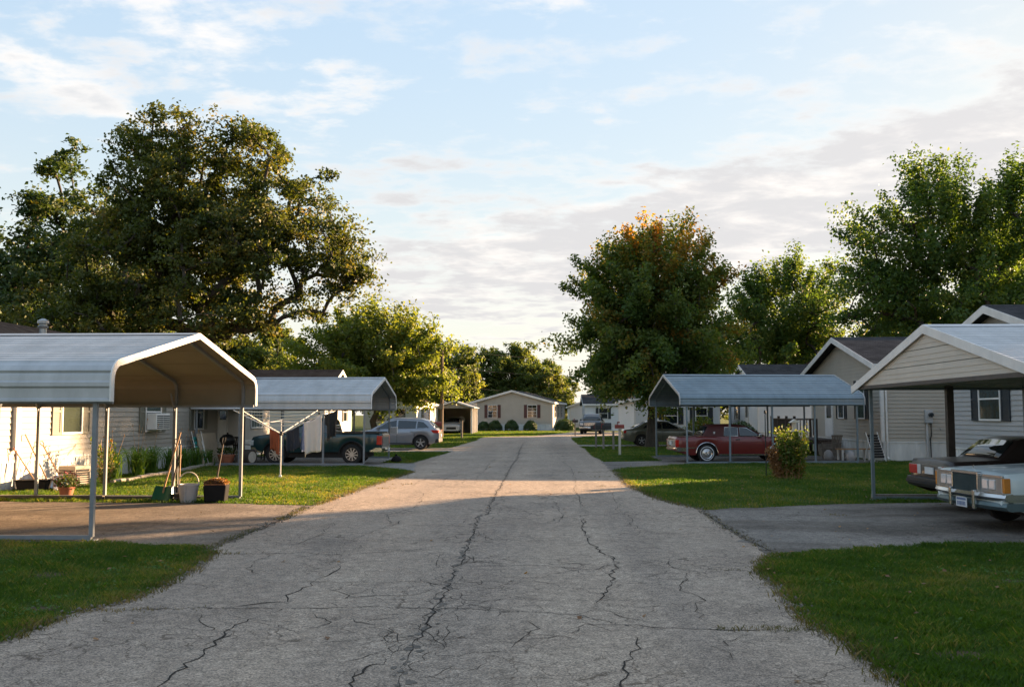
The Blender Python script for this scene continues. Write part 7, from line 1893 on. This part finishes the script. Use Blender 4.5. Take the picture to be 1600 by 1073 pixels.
def grass(name, label, spec, m, seed):
    r = np.random.default_rng(seed); VV = []; TT = []
    for poly, dens, h, w in spec:
        a = np.array(poly); lo, hi = a.min(0) - 0.06, a.max(0) + 0.06
        n = int(np.prod(hi - lo) * dens); P = r.uniform(lo, hi, (n, 2))
        # ragged edge: shift the test point a little
        k = inside(P + r.normal(0, 0.05, (n, 2)), poly) & (P[:, 0] > -0.64 * P[:, 1] - 0.5) & (P[:, 0] < 0.57 * P[:, 1] + 0.5)
        P = P[k]; n = len(P)
        # bare, thin and lush patches
        f = np.sin(P[:, 0] * 1.7 + 2 * np.sin(P[:, 1] * 0.9)) * np.cos(P[:, 1] * 1.3 + P[:, 0] * 0.4) + 0.6 * np.sin(P[:, 0] * 4.1 + P[:, 1] * 3.3)
        kp = np.clip(0.80 + 0.25 * f, 0, 1)
        for bx_, by_, br_ in BARE: kp = kp * (1 - 0.85 * np.exp(-(((P[:, 0] - bx_) / br_) ** 2 + ((P[:, 1] - by_) / (br_ * 0.6)) ** 2) ** 1.5))
        P = P[r.random(n) < kp]; n = len(P)
        f = np.sin(P[:, 0] * 1.7 + 2 * np.sin(P[:, 1] * 0.9)) * np.cos(P[:, 1] * 1.3 + P[:, 0] * 0.4)
        g = np.sin(P[:, 0] * 6.3 + 3 * np.sin(P[:, 1] * 2.9)) * np.cos(P[:, 1] * 5.1 + 2.0 * P[:, 0])
        hh = h * r.uniform(0.55, 1.2, n) * (1 + 0.25 * f + 0.38 * g); ww = w * r.uniform(0.7, 1.3, n)
        a = r.uniform(0, 2 * math.pi, n); d = np.stack([np.cos(a), np.sin(a)], 1); s = np.stack([-np.sin(a), np.cos(a)], 1)
        ln = hh * r.uniform(0.15, 1.0, n)
        V = np.zeros((n, 4, 3)); V[:, 0, :2] = P - s * ww[:, None] / 2; V[:, 1, :2] = P + s * ww[:, None] / 2
        V[:, 2, :2] = P + d * (ln * 0.35)[:, None] + s * ww[:, None] * 0.35; V[:, 2, 2] = hh * 0.62
        V[:, 3, :2] = P + d * ln[:, None]; V[:, 3, 2] = hh
        V[:, :2, 2] = 0.001
        VV.append(V); TT.append(np.clip(r.normal(0.38, 0.2, n) - 0.26 * f + 0.18 * g + 0.12 * np.sin(P[:, 0] * 0.8 + P[:, 1] * 0.55) + np.where(r.random(n) < 0.06, 0.5, 0), 0, 1))
    V = np.concatenate(VV); n = len(V); i = np.arange(n)[:, None] * 4
    tri = np.concatenate([i + np.array([[0, 1, 2]]), i + np.array([[0, 2, 3]])])
    o = np_mesh(name, V.reshape(-1, 3), tris=tri, m=m, tint=np.repeat(np.concatenate(TT), 4))
    return tag(o, label, 'grass', kind='stuff')


grass('lawn_grass', 'short mown green grass of the lawns on both sides', [(LAWNS['left near'], 4200, 0.055, 0.007), (LAWNS['right near'], 4200, 0.06, 0.007), (LAWNS['left mid'], 1300, 0.055, 0.012), (LAWNS['right mid'], 900, 0.055, 0.013), (LAWNS['left far'], 420, 0.055, 0.02), (LAWNS['right far'], 420, 0.055, 0.02), (LAWNS['left farther'], 130, 0.06, 0.035), (LAWNS['right farther'], 130, 0.06, 0.035)], 'grass_blade', 1)


def band(pts, w):
    a = [np.array(p) for p in pts]; L_, R_ = [], []
    for i, p in enumerate(a):
        d = a[min(i + 1, len(a) - 1)] - a[max(i - 1, 0)]; d = d / np.hypot(*d); n = np.array((-d[1], d[0])) * w / 2; L_.append(tuple(p + n)); R_.append(tuple(p - n))
    return L_ + R_[::-1]


LE = [(-4.31, 7.4), (-4.25, 8.52), (-4.04, 8.9), (-4.0, 9.69), (-4.09, 10.81), (-4.31, 12.04), (-4.65, 12.6)]
RE = [(2.36, 6.3), (2.43, 7.46), (2.30, 8.22), (2.44, 9.84), (2.5, 10.95), (2.69, 11.6), (3.12, 12.24)]
RM = [(3.0, 17.8), (2.47, 19.68), (2.15, 23.46), (2.25, 30.06)]
LM = [(-4.55, 18.35), (-4.44, 22.2), (-4.12, 29.2)]
W_ = [(band(LE, 0.20), 2200, 0.055, 0.007), (band(RE, 0.22), 2200, 0.055, 0.007), (band(RM, 0.2), 1200, 0.05, 0.012), (band(LM, 0.2), 1200, 0.05, 0.012)]
for pts, w, dn in (([(-4.3, 8.5), (-4.0, 8.53), (-3.6, 8.6)], 0.09, 3800), ([(-3.5, 8.62), (-3.2, 8.66), (-3.0, 8.68)], 0.03, 3000), ([(1.49, 7.99), (1.68, 8.0)], 0.07, 4000), ([(1.8, 8.0), (2.1, 8.02), (2.35, 8.02)], 0.10, 4000), ([(2.0, 8.0), (2.5, 7.98)], 0.09, 4200), ([(1.95, 11.0), (2.25, 10.98)], 0.05, 2500), ([(-4.33, 11.98), (-3.9, 12.0)], 0.06, 3000), ([(2.93, 17.6), (2.89, 15.87), (2.9, 14.59)], 0.10, 1800), ([(2.9, 14.4), (2.92, 13.34), (2.97, 12.43)], 0.08, 1800), ([(-4.62, 18.0), (-4.48, 15.85)], 0.12, 1800), ([(-4.49, 14.8), (-4.50, 12.5)], 0.12, 1500), ([(5.0, 16.9), (5.4, 16.9)], 0.12, 1500), ([(7.1, 15.6), (7.5, 15.62)], 0.08, 1500), ([(-3.9, 28.6), (-3.2, 29.0)], 0.12, 600), ([(-4.0, 24.0), (-3.3, 24.0)], 0.1, 600), ([(1.2, 27), (2.2, 27.0)], 0.12, 600), ([(0.9, 29.0), (2.2, 29.3)], 0.12, 600), ([(-4.1, 22.6), (-3.5, 22.6)], 0.12, 800), ([(1.4, 23.5), (2.1, 23.6)], 0.14, 800), ([(-2.0, 36), (-1.5, 36.2)], 0.15, 300), ([(-3.9, 26.4), (-3.0, 26.5)], 0.1, 500)):
    W_.append((band(pts, w), dn, 0.035, 0.006 if pts[0][1] < 18 else 0.014))
grass('edge_weeds', 'dry weeds along the asphalt edges and joints', W_, 'weed_blade', 2)
# clover and broad-leaved weeds in the near lawns, fallen leaves
r_ = np.random.default_rng(91); VV = []; TT = []
cx = np.concatenate([r_.uniform(-7, -4.3, 26), r_.uniform(2.6, 7, 30)]); cy = np.concatenate([r_.uniform(7.5, 12.5, 26), r_.uniform(6.5, 12.3, 30)])
ok = (cx > -0.6 * cy) | (cx > 0); cx, cy = cx[ok], cy[ok]; n = len(cx) * 40; ii = np.repeat(np.arange(len(cx)), 40)
P_ = np.stack([cx[ii] + r_.normal(0, 0.09, n), cy[ii] + r_.normal(0, 0.09, n), r_.uniform(0.02, 0.07, n)], 1)
keep = ~inside(P_[:, :2], DRIVE_R1) & ~inside(P_[:, :2], ROAD_R + ROAD_L) & ~inside(P_[:, :2], DRIVE_L1); P_ = P_[keep]; n = len(P_)
v, q = leaf_faces(P_, 0.028 * r_.uniform(0.6, 1.4, n), unit(r_.normal(size=(n, 3)) * 0.5 + np.array((0, 0, 1.0))), r_, 0.9)
tag(np_mesh('clover_patches', v, quads=q, m='leaf_lily', tint=np.repeat(r_.random(n) * 0.5, 4)), 'clover patches in the near lawns', 'clover', kind='stuff')
n = 420; P_ = np.stack([np.concatenate([r_.uniform(-6.5, -4.2, 60), r_.uniform(-4, 2.4, 60), r_.uniform(2.4, 9, 300)]), r_.uniform(6.4, 32, n), np.full(n, 0.055)], 1); P_[60:120, 2] = 0.016
v, q = leaf_faces(P_, 0.06 * r_.uniform(0.5, 1.2, n), unit(r_.normal(size=(n, 3)) * 0.25 + np.array((0, 0, 1.0))), r_, 0.8, 0.12)
tag(np_mesh('fallen_leaves', v, quads=q, m='leaf_dry', tint=np.repeat(r_.random(n), 4)), 'scattered fallen leaves on road and lawns', 'leaves', kind='stuff')

mat('grit', (0.17, 0.145, 0.12), 0.95, var=0.4, scale=40)


# crumbs of asphalt and grit along the broken edges
def grit(n, seed):
    r = np.random.default_rng(seed); segs = []
    for ln in (LE, RE, RM, LM, [(2.93, 17.6), (2.9, 14.5), (2.97, 12.4)], [(-4.6, 18), (-4.5, 15.8), (-4.5, 12.6)]):
        for a, b in zip(ln[:-1], ln[1:]): segs.append((a, b, math.dist(a, b) / (0.3 + 0.06 * a[1])))
    w = np.array([q[2] for q in segs]); k = r.choice(len(segs), n, p=w / w.sum()); t = r.random(n)
    A = np.array([q[0] for q in segs])[k]; B = np.array([q[1] for q in segs])[k]
    P = A + (B - A) * t[:, None] + r.normal(0, 0.07, (n, 2)); s_ = np.abs(r.normal(0.008, 0.006, n)) + 0.004
    O = np.array([(1, 0, 0), (0, 1, 0), (-1, 0, 0), (0, -1, 0), (0, 0, 0.8), (0, 0, -0.5)], float)
    V = O[None] * s_[:, None, None] * r.uniform(0.6, 1.4, (n, 6, 3)); V[:, :, :2] += P[:, None]; V[:, :, 2] += 0.012 + s_[:, None] * 0.3
    T = np.array([(0, 1, 4), (1, 2, 4), (2, 3, 4), (3, 0, 4), (1, 0, 5), (2, 1, 5), (3, 2, 5), (0, 3, 5)])
    tri = (np.arange(n)[:, None, None] * 6 + T[None]).reshape(-1, 3)
    return tag(np_mesh('edge_grit', V.reshape(-1, 3), tris=tri, m='grit'), 'loose grit and asphalt crumbs along the paving edges', 'grit', kind='stuff')


grit(2200, 17)
